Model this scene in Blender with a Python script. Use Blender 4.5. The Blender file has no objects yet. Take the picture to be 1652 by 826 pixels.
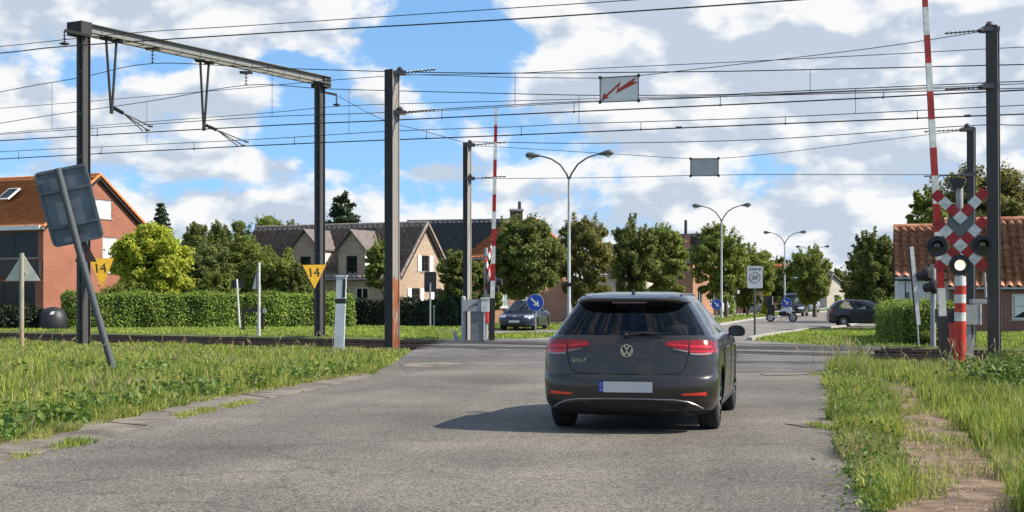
import bpy, bmesh, math, random
import numpy as np
from mathutils import Vector, Matrix

# ---------------------------------------------------------------- camera / world / sun / exposure
sc = bpy.context.scene
C = sc.collection
F, HC, YH, CX = 2300.0, 1.36, 484.0, 826.0      # focal length (px), eye height, horizon row, centre column of the 1652 px frame
R = math.radians

cam = bpy.data.cameras.new('camera')
camo = bpy.data.objects.new('camera', cam)
C.objects.link(camo)
camo.location = (0, 0, HC)
camo.rotation_euler = (R(90), 0, 0)
cam.sensor_width = 36.0
cam.lens = 36.0 * F / 1652.0
cam.shift_y = 71.0 / 1652.0
cam.clip_start = 0.1
cam.clip_end = 4000
sc.camera = camo

SUN_EL, SUN_AZ = R(41), R(100)                    # azimuth from +Y towards +X
w = bpy.data.worlds.new('World')
sc.world = w
w.use_nodes = True
w.cycles.sampling_method = 'MANUAL'
w.cycles.sample_map_resolution = 512
wt = w.node_tree
for n in list(wt.nodes):
    wt.nodes.remove(n)


def wn(t, **k):
    n = wt.nodes.new(t)
    for a, b in k.items():
        setattr(n, a, b)
    return n


def wm(op, a, b=None, c=None, clamp=False):
    n = wn('ShaderNodeMath', operation=op, use_clamp=clamp)
    for i, v in enumerate((a, b, c)):
        if v is None:
            continue
        if isinstance(v, (int, float)):
            n.inputs[i].default_value = v
        else:
            wt.links.new(v, n.inputs[i])
    return n.outputs[0]


sky = wn('ShaderNodeTexSky', sky_type='NISHITA')
sky.sun_disc = False
sky.sun_elevation = SUN_EL
sky.sun_rotation = SUN_AZ
sky.air_density = 1.0
sky.dust_density = 0.15
sky.ozone_density = 1.6
tc = wn('ShaderNodeTexCoord')
sx = wn('ShaderNodeSeparateXYZ')
wt.links.new(tc.outputs['Generated'], sx.inputs[0])
U = wm('ARCTAN2', sx.outputs[0], sx.outputs[1])
V = wm('ARCSINE', sx.outputs[2])


def cloudnoise(du, dv, scale, detail, rough, dist, ys=1.7, z=0.0):
    cb = wn('ShaderNodeCombineXYZ')
    wt.links.new(wm('ADD', U, du), cb.inputs[0])
    wt.links.new(wm('MULTIPLY', wm('ADD', V, dv), ys), cb.inputs[1])
    cb.inputs[2].default_value = z
    no = wn('ShaderNodeTexNoise')
    no.inputs['Scale'].default_value = scale
    no.inputs['Detail'].default_value = detail
    no.inputs['Roughness'].default_value = rough
    no.inputs['Distortion'].default_value = dist
    wt.links.new(cb.outputs[0], no.inputs['Vector'])
    return no.outputs[0]


# cloud masses: (px, py, half width px, half height px, amount)
CLOUDS = [(250, 15, 320, 60, .34), (30, 140, 60, 45, .26), (350, 160, 85, 45, .28), (170, 210, 90, 45, .26),
          (625, 150, 55, 42, .30), (370, 262, 120, 26, .26), (710, 275, 65, 24, .24), (500, 345, 500, 40, .16),
          (960, 50, 120, 90, .34), (1230, 60, 240, 90, .34), (1520, 110, 220, 120, .32), (1150, 180, 330, 80, .22),
          (1500, 330, 200, 50, .20), (1150, 340, 260, 50, .20),
          (730, 90, 120, 110, -.42), (120, 118, 60, 28, -.36), (270, 105, 55, 28, -.3),
          (500, 200, 50, 60, -.28), (570, 245, 130, 22, -.30), (1300, 275, 280, 24, -.14), (860, 330, 190, 20, -.16),
          (470, 105, 60, 30, -.26), (90, 225, 60, 24, -.22), (440, 300, 180, 14, -.16)]
bias = None
for (px, py, hw, hh, am) in CLOUDS:
    u0 = math.atan((px - CX) / F)
    v0 = math.atan((YH - py) / F * math.cos(u0))
    a = wm('DIVIDE', wm('SUBTRACT', U, u0), hw / F)
    b = wm('DIVIDE', wm('SUBTRACT', V, v0), hh / F)
    r2 = wm('MULTIPLY_ADD', a, a, wm('MULTIPLY', b, b))
    g = wm('EXPONENT', wm('MULTIPLY', r2, -0.7))
    bias = wm('MULTIPLY', g, am) if bias is None else wm('MULTIPLY_ADD', g, am, bias)
n0 = cloudnoise(3.1, 1.7, 16.0, 6.0, 0.57, 0.12)
n1 = cloudnoise(3.1 + 0.010, 1.7 + 0.016, 16.0, 4.0, 0.52, 0.12)
n0s = cloudnoise(3.1, 1.7, 16.0, 4.0, 0.52, 0.12)
nb = cloudnoise(7.7, 4.2, 6.0, 2.0, 0.5, 0.0)
low = wm('MULTIPLY', wm('EXPONENT', wm('MULTIPLY', wm('ABSOLUTE', V), -20.0)), 0.20)
dens = wm('ADD', wm('ADD', wm('ADD', wm('MULTIPLY', wm('SUBTRACT', n0, 0.5), 1.2), bias), low), wm('MULTIPLY', wm('SUBTRACT', nb, 0.5), 0.45))
mr = wn('ShaderNodeMapRange', interpolation_type='SMOOTHERSTEP')
mr.inputs[1].default_value = -0.07
mr.inputs[2].default_value = 0.17
mr.inputs[4].default_value = 0.95
wt.links.new(dens, mr.inputs[0])
mask = mr.outputs[0]
# lit towards the sun (right and above), greyer where thick
lit = wm('MULTIPLY_ADD', wm('SUBTRACT', n0s, n1), 6.0, 0.50)
thick = wm('MULTIPLY', wm('SUBTRACT', dens, 0.14), -0.75)
nd = cloudnoise(1.3, 9.2, 8.0, 4.0, 0.55, 0.2, ys=2.4)
lit = wm('ADD', wm('ADD', lit, thick), wm('MULTIPLY', wm('SUBTRACT', nd, 0.5), 0.8), clamp=True)
cr = wn('ShaderNodeValToRGB')
wt.links.new(lit, cr.inputs[0])
cr.color_ramp.elements[0].position = 0.05
cr.color_ramp.elements[0].color = (0.40, 0.455, 0.53, 1)
cr.color_ramp.elements[1].position = 0.85
cr.color_ramp.elements[1].color = (0.70, 0.695, 0.685, 1)
e = cr.color_ramp.elements.new(0.45)
e.color = (0.54, 0.575, 0.615, 1)
skm = wn('ShaderNodeMix', data_type='RGBA', blend_type='MULTIPLY')
skm.inputs[0].default_value = 1.0
skm.inputs[7].default_value = (0.116, 0.145, 0.158, 1)     # the sky at strength ~0.14
wt.links.new(sky.outputs[0], skm.inputs[6])
va = wn('ShaderNodeVectorMath', operation='MULTIPLY_ADD')      # the bluer sky from a little above the horizon
va.inputs[1].default_value = (1, 1, 0.9)
va.inputs[2].default_value = (0, 0, 0.16)
vn = wn('ShaderNodeVectorMath', operation='NORMALIZE')
wt.links.new(tc.outputs['Generated'], va.inputs[0])
wt.links.new(va.outputs[0], vn.inputs[0])
wt.links.new(vn.outputs[0], sky.inputs[0])
mx = wn('ShaderNodeMix', data_type='RGBA')
wt.links.new(mask, mx.inputs[0])
wt.links.new(skm.outputs[2], mx.inputs[6])
wt.links.new(cr.outputs[0], mx.inputs[7])
bg = wn('ShaderNodeBackground')
bg.inputs[1].default_value = 1.0
wt.links.new(mx.outputs[2], bg.inputs[0])
wo = wn('ShaderNodeOutputWorld')
wt.links.new(bg.outputs[0], wo.inputs[0])

sl = bpy.data.lights.new('sun', 'SUN')
sl.energy = 5.0
sl.angle = R(0.55)
sl.color = (1.0, 0.91, 0.77)
so = bpy.data.objects.new('sun', sl)
C.objects.link(so)
sdir = Vector((math.sin(SUN_AZ) * math.cos(SUN_EL), math.cos(SUN_AZ) * math.cos(SUN_EL), math.sin(SUN_EL)))
so.rotation_euler = sdir.to_track_quat('Z', 'Y').to_euler()
so.location = (60, 0, 60)

vs = sc.view_settings
vs.view_transform = 'Standard'
vs.look = 'None'
vs.exposure = 0.5
vs.gamma = 1.0
vs.use_curve_mapping = False
sc.cycles.max_bounces = 5
sc.cycles.diffuse_bounces = 3
sc.cycles.glossy_bounces = 3
sc.cycles.transmission_bounces = 3
sc.cycles.transparent_max_bounces = 8
sc.cycles.use_denoising = True

# ---------------------------------------------------------------- helpers
random.seed(4)
RNG = np.random.default_rng(11)


def P(px, py, d):
    """frame pixel at depth d -> world point"""
    return Vector(((px - CX) / F * d, d, HC - (py - YH) / F * d))


def G(px, py):
    d = F * HC / (py - YH)
    return Vector(((px - CX) / F * d, d, 0.0))


def XY(px, d):
    return Vector(((px - CX) / F * d, d, 0.0))


TA = R(31)
TD = Vector((math.cos(TA), -math.sin(TA), 0))     # along the tracks, to the right
ND = Vector((math.sin(TA), math.cos(TA), 0))      # across the tracks, away
N1, N2 = 34.7, 38.9                               # track centre lines


def TN(t, n, z=0.0):
    v = TD * t + ND * n
    v.z = z
    return v


def plane_d(px, n):
    k = (px - CX) / F
    return n / (ND.x * k + ND.y)


MATS = {}


def nd_(nt, t, **k):
    n = nt.nodes.new(t)
    for a, b in k.items():
        setattr(n, a, b)
    return n


def mat(name, col, rough=0.6, metal=0.0, var=0.0, scale=4.0, bump=0.0, bscale=None, col2=None, spec=0.5, coat=0.0,
        emis=0.0, emiscol=None, trans=0.0, island=0.0, detail=5.0, stretch=None):
    """procedural Principled material: noise-mixed base colour, fine bump, optional per-island variation"""
    if name in MATS:
        return MATS[name]
    m = bpy.data.materials.new(name)
    m.use_nodes = True
    nt = m.node_tree
    b = nt.nodes['Principled BSDF']
    out = nt.nodes['Material Output']
    b.inputs['Roughness'].default_value = rough
    b.inputs['Metallic'].default_value = metal
    b.inputs['Specular IOR Level'].default_value = spec
    b.inputs['Coat Weight'].default_value = coat
    b.inputs['Coat Roughness'].default_value = 0.04
    c = tuple(col) + (1,)
    b.inputs['Base Color'].default_value = c
    tcn = nd_(nt, 'ShaderNodeTexCoord')
    vec = tcn.outputs['Object']
    if stretch:
        mp = nd_(nt, 'ShaderNodeMapping')
        mp.inputs['Scale'].default_value = stretch
        nt.links.new(vec, mp.inputs[0])
        vec = mp.outputs[0]
    colout = None
    if var > 0 or col2:
        no = nd_(nt, 'ShaderNodeTexNoise')
        no.inputs['Scale'].default_value = scale
        no.inputs['Detail'].default_value = detail
        no.inputs['Roughness'].default_value = 0.6
        nt.links.new(vec, no.inputs['Vector'])
        r = nd_(nt, 'ShaderNodeValToRGB')
        r.color_ramp.elements[0].position = 0.36
        r.color_ramp.elements[1].position = 0.64
        lo = tuple(max(0, x * (1 - var)) for x in col)
        hi = tuple(x * (1 + var) for x in col) if col2 is None else tuple(col2)
        r.color_ramp.elements[0].color = lo + (1,)
        r.color_ramp.elements[1].color = hi + (1,)
        nt.links.new(no.outputs[0], r.inputs[0])
        colout = r.outputs[0]
    if island > 0:
        ge = nd_(nt, 'ShaderNodeNewGeometry')
        hs = nd_(nt, 'ShaderNodeHueSaturation')
        mr_ = nd_(nt, 'ShaderNodeMapRange')
        mr_.inputs[3].default_value = 1 - island
        mr_.inputs[4].default_value = 1 + island
        nt.links.new(ge.outputs['Random Per Island'], mr_.inputs[0])
        nt.links.new(mr_.outputs[0], hs.inputs['Value'])
        mh = nd_(nt, 'ShaderNodeMapRange')
        mh.inputs[3].default_value = 0.5 + 0.035 * min(1, island * 2)
        mh.inputs[4].default_value = 0.5 - 0.03 * min(1, island * 2)
        nt.links.new(ge.outputs['Random Per Island'], mh.inputs[0])
        nt.links.new(mh.outputs[0], hs.inputs['Hue'])
        if colout:
            nt.links.new(colout, hs.inputs['Color'])
        else:
            hs.inputs['Color'].default_value = c
        colout = hs.outputs[0]
    if colout:
        nt.links.new(colout, b.inputs['Base Color'])
    if bump > 0:
        nb_ = nd_(nt, 'ShaderNodeTexNoise')
        nb_.inputs['Scale'].default_value = bscale or scale * 6
        nb_.inputs['Detail'].default_value = 4
        nt.links.new(vec, nb_.inputs['Vector'])
        bp = nd_(nt, 'ShaderNodeBump')
        bp.inputs['Strength'].default_value = min(1, bump)
        bp.inputs['Distance'].default_value = 0.02
        nt.links.new(nb_.outputs[0], bp.inputs['Height'])
        nt.links.new(bp.outputs[0], b.inputs['Normal'])
    if emis > 0:
        b.inputs['Emission Color'].default_value = tuple(emiscol or col) + (1,)
        b.inputs['Emission Strength'].default_value = emis
    if trans > 0:
        tr = nd_(nt, 'ShaderNodeBsdfTranslucent')
        ms = nd_(nt, 'ShaderNodeMixShader')
        ms.inputs[0].default_value = trans
        if colout:
            nt.links.new(colout, tr.inputs[0])
        else:
            tr.inputs[0].default_value = c
        nt.links.new(b.outputs[0], ms.inputs[1])
        nt.links.new(tr.outputs[0], ms.inputs[2])
        nt.links.new(ms.outputs[0], out.inputs[0])
    MATS[name] = m
    return m


def glassmat(name, tint, refl=0.08):
    if name in MATS:
        return MATS[name]
    m = bpy.data.materials.new(name)
    m.use_nodes = True
    nt = m.node_tree
    nt.nodes.remove(nt.nodes['Principled BSDF'])
    out = nt.nodes['Material Output']
    tr = nd_(nt, 'ShaderNodeBsdfTransparent')
    tr.inputs[0].default_value = tuple(tint) + (1,)
    gl = nd_(nt, 'ShaderNodeBsdfGlossy')
    gl.inputs['Roughness'].default_value = 0.03
    lw = nd_(nt, 'ShaderNodeFresnel')
    lw.inputs[0].default_value = 1.5
    ad = nd_(nt, 'ShaderNodeMath', operation='ADD', use_clamp=True)
    ad.inputs[1].default_value = refl
    nt.links.new(lw.outputs[0], ad.inputs[0])
    ms = nd_(nt, 'ShaderNodeMixShader')
    nt.links.new(ad.outputs[0], ms.inputs[0])
    nt.links.new(tr.outputs[0], ms.inputs[1])
    nt.links.new(gl.outputs[0], ms.inputs[2])
    nt.links.new(ms.outputs[0], out.inputs[0])
    MATS[name] = m
    return m


class MB:
    """collects faces; build() links them as one mesh object"""

    def __init__(self):
        self.v, self.f, self.m = [], [], []

    def add(self, vs_, fs_, mi=0):
        o = len(self.v)
        self.v += [tuple(x) for x in vs_]
        for f in fs_:
            self.f.append(tuple(i + o for i in f))
            self.m.append(mi)
        return self

    def box(self, c, s, mi=0, M=None):
        cx, cy, cz = c
        hx, hy, hz = s[0] / 2, s[1] / 2, s[2] / 2
        vs_ = [Vector((cx + a * hx, cy + b * hy, cz + d * hz)) for a in (-1, 1) for b in (-1, 1) for d in (-1, 1)]
        if M is not None:
            vs_ = [M @ v for v in vs_]
        return self.add(vs_, [(0, 1, 3, 2), (4, 6, 7, 5), (0, 4, 5, 1), (2, 3, 7, 6), (0, 2, 6, 4), (1, 5, 7, 3)], mi)

    def bar(self, p, q, wx, wz, up=(0, 0, 1), mi=0):
        """rectangular bar from p to q; wx across, wz along up"""
        p, q = Vector(p), Vector(q)
        d = (q - p).normalized()
        up = Vector(up)
        if abs(d.dot(up.normalized())) > 0.98:
            up = Vector((0, 1, 0))
        s = d.cross(up).normalized()
        u = s.cross(d).normalized()
        vs_ = []
        for b in (p, q):
            for (i, j) in ((-1, -1), (1, -1), (1, 1), (-1, 1)):
                vs_.append(b + s * (i * wx / 2) + u * (j * wz / 2))
        return self.add(vs_, [(0, 3, 2, 1), (4, 5, 6, 7), (0, 1, 5, 4), (1, 2, 6, 5), (2, 3, 7, 6), (3, 0, 4, 7)], mi)

    def tube(self, pts, r, n=8, mi=0, cap=True):
        pts = [Vector(p) for p in pts]
        rs = r if isinstance(r, (list, tuple)) else [r] * len(pts)
        d0 = (pts[1] - pts[0]).normalized()
        ref = Vector((0, 0, 1)) if abs(d0.z) < 0.9 else Vector((1, 0, 0))
        s = d0.cross(ref).normalized()
        rings, prev = [], d0
        for i, p in enumerate(pts):
            a = pts[max(0, i - 1)]
            b = pts[min(len(pts) - 1, i + 1)]
            d = (b - a).normalized()
            s = (s - d * s.dot(d)).normalized()
            u = d.cross(s)
            rings.append([p + (s * math.cos(2 * math.pi * k / n) + u * math.sin(2 * math.pi * k / n)) * rs[i] for k in range(n)])
        vs_ = [v for rg in rings for v in rg]
        fs_ = []
        for i in range(len(pts) - 1):
            for k in range(n):
                fs_.append((i * n + k, i * n + (k + 1) % n, (i + 1) * n + (k + 1) % n, (i + 1) * n + k))
        if cap:
            fs_.append(tuple(reversed(range(n))))
            fs_.append(tuple((len(pts) - 1) * n + k for k in range(n)))
        return self.add(vs_, fs_, mi)

    def lathe(self, prof, c=(0, 0, 0), axis=(0, 0, 1), n=16, mi=0, caps=(True, True)):
        """prof: (r, h) along axis from c"""
        ax = Vector(axis).normalized()
        ref = Vector((1, 0, 0)) if abs(ax.x) < 0.9 else Vector((0, 1, 0))
        s = ax.cross(ref).normalized()
        u = ax.cross(s)
        c = Vector(c)
        vs_ = []
        for (r, h) in prof:
            for k in range(n):
                a = 2 * math.pi * k / n
                vs_.append(c + ax * h + (s * math.cos(a) + u * math.sin(a)) * r)
        fs_ = []
        for i in range(len(prof) - 1):
            for k in range(n):
                fs_.append((i * n + k, i * n + (k + 1) % n, (i + 1) * n + (k + 1) % n, (i + 1) * n + k))
        if caps[0]:
            fs_.append(tuple(reversed(range(n))))
        if caps[1]:
            fs_.append(tuple((len(prof) - 1) * n + k for k in range(n)))
        return self.add(vs_, fs_, mi)

    def prism(self, poly, O, A, B, depth, mi=0, miside=None):
        """2D polygon (a,b) on axes A,B at O, extruded by vector depth"""
        O, A, B, D = Vector(O), Vector(A), Vector(B), Vector(depth)
        n = len(poly)
        vs_ = [O + A * a + B * b for a, b in poly] + [O + A * a + B * b + D for a, b in poly]
        self.add(vs_, [tuple(range(n)), tuple(reversed(range(n, 2 * n)))], mi)
        o = len(self.v) - 2 * n
        for k in range(n):
            self.f.append((o + k, o + n + k, o + n + (k + 1) % n, o + (k + 1) % n))
            self.m.append(mi if miside is None else miside)
        return self

    def build(self, name, mats, parent=None, smooth=False, angle=40):
        me = bpy.data.meshes.new(name)
        me.from_pydata(self.v, [], self.f)
        ms = mats if isinstance(mats, (list, tuple)) else [mats]
        for m in ms:
            me.materials.append(m)
        if len(ms) > 1:
            me.polygons.foreach_set('material_index', self.m)
        bm = bmesh.new()
        bm.from_mesh(me)
        bmesh.ops.recalc_face_normals(bm, faces=bm.faces)
        bm.to_mesh(me)
        bm.free()
        if smooth:
            me.polygons.foreach_set('use_smooth', [True] * len(me.polygons))
            try:
                me.set_sharp_from_angle(angle=R(angle))
            except Exception:
                pass
        me.update()
        o = bpy.data.objects.new(name, me)
        C.objects.link(o)
        if parent is not None:
            o.parent = parent
        return o


def arrmesh(name, v, f, mats, parent=None, mi=None, smooth=False):
    """fast mesh from numpy arrays, f is (M,3) or (M,4)"""
    me = bpy.data.meshes.new(name)
    v = np.asarray(v, dtype=np.float32)
    f = np.asarray(f, dtype=np.int32)
    me.vertices.add(len(v))
    me.vertices.foreach_set('co', v.ravel())
    k = f.shape[1]
    me.loops.add(f.size)
    me.loops.foreach_set('vertex_index', f.ravel())
    me.polygons.add(len(f))
    me.polygons.foreach_set('loop_start', np.arange(0, f.size, k, dtype=np.int32))
    try:
        me.polygons.foreach_set('loop_total', np.full(len(f), k, dtype=np.int32))
    except Exception:
        pass
    ms = mats if isinstance(mats, (list, tuple)) else [mats]
    for m in ms:
        me.materials.append(m)
    if mi is not None:
        me.polygons.foreach_set('material_index', np.asarray(mi, dtype=np.int32))
    if smooth:
        me.polygons.foreach_set('use_smooth', np.ones(len(f), dtype=bool))
    me.update(calc_edges=True)
    me.validate()
    o = bpy.data.objects.new(name, me)
    C.objects.link(o)
    if parent is not None:
        o.parent = parent
    return o


def tag(o, label=None, cat=None, group=None, kind=None):
    if label:
        o['label'] = label
    if cat:
        o['category'] = cat
    if group:
        o['group'] = group
    if kind:
        o['kind'] = kind
    return o


def thing(name, label, cat, loc=(0, 0, 0), rz=0.0, group=None):
    o = bpy.data.objects.new(name, None)
    C.objects.link(o)
    o.location = loc
    o.rotation_euler = (0, 0, rz)
    o.empty_display_size = 0.2
    return tag(o, label, cat, group)


def copy_tree(root, loc=None, rz=None, label=None):
    def rec(o, par):
        c = o.copy()
        C.objects.link(c)
        c.parent = par
        for ch in list(kids.get(o.name, [])):
            rec(ch, c)
        return c
    kids = {}
    for o in bpy.data.objects:
        if o.parent is not None:
            kids.setdefault(o.parent.name, []).append(o)
    c = rec(root, None)
    if loc is not None:
        c.location = loc
    if rz is not None:
        c.rotation_euler = (0, 0, rz)
    if label:
        c['label'] = label
    return c


def struct(o):
    o['kind'] = 'structure'
    return o


def textmesh(s, size, depth=0.004, name='lettering', mats=None, parent=None, M=None, space=1.0):
    """flat lettering in the local XY plane, centred, transformed by M"""
    cu = bpy.data.curves.new('tmp_text', 'FONT')
    cu.body = s
    cu.size = size
    cu.extrude = depth
    cu.align_x = 'CENTER'
    cu.align_y = 'CENTER'
    cu.space_character = space
    cu.resolution_u = 3
    t = bpy.data.objects.new('tmp_text', cu)
    C.objects.link(t)
    bpy.context.view_layer.update()
    dg = bpy.context.evaluated_depsgraph_get()
    me = bpy.data.meshes.new_from_object(t.evaluated_get(dg))
    bpy.data.objects.remove(t)
    bpy.data.curves.remove(cu)
    me.name = name
    me.materials.clear()
    me.materials.append(mats)
    if M is not None:
        me.transform(M)
    o = bpy.data.objects.new(name, me)
    C.objects.link(o)
    if parent is not None:
        o.parent = parent
    return o


def frame_mat(O, A, B):
    """matrix that takes local X to A, Y to B, Z to AxB at O"""
    A, B = Vector(A).normalized(), Vector(B).normalized()
    N = A.cross(B)
    return Matrix(((A.x, B.x, N.x, O[0]), (A.y, B.y, N.y, O[1]), (A.z, B.z, N.z, O[2]), (0, 0, 0, 1)))

# ---------------------------------------------------------------- the setting: ground, track bed, roads
def asphalt(name, c, speck=0.35, sc_=55.0, patch=0.25, crack=0.75):
    m = bpy.data.materials.new(name)
    m.use_nodes = True
    nt = m.node_tree
    b = nt.nodes['Principled BSDF']
    b.inputs['Roughness'].default_value = 0.86
    b.inputs['Specular IOR Level'].default_value = 0.35
    tcn = nd_(nt, 'ShaderNodeTexCoord')
    vo = nd_(nt, 'ShaderNodeTexVoronoi')
    vo.inputs['Scale'].default_value = sc_
    n1_ = nd_(nt, 'ShaderNodeTexNoise')
    n1_.inputs['Scale'].default_value = 0.45
    n1_.inputs['Detail'].default_value = 7
    n1_.inputs['Roughness'].default_value = 0.62
    n2_ = nd_(nt, 'ShaderNodeTexNoise')
    n2_.inputs['Scale'].default_value = 24.0
    n2_.inputs['Detail'].default_value = 6
    n2_.inputs['Roughness'].default_value = 0.75
    mp = nd_(nt, 'ShaderNodeMapping')
    mp.vector_type = 'TEXTURE'
    mp.inputs['Scale'].default_value = (0.8, 9.0, 1.0)          # long streaks along the driving direction
    mp.inputs['Rotation'].default_value = (0, 0, R(-10))
    nt.links.new(tcn.outputs['Object'], mp.inputs[0])
    nt.links.new(mp.outputs[0], n1_.inputs['Vector'])
    for n in (vo, n2_):
        nt.links.new(tcn.outputs['Object'], n.inputs['Vector'])
    hv = nd_(nt, 'ShaderNodeSeparateColor')
    nt.links.new(vo.outputs['Color'], hv.inputs[0])
    r1 = nd_(nt, 'ShaderNodeMapRange')
    r1.inputs[3].default_value = 1 - speck
    r1.inputs[4].default_value = 1 + speck
    nt.links.new(hv.outputs[0], r1.inputs[0])
    r2 = nd_(nt, 'ShaderNodeMapRange')
    r2.inputs[1].default_value = 0.3
    r2.inputs[2].default_value = 0.7
    r2.inputs[3].default_value = 1 - patch
    r2.inputs[4].default_value = 1 + patch
    nt.links.new(n1_.outputs[0], r2.inputs[0])
    r3 = nd_(nt, 'ShaderNodeMapRange')
    r3.inputs[1].default_value = 0.25
    r3.inputs[2].default_value = 0.75
    r3.inputs[3].default_value = 0.72
    r3.inputs[4].default_value = 1.28
    nt.links.new(n2_.outputs[0], r3.inputs[0])
    mu = nd_(nt, 'ShaderNodeMath', operation='MULTIPLY')
    mu2 = nd_(nt, 'ShaderNodeMath', operation='MULTIPLY')
    nt.links.new(r1.outputs[0], mu.inputs[0])
    nt.links.new(r2.outputs[0], mu.inputs[1])
    nt.links.new(mu.outputs[0], mu2.inputs[0])
    nt.links.new(r3.outputs[0], mu2.inputs[1])
    # blotches and fine wandering cracks
    n4 = nd_(nt, 'ShaderNodeTexNoise')
    n4.inputs['Scale'].default_value = 0.35
    n4.inputs['Detail'].default_value = 8
    n4.inputs['Roughness'].default_value = 0.6
    nt.links.new(tcn.outputs['Object'], n4.inputs['Vector'])
    r4 = nd_(nt, 'ShaderNodeMapRange')
    r4.inputs[1].default_value = 0.35
    r4.inputs[2].default_value = 0.65
    r4.inputs[3].default_value = 0.72
    r4.inputs[4].default_value = 1.2
    nt.links.new(n4.outputs[0], r4.inputs[0])
    mu3 = nd_(nt, 'ShaderNodeMath', operation='MULTIPLY')
    nt.links.new(mu2.outputs[0], mu3.inputs[0])
    nt.links.new(r4.outputs[0], mu3.inputs[1])
    n5 = nd_(nt, 'ShaderNodeTexNoise')
    n5.inputs['Scale'].default_value = 1.1
    n5.inputs['Detail'].default_value = 5
    nt.links.new(tcn.outputs['Object'], n5.inputs['Vector'])
    vm_ = nd_(nt, 'ShaderNodeVectorMath', operation='MULTIPLY_ADD')
    vm_.inputs[1].default_value = (1.6, 1.6, 0)
    nt.links.new(n5.outputs['Color'], vm_.inputs[0])
    nt.links.new(tcn.outputs['Object'], vm_.inputs[2])
    v2_ = nd_(nt, 'ShaderNodeTexVoronoi', feature='DISTANCE_TO_EDGE')
    v2_.inputs['Scale'].default_value = 0.33
    nt.links.new(vm_.outputs[0], v2_.inputs['Vector'])
    r5 = nd_(nt, 'ShaderNodeMapRange')
    r5.inputs[1].default_value = 0.002
    r5.inputs[2].default_value = 0.009
    r5.inputs[3].default_value = crack
    r5.inputs[4].default_value = 1.0
    nt.links.new(v2_.outputs['Distance'], r5.inputs[0])
    mu4 = nd_(nt, 'ShaderNodeMath', operation='MULTIPLY')
    nt.links.new(mu3.outputs[0], mu4.inputs[0])
    nt.links.new(r5.outputs[0], mu4.inputs[1])
    hs = nd_(nt, 'ShaderNodeHueSaturation')
    hs.inputs['Color'].default_value = tuple(c) + (1,)
    nt.links.new(mu4.outputs[0], hs.inputs['Value'])
    nt.links.new(hs.outputs[0], b.inputs['Base Color'])
    bp = nd_(nt, 'ShaderNodeBump')
    bp.inputs['Strength'].default_value = 0.5
    bp.inputs['Distance'].default_value = 0.006
    nt.links.new(vo.outputs['Distance'], bp.inputs['Height'])
    nt.links.new(bp.outputs[0], b.inputs['Normal'])
    return m


M_asph = asphalt('asphalt', (0.155, 0.138, 0.116), speck=.62, sc_=75.0, patch=.26)
M_asph2 = asphalt('asphalt_worn', (0.138, 0.126, 0.114), patch=0.3, speck=.5, crack=.5)
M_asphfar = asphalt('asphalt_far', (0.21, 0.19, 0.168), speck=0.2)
M_conc = mat('concrete', (0.172, 0.148, 0.115), 0.9, var=0.42, scale=1.7, bump=0.5, bscale=60, detail=9)
M_kerb = mat('kerb_concrete', (0.36, 0.34, 0.31), 0.9, var=0.2, scale=3, bump=0.3, bscale=40)
M_soil = mat('grass_soil', (0.055, 0.085, 0.018), 0.95, col2=(0.12, 0.15, 0.04), scale=1.3, bump=0.8, bscale=30, detail=9)
M_dirt = mat('dirt', (0.11, 0.07, 0.046), 0.95, col2=(0.27, 0.18, 0.12), scale=3.2, bump=0.8, bscale=45, detail=9)
M_ball = mat('ballast_stone', (0.05, 0.038, 0.03), 0.95, col2=(0.17, 0.13, 0.105), scale=14, bump=1.0, bscale=18, detail=3)
M_sleeper = mat('sleeper_concrete', (0.2, 0.175, 0.15), 0.9, var=0.3, scale=5, bump=0.3)
M_rail = mat('rail_steel', (0.10, 0.06, 0.04), 0.6, 0.5, var=0.3, scale=6, bump=0.2)
M_railtop = mat('rail_head', (0.42, 0.40, 0.38), 0.32, 0.9)
M_panel = mat('crossing_rubber', (0.045, 0.042, 0.04), 0.8, var=0.35, scale=2.5, bump=0.5, bscale=50, detail=8)
M_panel2 = asphalt('crossing_asphalt', (0.135, 0.126, 0.118), patch=0.4)

# ground: one sheet with the shallow track trench
g = MB()
ns_ = [-500, 31.3, 31.9, 41.3, 41.9, 2500]
zs_ = [0, 0, -0.22, -0.22, 0, 0]
ts_ = [-1500, -300, -100, -20, 60, 300, 1500]
vs0 = [TN(t, n, z) for n, z in zip(ns_, zs_) for t in ts_]
nt_ = len(ts_)
g.add(vs0, [(i * nt_ + j, i * nt_ + j + 1, (i + 1) * nt_ + j + 1, (i + 1) * nt_ + j) for i in range(len(ns_) - 1) for j in range(nt_ - 1)])
struct(g.build('ground', M_soil))

g = MB()
g.add([TN(-220, 31.75, -0.165), TN(220, 31.75, -0.165), TN(220, 41.45, -0.165), TN(-220, 41.45, -0.165)], [(0, 1, 2, 3)])
struct(g.build('ballast', M_ball))
# loose ballast stones along the visible bed
nst = 5200
tt = np.concatenate([RNG.uniform(-48, -21, nst * 2 // 3), RNG.uniform(-14, 0, nst // 3)])
nn = RNG.uniform(31.9, 41.3, len(tt))
rr = RNG.uniform(0.025, 0.06, len(tt))
base = np.array([[1, 0, 0], [-.6, .8, 0], [-.6, -.8, 0], [0, 0, .9]])
vv = np.zeros((len(tt), 4, 3))
an = RNG.uniform(0, 6.28, len(tt))
for k in range(4):
    bx_, by_, bz_ = base[k]
    x_ = (bx_ * np.cos(an) - by_ * np.sin(an)) * rr
    y_ = (bx_ * np.sin(an) + by_ * np.cos(an)) * rr
    vv[:, k, 0] = TD.x * tt + ND.x * nn + x_
    vv[:, k, 1] = TD.y * tt + ND.y * nn + y_
    vv[:, k, 2] = -0.168 + bz_ * rr * 1.1
ii = np.arange(len(tt))[:, None] * 4
ff = np.concatenate([ii + np.array([0, 1, 3]), ii + np.array([1, 2, 3]), ii + np.array([2, 0, 3])])
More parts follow.
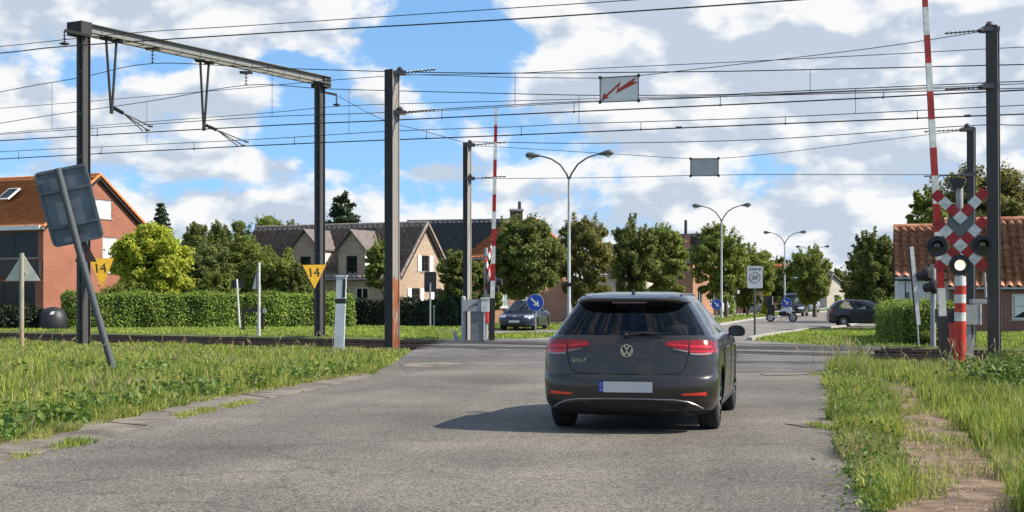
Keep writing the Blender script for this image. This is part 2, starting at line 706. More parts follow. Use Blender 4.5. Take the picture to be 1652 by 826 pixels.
tag(arrmesh('ballast_stones', vv.reshape(-1, 3), ff, M_ball), 'dark brown crushed stones lying between the rails', 'gravel', kind='stuff')

# tracks: rails, sleepers, crossing panels


def rail_prof():
    return [(-.07, -.172), (.07, -.172), (.07, -.155), (.012, -.135), (.012, -.045), (.036, -.035), (.036, 0.003), (-.036, 0.003), (-.036, -.035), (-.012, -.045), (-.012, -.135), (-.07, -.155)]


def edge_l(n):
    return -22.3 + (n - 32) * (-27.6 + 22.3) / 9.5


def edge_r(n):
    return -10.3 + (n - 32) * (-12.2 + 10.3) / 9.5


sl_me = None
for (nc, lab) in ((N1, 'near railway track with rusty brown rails in front of the other track'),
                  (N2, 'far railway track with rusty rails, beyond the nearer track')):
    tr = thing('railway_track', lab, 'railway track', TN(-20, nc, 0), -TA, 'pair of railway tracks across the road')
    for s in (-1, 1):
        m = MB()
        m.prism([(a + s * 0.7525, b) for a, b in rail_prof()], (-200, 0, 0), (0, 1, 0), (0, 0, 1), (420, 0, 0))
        # polished running band on the head
        m.add([(-200, s * .7525 - .022, .005), (220, s * .7525 - .022, .005), (220, s * .7525 + .022, .005), (-200, s * .7525 + .022, .005)], [(0, 1, 2, 3)], 1)
        m.build('rail', [M_rail, M_railtop], tr)
    tl, trr = edge_l(nc) + 20, edge_r(nc) + 20
    t = -28.0
    while t < 20:
        if t < tl - 0.3 or t > trr + 0.3:
            if sl_me is None:
                o = MB().box((0, 0, -.19), (.24, 2.5, .06)).build('sleeper', M_sleeper, tr)
                sl_me = o.data
            else:
                o = bpy.data.objects.new('sleeper', sl_me)
                C.objects.link(o)
                o.parent = tr
            o.location = (t + random.uniform(-.02, .02), 0, 0.028)
        t += 0.62
rows = [(31.95, 33.2, M_panel2), (33.22, 33.85, M_conc), (34.05, 35.36, M_panel), (35.54, 36.1, M_conc), (36.12, 37.5, M_panel2), (37.52, 38.05, M_panel), (38.25, 39.56, M_panel), (39.75, 40.3, M_conc), (40.32, 41.75, M_panel2)]
deck = thing('crossing_deck', 'dark rubber and asphalt panels laid between the rails across the road', 'level crossing', TN(-17, 37, 0), -TA)
for (a, b, mm) in rows:
    l_, r_ = edge_l((a + b) / 2), edge_r((a + b) / 2)
    k = 6 if mm is not M_panel2 else 3
    L_ = (r_ - l_) / k
    for i in range(k):
        z = random.uniform(-.012, .0)
        m = MB().box((l_ + (i + .5) * L_ + 17, (a + b) / 2 - 37, z - .09), (L_ - .03, b - a, .18))
        m.build('panel', mm, deck)

# roads -----------------------------------------------------------------


def sheet(name, poly, z, m, kind='structure'):
    bm = bmesh.new()
    vs_ = [bm.verts.new((p[0], p[1], z)) for p in poly]
    f = bm.faces.new(vs_)
    bmesh.ops.triangulate(bm, faces=[f])
    bmesh.ops.recalc_face_normals(bm, faces=bm.faces)
    me = bpy.data.meshes.new(name)
    bm.to_mesh(me)
    bm.free()
    if me.polygons and me.polygons[0].normal.z < 0:
        me.flip_normals()
    me.materials.append(m)
    o = bpy.data.objects.new(name, me)
    C.objects.link(o)
    o['kind'] = kind
    return o


def wob(p, q, n, amp, seed):
    rg = random.Random(seed)
    d = Vector((q[0] - p[0], q[1] - p[1]))
    s = Vector((-d.y, d.x)).normalized()
    return [(p[0] + d.x * i / n + s.x * rg.uniform(-amp, amp), p[1] + d.y * i / n + s.y * rg.uniform(-amp, amp)) for i in range(n)]


def wobble(pts, amp, seed, step=0.5):
    out = []
    for i in range(len(pts) - 1):
        L_ = math.hypot(pts[i + 1][0] - pts[i][0], pts[i + 1][1] - pts[i][1])
        out += wob(pts[i], pts[i + 1], max(1, int(L_ / step)), amp, seed + i)
    return out + [tuple(pts[-1][:2])]


road_l = [(-4.6, -15), (-4.35, 8)] + [tuple(G(*p)[:2]) for p in ((0, 748), (100, 722), (200, 697), (300, 672), (400, 650), (500, 630), (600, 607))]
grass_l = [(-5.4, -15), (-5.1, 8)] + [tuple(G(*p)[:2]) for p in ((0, 719), (100, 692), (200, 671), (300, 649), (400, 633), (500, 615), (590, 601))]
cor_l = [tuple(G(617, 594)[:2]), tuple(G(640, 580)[:2]), tuple(TN(edge_l(32), 32.0)[:2])]
cor_r = [tuple(TN(edge_r(32), 32.0)[:2]), tuple(G(1350, 590)[:2])]
road_r = [tuple(G(*p)[:2]) for p in ((1332, 605), (1345, 640), (1351, 690), (1366, 740), (1378, 790), (1388, 826))] + [(1.5, 4), (0.6, -15)]
poly = road_l + cor_l + cor_r + wobble(road_r[:-2], 0.07, 3, 0.35) + road_r[-2:]
sheet('road', poly, 0.005, M_asph)
# rough resurfaced apron before the crossing
ap = [tuple(G(*p)[:2]) for p in ((655, 603), (700, 596), (760, 590), (900, 594), (1100, 600), (1320, 601))] + [cor_r[1], cor_r[0], cor_l[2], cor_l[1]]
sheet('road_apron', [p for p in ap], 0.009, M_asph2)
for (pp_, mm_) in ((((648, 589), (668, 586), (702, 584.5), (742, 586), (748, 589), (722, 591), (690, 594), (660, 593)), M_conc), (((905, 590), (1010, 586), (1085, 588), (1010, 594), (930, 595)), M_panel2), (((1225, 604), (1300, 602.5), (1316, 604.5), (1240, 607)), M_conc), (((1262, 684), (1318, 682), (1340, 687), (1300, 691)), M_conc)):
    sheet('road_patch', wobble([tuple(G(*p)[:2]) for p in pp_] + [tuple(G(*pp_[0])[:2])], .05, 41, .3)[:-1], 0.014, mm_)
# concrete gutter slabs on the left edge


def resample(pts, n):
    ls = [0]
    for i in range(len(pts) - 1):
        ls.append(ls[-1] + math.hypot(pts[i + 1][0] - pts[i][0], pts[i + 1][1] - pts[i][1]))
    out = []
    for k in range(n + 1):
        s = ls[-1] * k / n
        i = max(j for j in range(len(ls)) if ls[j] <= s + 1e-6)
        i = min(i, len(pts) - 2)
        f = (s - ls[i]) / (ls[i + 1] - ls[i])
        out.append((pts[i][0] + (pts[i + 1][0] - pts[i][0]) * f, pts[i][1] + (pts[i + 1][1] - pts[i][1]) * f))
    return out


gut = thing('gutter', None, None)
gut['kind'] = 'structure'
ga, gb = resample(road_l[1:], 12), resample(grass_l[1:], 12)
for i in range(12):
    e = 0.012
    q = []
    for (p0, p1, f) in ((ga[i], ga[i + 1], e), (ga[i], ga[i + 1], 1 - e), (gb[i], gb[i + 1], 1 - e), (gb[i], gb[i + 1], e)):
        q.append((p0[0] + (p1[0] - p0[0]) * f, p0[1] + (p1[1] - p0[1]) * f))
    z = 0.014 + random.uniform(-.003, .004)
    q[0] = (q[0][0] + .01, q[0][1])
    vs_ = [(a, b, -.05) for a, b in q] + [(a, b, z) for a, b in q]
    MB().add(vs_, [(3, 2, 1, 0), (4, 5, 6, 7), (0, 1, 5, 4), (1, 2, 6, 5), (2, 3, 7, 6), (3, 0, 4, 7)]).build('concrete_slab', M_conc, gut)

# right: verge path
path_l = [tuple(G(*p)[:2]) for p in ((1415, 622), (1440, 650), (1452, 700), (1456, 760), (1436, 826))] + [(2.0, 5.5)]
path_r = [tuple(G(*p)[:2]) for p in ((1468, 622), (1500, 660), (1562, 700), (1592, 740), (1645, 826))] + [(3.0, 5.5)]
sheet('path', wobble(path_l, .05, 9, .3) + list(reversed(wobble(path_r, .05, 19, .3))), 0.006, M_dirt)
# bare strip under the tuft row between asphalt and path
sheet('verge', [tuple(p) for p in road_r[:6]] + [tuple(p) for p in reversed(path_l[:5])], 0.003, M_soil)

# beyond the crossing
med_r = [(3.2, 58), (5.4, 65), (11.3, 77), (17, 100), (28.8, 140), (39.8, 177), (54, 225), (77, 300), (120, 430)]
far_r = [tuple(TN(edge_r(41.7) - 2.2, 41.7)[:2]), (8.0, 48.0), (9.0, 52), (13.2, 63.8), (17.2, 73), (24.5, 98), (36.5, 140), (47.5, 177), (62, 225), (85, 300), (128, 430)]
far_l = [tuple(TN(edge_l(41.7), 41.7)[:2]), (0.6, 50), (2.4, 54)]
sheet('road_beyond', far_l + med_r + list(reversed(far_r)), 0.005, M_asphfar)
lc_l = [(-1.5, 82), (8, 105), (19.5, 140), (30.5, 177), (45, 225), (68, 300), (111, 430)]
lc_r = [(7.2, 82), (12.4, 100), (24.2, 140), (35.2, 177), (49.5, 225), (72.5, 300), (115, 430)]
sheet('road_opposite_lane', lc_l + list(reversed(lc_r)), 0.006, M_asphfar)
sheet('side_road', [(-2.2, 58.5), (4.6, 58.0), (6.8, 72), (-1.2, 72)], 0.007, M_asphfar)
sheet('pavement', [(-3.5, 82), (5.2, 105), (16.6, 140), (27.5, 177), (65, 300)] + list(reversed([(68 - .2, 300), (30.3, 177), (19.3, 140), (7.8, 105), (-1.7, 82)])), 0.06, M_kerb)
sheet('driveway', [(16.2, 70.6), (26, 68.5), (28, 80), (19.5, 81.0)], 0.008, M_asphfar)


def strip(name, pts, wd, h, m):
    mb = MB()
    for i in range(len(pts) - 1):
        p, q = Vector((pts[i][0], pts[i][1], h / 2)), Vector((pts[i + 1][0], pts[i + 1][1], h / 2))
        mb.bar(p, q, wd, h)
    o = mb.build(name, m)
    o['kind'] = 'structure'
    return o


strip('kerb', far_r[1:8], .18, .10, M_kerb)
strip('kerb', med_r[:7], .18, .11, M_kerb)
strip('kerb', lc_r[:5], .18, .12, M_kerb)
# paved cut through the median
sheet('median_crossover', [(12.2, 79.5), (17.4, 81), (15.5, 88), (11.0, 86)], 0.011, M_asphfar)

# ---------------------------------------------------------------- vehicles
def carpaint(name, c, rough=0.28):
    m = mat(name, c, rough, 0.35, var=0.04, scale=300, coat=0.55, spec=0.5)
    return m


M_black = mat('black_plastic', (0.012, 0.012, 0.013), 0.55, var=0.2, scale=40)
M_under = mat('underbody', (0.008, 0.008, 0.008), 0.9, var=0.2, scale=10)
M_seam = mat('panel_gap', (0.004, 0.004, 0.004), 0.9, var=0.1)
M_tyre = mat('tyre_rubber', (0.016, 0.016, 0.017), 0.85, var=0.3, scale=20, bump=0.3)
M_alloy = mat('alloy', (0.55, 0.55, 0.56), 0.3, 0.9, var=0.05)
M_chrome = mat('chrome', (0.8, 0.8, 0.82), 0.12, 1.0, var=0.02)
M_seat = mat('seat_cloth', (0.025, 0.025, 0.028), 0.9, var=0.2, scale=30)
M_glass = glassmat('tinted_glass', (0.6, 0.62, 0.6), 0.0)
M_glassclear = glassmat('window_glass', (0.45, 0.48, 0.47), 0.02)
M_redlamp = mat('tail_lamp_red', (0.22, 0.006, 0.010), 0.12, coat=.3, var=0.25, scale=30, emis=0.02, emiscol=(1, 0.02, 0.04))
M_redbar = mat('tail_lamp_bar', (0.50, 0.016, 0.02), 0.15, coat=.3, var=0.1, scale=40, emis=0.04, emiscol=(1, 0.05, 0.08))
M_reflect = mat('red_reflector', (0.55, 0.03, 0.02), 0.2, coat=1.0, var=0.15, scale=60, emis=0.05, emiscol=(1, 0.06, 0.04))  # unlit reflector, given a faint red glow of its own
M_lampwhite = mat('lamp_clear', (0.30, 0.26, 0.24), 0.15, coat=.5, var=0.15, scale=40)
M_plate = mat('number_plate', (0.55, 0.55, 0.53), 0.5, var=0.04, scale=8)
M_plateblue = mat('plate_blue', (0.02, 0.06, 0.42), 0.5, var=0.05)
M_plateyel = mat('plate_star_yellow', (0.8, 0.6, 0.05), 0.5, var=0.05)


class CarShape:
    def __init__(self, tab, Dr=.5, pr=3.0, Df=.8, pf=2.5):
        self.tab = tab
        self.Dr, self.pr, self.Df, self.pf = Dr, pr, Df, pf

    def at(self, z):
        t = self.tab
        if z <= t[0][0]:
            return t[0][1:]
        for a, b in zip(t, t[1:]):
            if z <= b[0]:
                f = (z - a[0]) / (b[0] - a[0])
                return tuple(x + (y - x) * f for x, y in zip(a[1:], b[1:]))
        return t[-1][1:]

    def rear(self, y, z):
        xr, xf, W = self.at(z)
        e = min(abs(y) / W, 0.9999)
        return xr + self.Dr * (1 - (1 - e ** self.pr) ** (1 / self.pr))

    def front(self, y, z):
        xr, xf, W = self.at(z)
        e = min(abs(y) / W, 0.9999)
        return xf - self.Df * (1 - (1 - e ** self.pf) ** (1 / self.pf))


def make_car_body(root, S, paint, glass, zwin, axles, wheel_r=.31, rear_e=.74, front_e=.8, side_win=((.06, .44), (.49, .93)), blackz=.22, track=.76, sidecut=None):
    NR, NF, NS = 28, 20, 30
    zs = [r[0] for r in S.tab]
    rings = []
    for (z, xr, xf, W) in S.tab:
        ring = []
        Dr = min(S.Dr, (xf - xr) * .3)
        Df = min(S.Df, (xf - xr) * .4)
        for i in range(NR + 1):
            th = math.pi * (i / NR - .5)
            e = math.copysign(abs(math.sin(th)) ** (2 / S.pr), math.sin(th))
            ring.append((xr + Dr * (1 - abs(math.cos(th)) ** (2 / S.pr)), W * e, z))
        xa, xb = xr + Dr, xf - Df
        for i in range(1, NS):
            ring.append((xa + (xb - xa) * i / NS, W * (1 + .012 * math.sin(math.pi * i / NS)), z))
        for i in range(NF + 1):
            th = math.pi * (.5 - i / NF)
            e = math.copysign(abs(math.sin(th)) ** (2 / S.pf), math.sin(th))
            ring.append((xf - Df * (1 - abs(math.cos(th)) ** (2 / S.pf)), W * e, z))
        for i in range(1, NS):
            j = NS - i
            ring.append((xa + (xb - xa) * j / NS, -W * (1 + .012 * math.sin(math.pi * j / NS)), z))
        rings.append(ring)
    n = len(rings[0])
    verts = [v for r in rings for v in r]
    faces, mi = [], []

    def region(c):
        if c < NR:
            return 'r', (c + .5) / NR
        c -= NR
        if c < NS:
            return 's', (c + .5) / NS
        c -= NS
        if c < NF:
            return 'f', (c + .5) / NF
        c -= NF
        return 's', 1 - (c + .5) / NS
    for k in range(len(rings) - 1):
        zm = (zs[k] + zs[k + 1]) / 2
        for c in range(n):
            faces.append((k * n + c, k * n + (c + 1) % n, (k + 1) * n + (c + 1) % n, (k + 1) * n + c))
            m = 0
            reg, t = region(c)
            if zwin[0] < zm < zwin[1]:
                if reg == 'r':
                    th = math.pi * (t - .5)
                    if abs(math.sin(th)) ** (2 / S.pr) < rear_e:
                        m = 1
                elif reg == 'f':
                    th = math.pi * (t - .5)
                    if abs(math.sin(th)) ** (2 / S.pf) < front_e:
                        m = 1
                else:
                    for (a, b) in side_win:
                        if a < t < b:
                            m = 1
            elif zm < blackz:
                m = 2
            mi.append(m)
    top = len(verts)
    zt = rings[-1]
    verts.append((sum(v[0] for v in zt) / n, 0, zs[-1] + .004))
    for c in range(n):
        faces.append(((len(rings) - 1) * n + c, (len(rings) - 1) * n + (c + 1) % n, top))
        mi.append(0)
    bot = len(verts)
    verts.append(((S.tab[0][1] + S.tab[0][2]) / 2, 0, zs[0]))
    for c in range(n):
        faces.append(((c + 1) % n, c, bot))
        mi.append(2)
    me = bpy.data.meshes.new('body')
    me.from_pydata(verts, [], faces)
    for m in (paint, glass, M_under):
        me.materials.append(m)
    me.polygons.foreach_set('material_index', mi)
    bm = bmesh.new()
    bm.from_mesh(me)
    bmesh.ops.recalc_face_normals(bm, faces=bm.faces)
    bm.to_mesh(me)
    bm.free()
    ob = bpy.data.objects.new('body', me)
    C.objects.link(ob)
    cut = MB()
    for x in axles:
        for s in (-1, 1):
            cut.lathe([(wheel_r + .045, 0), (wheel_r + .045, .62)], (x, s * .52, wheel_r + .005), (0, s, 0), 28, 2)
    co = cut.build('cutter', [M_under, M_under, M_under])
    md = ob.modifiers.new('b', 'BOOLEAN')
    md.operation = 'DIFFERENCE'
    md.object = co
    md.solver = 'EXACT'
    bpy.context.view_layer.update()
    dg = bpy.context.evaluated_depsgraph_get()
    res = bpy.data.meshes.new_from_object(ob.evaluated_get(dg))
    bpy.data.objects.remove(ob)
    bpy.data.objects.remove(co)
    outs = []
    for nm, keep in (('body', (0, 2)), ('window_glass', (1,))):
        m2 = res.copy()
        m2.name = nm
        bm = bmesh.new()
        bm.from_mesh(m2)
        bmesh.ops.delete(bm, geom=[f for f in bm.faces if f.material_index not in keep], context='FACES')
        bm.to_mesh(m2)
        bm.free()
        m2.polygons.foreach_set('use_smooth', [True] * len(m2.polygons))
        m2.set_sharp_from_angle(angle=R(32))
        o = bpy.data.objects.new(nm, m2)
        C.objects.link(o)
        o.parent = root
        outs.append(o)
    return outs


_wheel = {}


def add_wheel(root, x, side, r, track, spokes=10, wd=.215):
    key = (r, spokes, wd)
    if key not in _wheel:
        t = MB()
        ri = r * .66
        t.lathe([(ri, -wd / 2), (r * .88, -wd / 2), (r * .96, -wd * .44), (r, -wd * .33), (r, wd * .33), (r * .96, wd * .44), (r * .88, wd / 2), (ri, wd / 2)], (0, 0, 0), (0, 1, 0), 40, 0, (False, False))
        a = t.build('wheel', M_tyre, None, True)
        b = MB()
        b.lathe([(ri, wd * .42), (ri * .92, wd * .46), (ri * .9, wd * .1), (.02, wd * .1)], (0, 0, 0), (0, 1, 0), 32, 1, (False, True))
        for k in range(spokes):
            an_ = 2 * math.pi * k / spokes
            d = Vector((math.cos(an_), 0, math.sin(an_)))
            b.bar(d * .03 + Vector((0, wd * .38, 0)), d * ri * .96 + Vector((0, wd * .42, 0)), .032, .03, (0, 1, 0))
        b.lathe([(.06, wd * .3), (.06, wd * .44), (.03, wd * .47)], (0, 0, 0), (0, 1, 0), 16)
        c = b.build('rim', [M_alloy, M_under], None, True)
        _wheel[key] = (a.data, c.data)
        bpy.data.objects.remove(a)
        bpy.data.objects.remove(c)
    da, dc = _wheel[key]
    wv = bpy.data.objects.new('wheel', da)
    C.objects.link(wv)
    wv.parent = root
    wv.location = (x, side * track, r)
    wv.rotation_euler = (0, 0, 0 if side > 0 else math.pi)
    rv = bpy.data.objects.new('rim', dc)
    C.objects.link(rv)
    rv.parent = wv


def surfstrip(fn, sgn, y0, y1, zt, zb, n, off, nz=4, back=.02):
    """patch on a car end: fn(y,z)->x, sgn -1 rear / +1 front"""
    m = MB()
    vs_, fs_ = [], []
    for lay, o in ((0, off), (1, -back)):
        for i in range(n + 1):
            y = y0 + (y1 - y0) * i / n
            a, b = zt(i / n), zb(i / n)
            for j in range(nz + 1):
                z = b + (a - b) * j / nz
                vs_.append((fn(y, z) + sgn * o, y, z))
    st = nz + 1
    N_ = (n + 1) * st
    for i in range(n):
        for j in range(nz):
            q = (i * st + j, (i + 1) * st + j, (i + 1) * st + j + 1, i * st + j + 1)
            fs_.append(q)
    ed = [i * st for i in range(n + 1)] + [n * st + j for j in range(1, nz + 1)] + [i * st + nz for i in range(n - 1, -1, -1)] + [j for j in range(nz - 1, 0, -1)]
    for a, b in zip(ed, ed[1:] + ed[:1]):
        fs_.append((a, b, b + N_, a + N_))
    return m.add(vs_, fs_)


def lin(*pts):
    def f(t):
        t *= len(pts) - 1
        i = min(int(t), len(pts) - 2)
        return pts[i] + (pts[i + 1] - pts[i]) * (t - i)
    return f


def mirror(root, x, y, z, paint, s=1.0):
    """door mirror, y signed"""
    sg = math.copysign(1, y)
    m = MB()
    pr = [(0.0, .0), (.055, .004), (.085, .03), (.1, .075), (.09, .12), (.06, .16), (.02, .185)]
    vs_, fs_ = [], []
    n = 16
    prof = [(.0, .2), (.03, .75), (.09, 1.0), (.13, .92)]      # from the front point back to the rim
    for (dx, k) in prof:
        for i in range(n):
            a = 2 * math.pi * i / n
            cy, cz = math.cos(a), math.sin(a)
            e = 2 / 2.8
            yy = math.copysign(abs(cy) ** e, cy) * .10 * k
            zz = math.copysign(abs(cz) ** e, cz) * .068 * k
            vs_.append((x + .13 - dx, y + yy, z + zz - .01 * abs(cy) * (yy * sg > 0)))
    for i in range(len(prof) - 1):
        for k in range(n):
            fs_.append((i * n + k, i * n + (k + 1) % n, (i + 1) * n + (k + 1) % n, (i + 1) * n + k))
    fs_.append(tuple(range(n)))
    m.add(vs_, fs_)
    m.bar((x + .06, y - sg * .16, z - .06), (x + .06, y - sg * .04, z - .04), .05, .03)
    h = m.build('mirror', paint, root, True)
    g_ = MB()
    k0 = (len(prof) - 1) * n
    g_.add([(v[0] + .012, y + (v[1] - y) * .93, z + (v[2] - z) * .93) for v in vs_[k0:k0 + n]], [tuple(range(n))])
    g_.build('mirror_glass', M_chrome if False else mat('mirror_glass', (.05, .055, .06), .06, .6, var=.02), h)
    return h


def tubeon(fn, sgn, pts, r, off, n=6):
    return MB().tube([(fn(y, z) + sgn * off, y, z) for y, z in pts], r, n)


# ---- the hatchback on the road
P_golf = carpaint('paint_dark_grey', (0.034, 0.029, 0.025), 0.3)
k_ = 1.0
gt = [(.19, .16, 4.05, .78), (.24, .07, 4.15, .85), (.30, .035, 4.20, .885), (.36, .012, 4.24, .895), (.45, .0, 4.25, .90), (.54, .004, 4.24, .905), (.575, .015, 4.24, .907),
      (.590, .030, 4.235, .907), (.605, .052, 4.23, .908), (.70, .062, 4.21, .91), (.80, .072, 4.12, .908), (.87, .085, 4.0, .902), (.93, .105, 3.8, .888), (.965, .125, 3.5, .868), (.985, .14, 3.3, .842), (1.0, .152, 3.2, .822),
      (1.10, .215, 2.98, .762), (1.20, .28, 2.78, .698), (1.29, .335, 2.58, .636), (1.325, .355, 2.5, .612), (1.338, .30, 2.46, .602), (1.345, .235, 2.44, .596), (1.362, .222, 2.42, .585),
      (1.38, .235, 2.40, .57), (1.405, .34, 2.35, .545), (1.425, .55, 2.25, .50), (1.44, .8, 2.15, .43), (1.45, 1.1, 2.0, .33)]
gt = [(a, b, c, d * k_) for a, b, c, d in gt]
GS = CarShape(gt, .46, 3.2, .8, 2.5)
golf = thing('hatchback_car', 'dark grey hatchback seen from behind, driving towards the level crossing', 'car', (1.15, 14.4, 0), R(90 - 12.3))
gb_, gg_ = make_car_body(golf, GS, P_golf, M_glass, (1.0, 1.325), (.86, 3.48), .315, .925, .8, ((.05, .46), (.5, .95)))
for x in (.86, 3.48):
    for s in (-1, 1):
        add_wheel(golf, x, s, .315, .775)
rf = GS.rear
for s in (-1, 1):
    # s=+1 is car left (image left)
    a = surfstrip(rf, -1, s * .39, s * .615, lin(.94, .955), lin(.897, .842), 10, .006).build('tail_lamp', M_redlamp, golf, True)
    surfstrip(rf, -1, s * .42, s * .612, lin(.915, .908), lin(.905, .884), 8, .009, 2).build('light_bar', M_redbar, a, True)
    surfstrip(rf, -1, s * .47, s * .612, lin(.868, .848), lin(.862, .832), 8, .009, 2).build('reverse_lamp', M_lampwhite, a, True)
    b = surfstrip(rf, -1, s * .628, s * .895, lin(.955, .955, .95, .93), lin(.815, .80, .80, .83), 14, .006).build('tail_lamp', M_redlamp, golf, True)
    surfstrip(rf, -1, s * .632, s * .84, lin(.905, .905, .9), lin(.878, .872, .872), 8, .009, 2).build('light_bar', M_redbar, b, True)
    surfstrip(rf, -1, s * .632, s * .86, lin(.855, .852, .85), lin(.835, .826, .83), 8, .009, 2).build('light_bar', M_redbar, b, True)
    surfstrip(rf, -1, s * .64, s * .84, lin(.826, .82, .828), lin(.810, .803, .812), 8, .008, 2).build('reverse_lamp', M_lampwhite, b, True)
    surfstrip(rf, -1, s * .56, s * .80, lin(.418, .432), lin(.398, .398), 8, .006, 2).build('reflector', M_reflect, golf, True)
    mirror(golf, 2.42, -s * .965, 1.005, P_golf)
# tailgate and bumper gaps, trims
sm = []
gap = [(-.62, .83), (-.605, .72), (-.575, .655), (-.52, .622), (-.40, .612), (0, .608), (.40, .612), (.52, .622), (.575, .655), (.605, .72), (.62, .83)]
tubeon(rf, -1, gap, .0045, .0).build('tailgate_gap', M_seam, golf)
tubeon(rf, -1, [(-.88, .60), (-.8, .592), (-.6, .586), (0, .582), (.6, .586), (.8, .592), (.88, .60)], .0035, .0).build('bumper_gap', M_seam, golf)
surfstrip(rf, -1, -.66, .66, lin(.20, .285, .335, .348, .352, .352, .348, .335, .285, .20), lin(*[.185] * 10), 36, .004, 3).build('diffuser', M_black, golf, True)
tubeon(rf, -1, [(-.76, .262), (-.70, .30), (-.62, .334), (-.5, .353), (-.25, .36), (0, .362), (.25, .36), (.5, .353), (.62, .334), (.70, .30), (.76, .262)], .0085, .004, 8).build('chrome_trim', mat('satin_trim', (.32, .32, .33), .3, .9, var=.05), golf, True)
for s in (-1, 1):
    surfstrip(rf, -1, s * .43, s * .60, lin(.315, .30), lin(.27, .275), 8, .009, 2).build('exhaust_trim', mat('exhaust_trim', (.03, .03, .03), .3, .6, var=.1), golf, True)
# crease in the tailgate: the handle scallop
surfstrip(rf, -1, -.36, .36, lin(.578, .576, .578), lin(.44, .40, .44), 12, .0015, 3).build('plate_recess', P_golf, golf, True)
# number plate
xp = rf(0, .48) - .012
m = MB().box((xp, 0, .482), (.016, .555, .128)).build('plate_frame', M_black, golf)
pl = MB().box((xp - .009, -.022, .482), (.006, .497, .108)).build('number_plate', M_plate, golf)
bl = MB().box((xp - .0094, .25, .482), (.006, .045, .108)).build('blue_band', M_plateblue, pl)
st_ = MB()
for k in range(12):
    a = k / 12 * 2 * math.pi
    st_.box((xp - .0135, .25 + .013 * math.cos(a), .503 + .013 * math.sin(a)), (.002, .004, .004))
st_.build('star_ring', M_plateyel, pl)
textmesh('B', .03, .001, 'country_letter', M_plate, pl, frame_mat((xp - .0135, .25, .452), (0, -1, 0), (0, 0, 1)))
# round emblem: ring with V over W
ex = rf(0, .846) - .010
em = MB()
nseg = 36
ring_v, ring_f = [], []
for i in range(nseg):
    a = 2 * math.pi * i / nseg
    for (r_, x_) in ((.066, 0), (.064, -.007), (.056, -.007), (.054, 0)):
        ring_v.append((ex + x_, r_ * math.cos(a), .846 + r_ * math.sin(a)))
for i in range(nseg):
    for j in range(3):
        ring_f.append((i * 4 + j, ((i + 1) % nseg) * 4 + j, ((i + 1) % nseg) * 4 + j + 1, i * 4 + j + 1))
em.add(ring_v, ring_f)
bw = .0125


def lg(p, q):
    em.bar((ex - .003, -p[0], .846 + p[1]), (ex - .003, -q[0], .846 + q[1]), .008, bw, (0, 0, 1) if False else (0, 1, 0))


for (p, q) in (((-.026, .053), (0, .005)), ((.026, .053), (0, .005)), ((-.053, .018), (-.024, -.049)), ((-.024, -.049), (-.001, -.004)), ((.053, .018), (.024, -.049)), ((.024, -.049), (.001, -.004))):
    lg(p, q)
eo = em.build('emblem', M_chrome, golf)
MB().lathe([(.056, .0), (.056, .004)], (ex + .003, 0, .846), (-1, 0, 0), 32).build('emblem_backing', M_black, eo)
textmesh('GOLF', .052, .003, 'lettering', M_chrome, golf, frame_mat((rf(.49, .745) - .007, .49, .745), ((rf(.42, .745) - rf(.56, .745)) / .14, -1, 0), (0, 0, 1)), 1.3)
# wiper, third brake light, shark fin, handles
wp = MB()
wp.tube([(rf(0, 1.0) - .03, .02, 1.0), (rf(0, 1.0) - .035, -.15, 1.022), (rf(0, 1.0) - .03, -.33, 1.016)], [.016, .010, .007], 6)
wp.tube([(rf(0, 1.03) - .02, .06, 1.034), (rf(0, 1.02) - .025, -.40, 1.02)], .008, 6)
wp.lathe([(.03, 0), (.03, .03), (.012, .045)], (rf(0, 1.0), .02, .995), (-1, 0, .2), 14)
wp.build('wiper', M_black, golf, True)
MB().box((.275, 0, 1.334), (.02, .36, .016)).build('brake_lamp', mat('dim_red_lamp', (.12, .008, .008), .2, coat=1, var=.2), golf)
fin = MB()
fin.prism([(-.09, 0), (-.085, .02), (-.06, .055), (-.04, .062), (.04, .022), (.10, 0)], (.62, -.012, 1.415), (1, 0, .05), (0, 0, 1), (0, .024, 0))
fin.lathe([(.05, 0), (.045, .012), (.02, .018)], (.63, 0, 1.412), (0, 0, 1), 16)
fin.build('antenna', M_black, golf, True)
for s in (-1, 1):
    for x in (1.30, 2.35):
        y = s * .912 * k_ * 1.012
        MB().tube([(x, y - s * .01, .845), (x + .03, y + s * .018, .85), (x + .17, y + s * .018, .855), (x + .2, y - s * .01, .855)], [.012, .014, .014, .012], 8).build('door_handle', P_golf, golf, True)
    for x in (1.12, 2.18, 3.0):
        pts = [(x - .06 * (z > .8), s * (GS.at(z)[2] * 1.012 + .001), z) for z in (.32, .5, .7, .85, .95)]
        MB().tube(pts, .004, 5).build('door_gap', M_seam, golf)
    # sill, roof rail moulding and black window trim
    MB().tube([(1.2, s * .86 * k_, .25), (3.15, s * .86 * k_, .25)], .03, 6).build('sill', M_black, golf)
    pts = []
    for f in (0.02, .2, .4, .6, .8, .98):
        xr, xf, W = GS.at(1.41)
        pts.append((xr + .1 + (xf - xr - .3) * f, s * (.505 + .02 * math.sin(f * math.pi)) * k_, 1.413 + .012 * math.sin(f * math.pi)))
    MB().tube(pts, .010, 6).build('roof_strip', P_golf, golf)
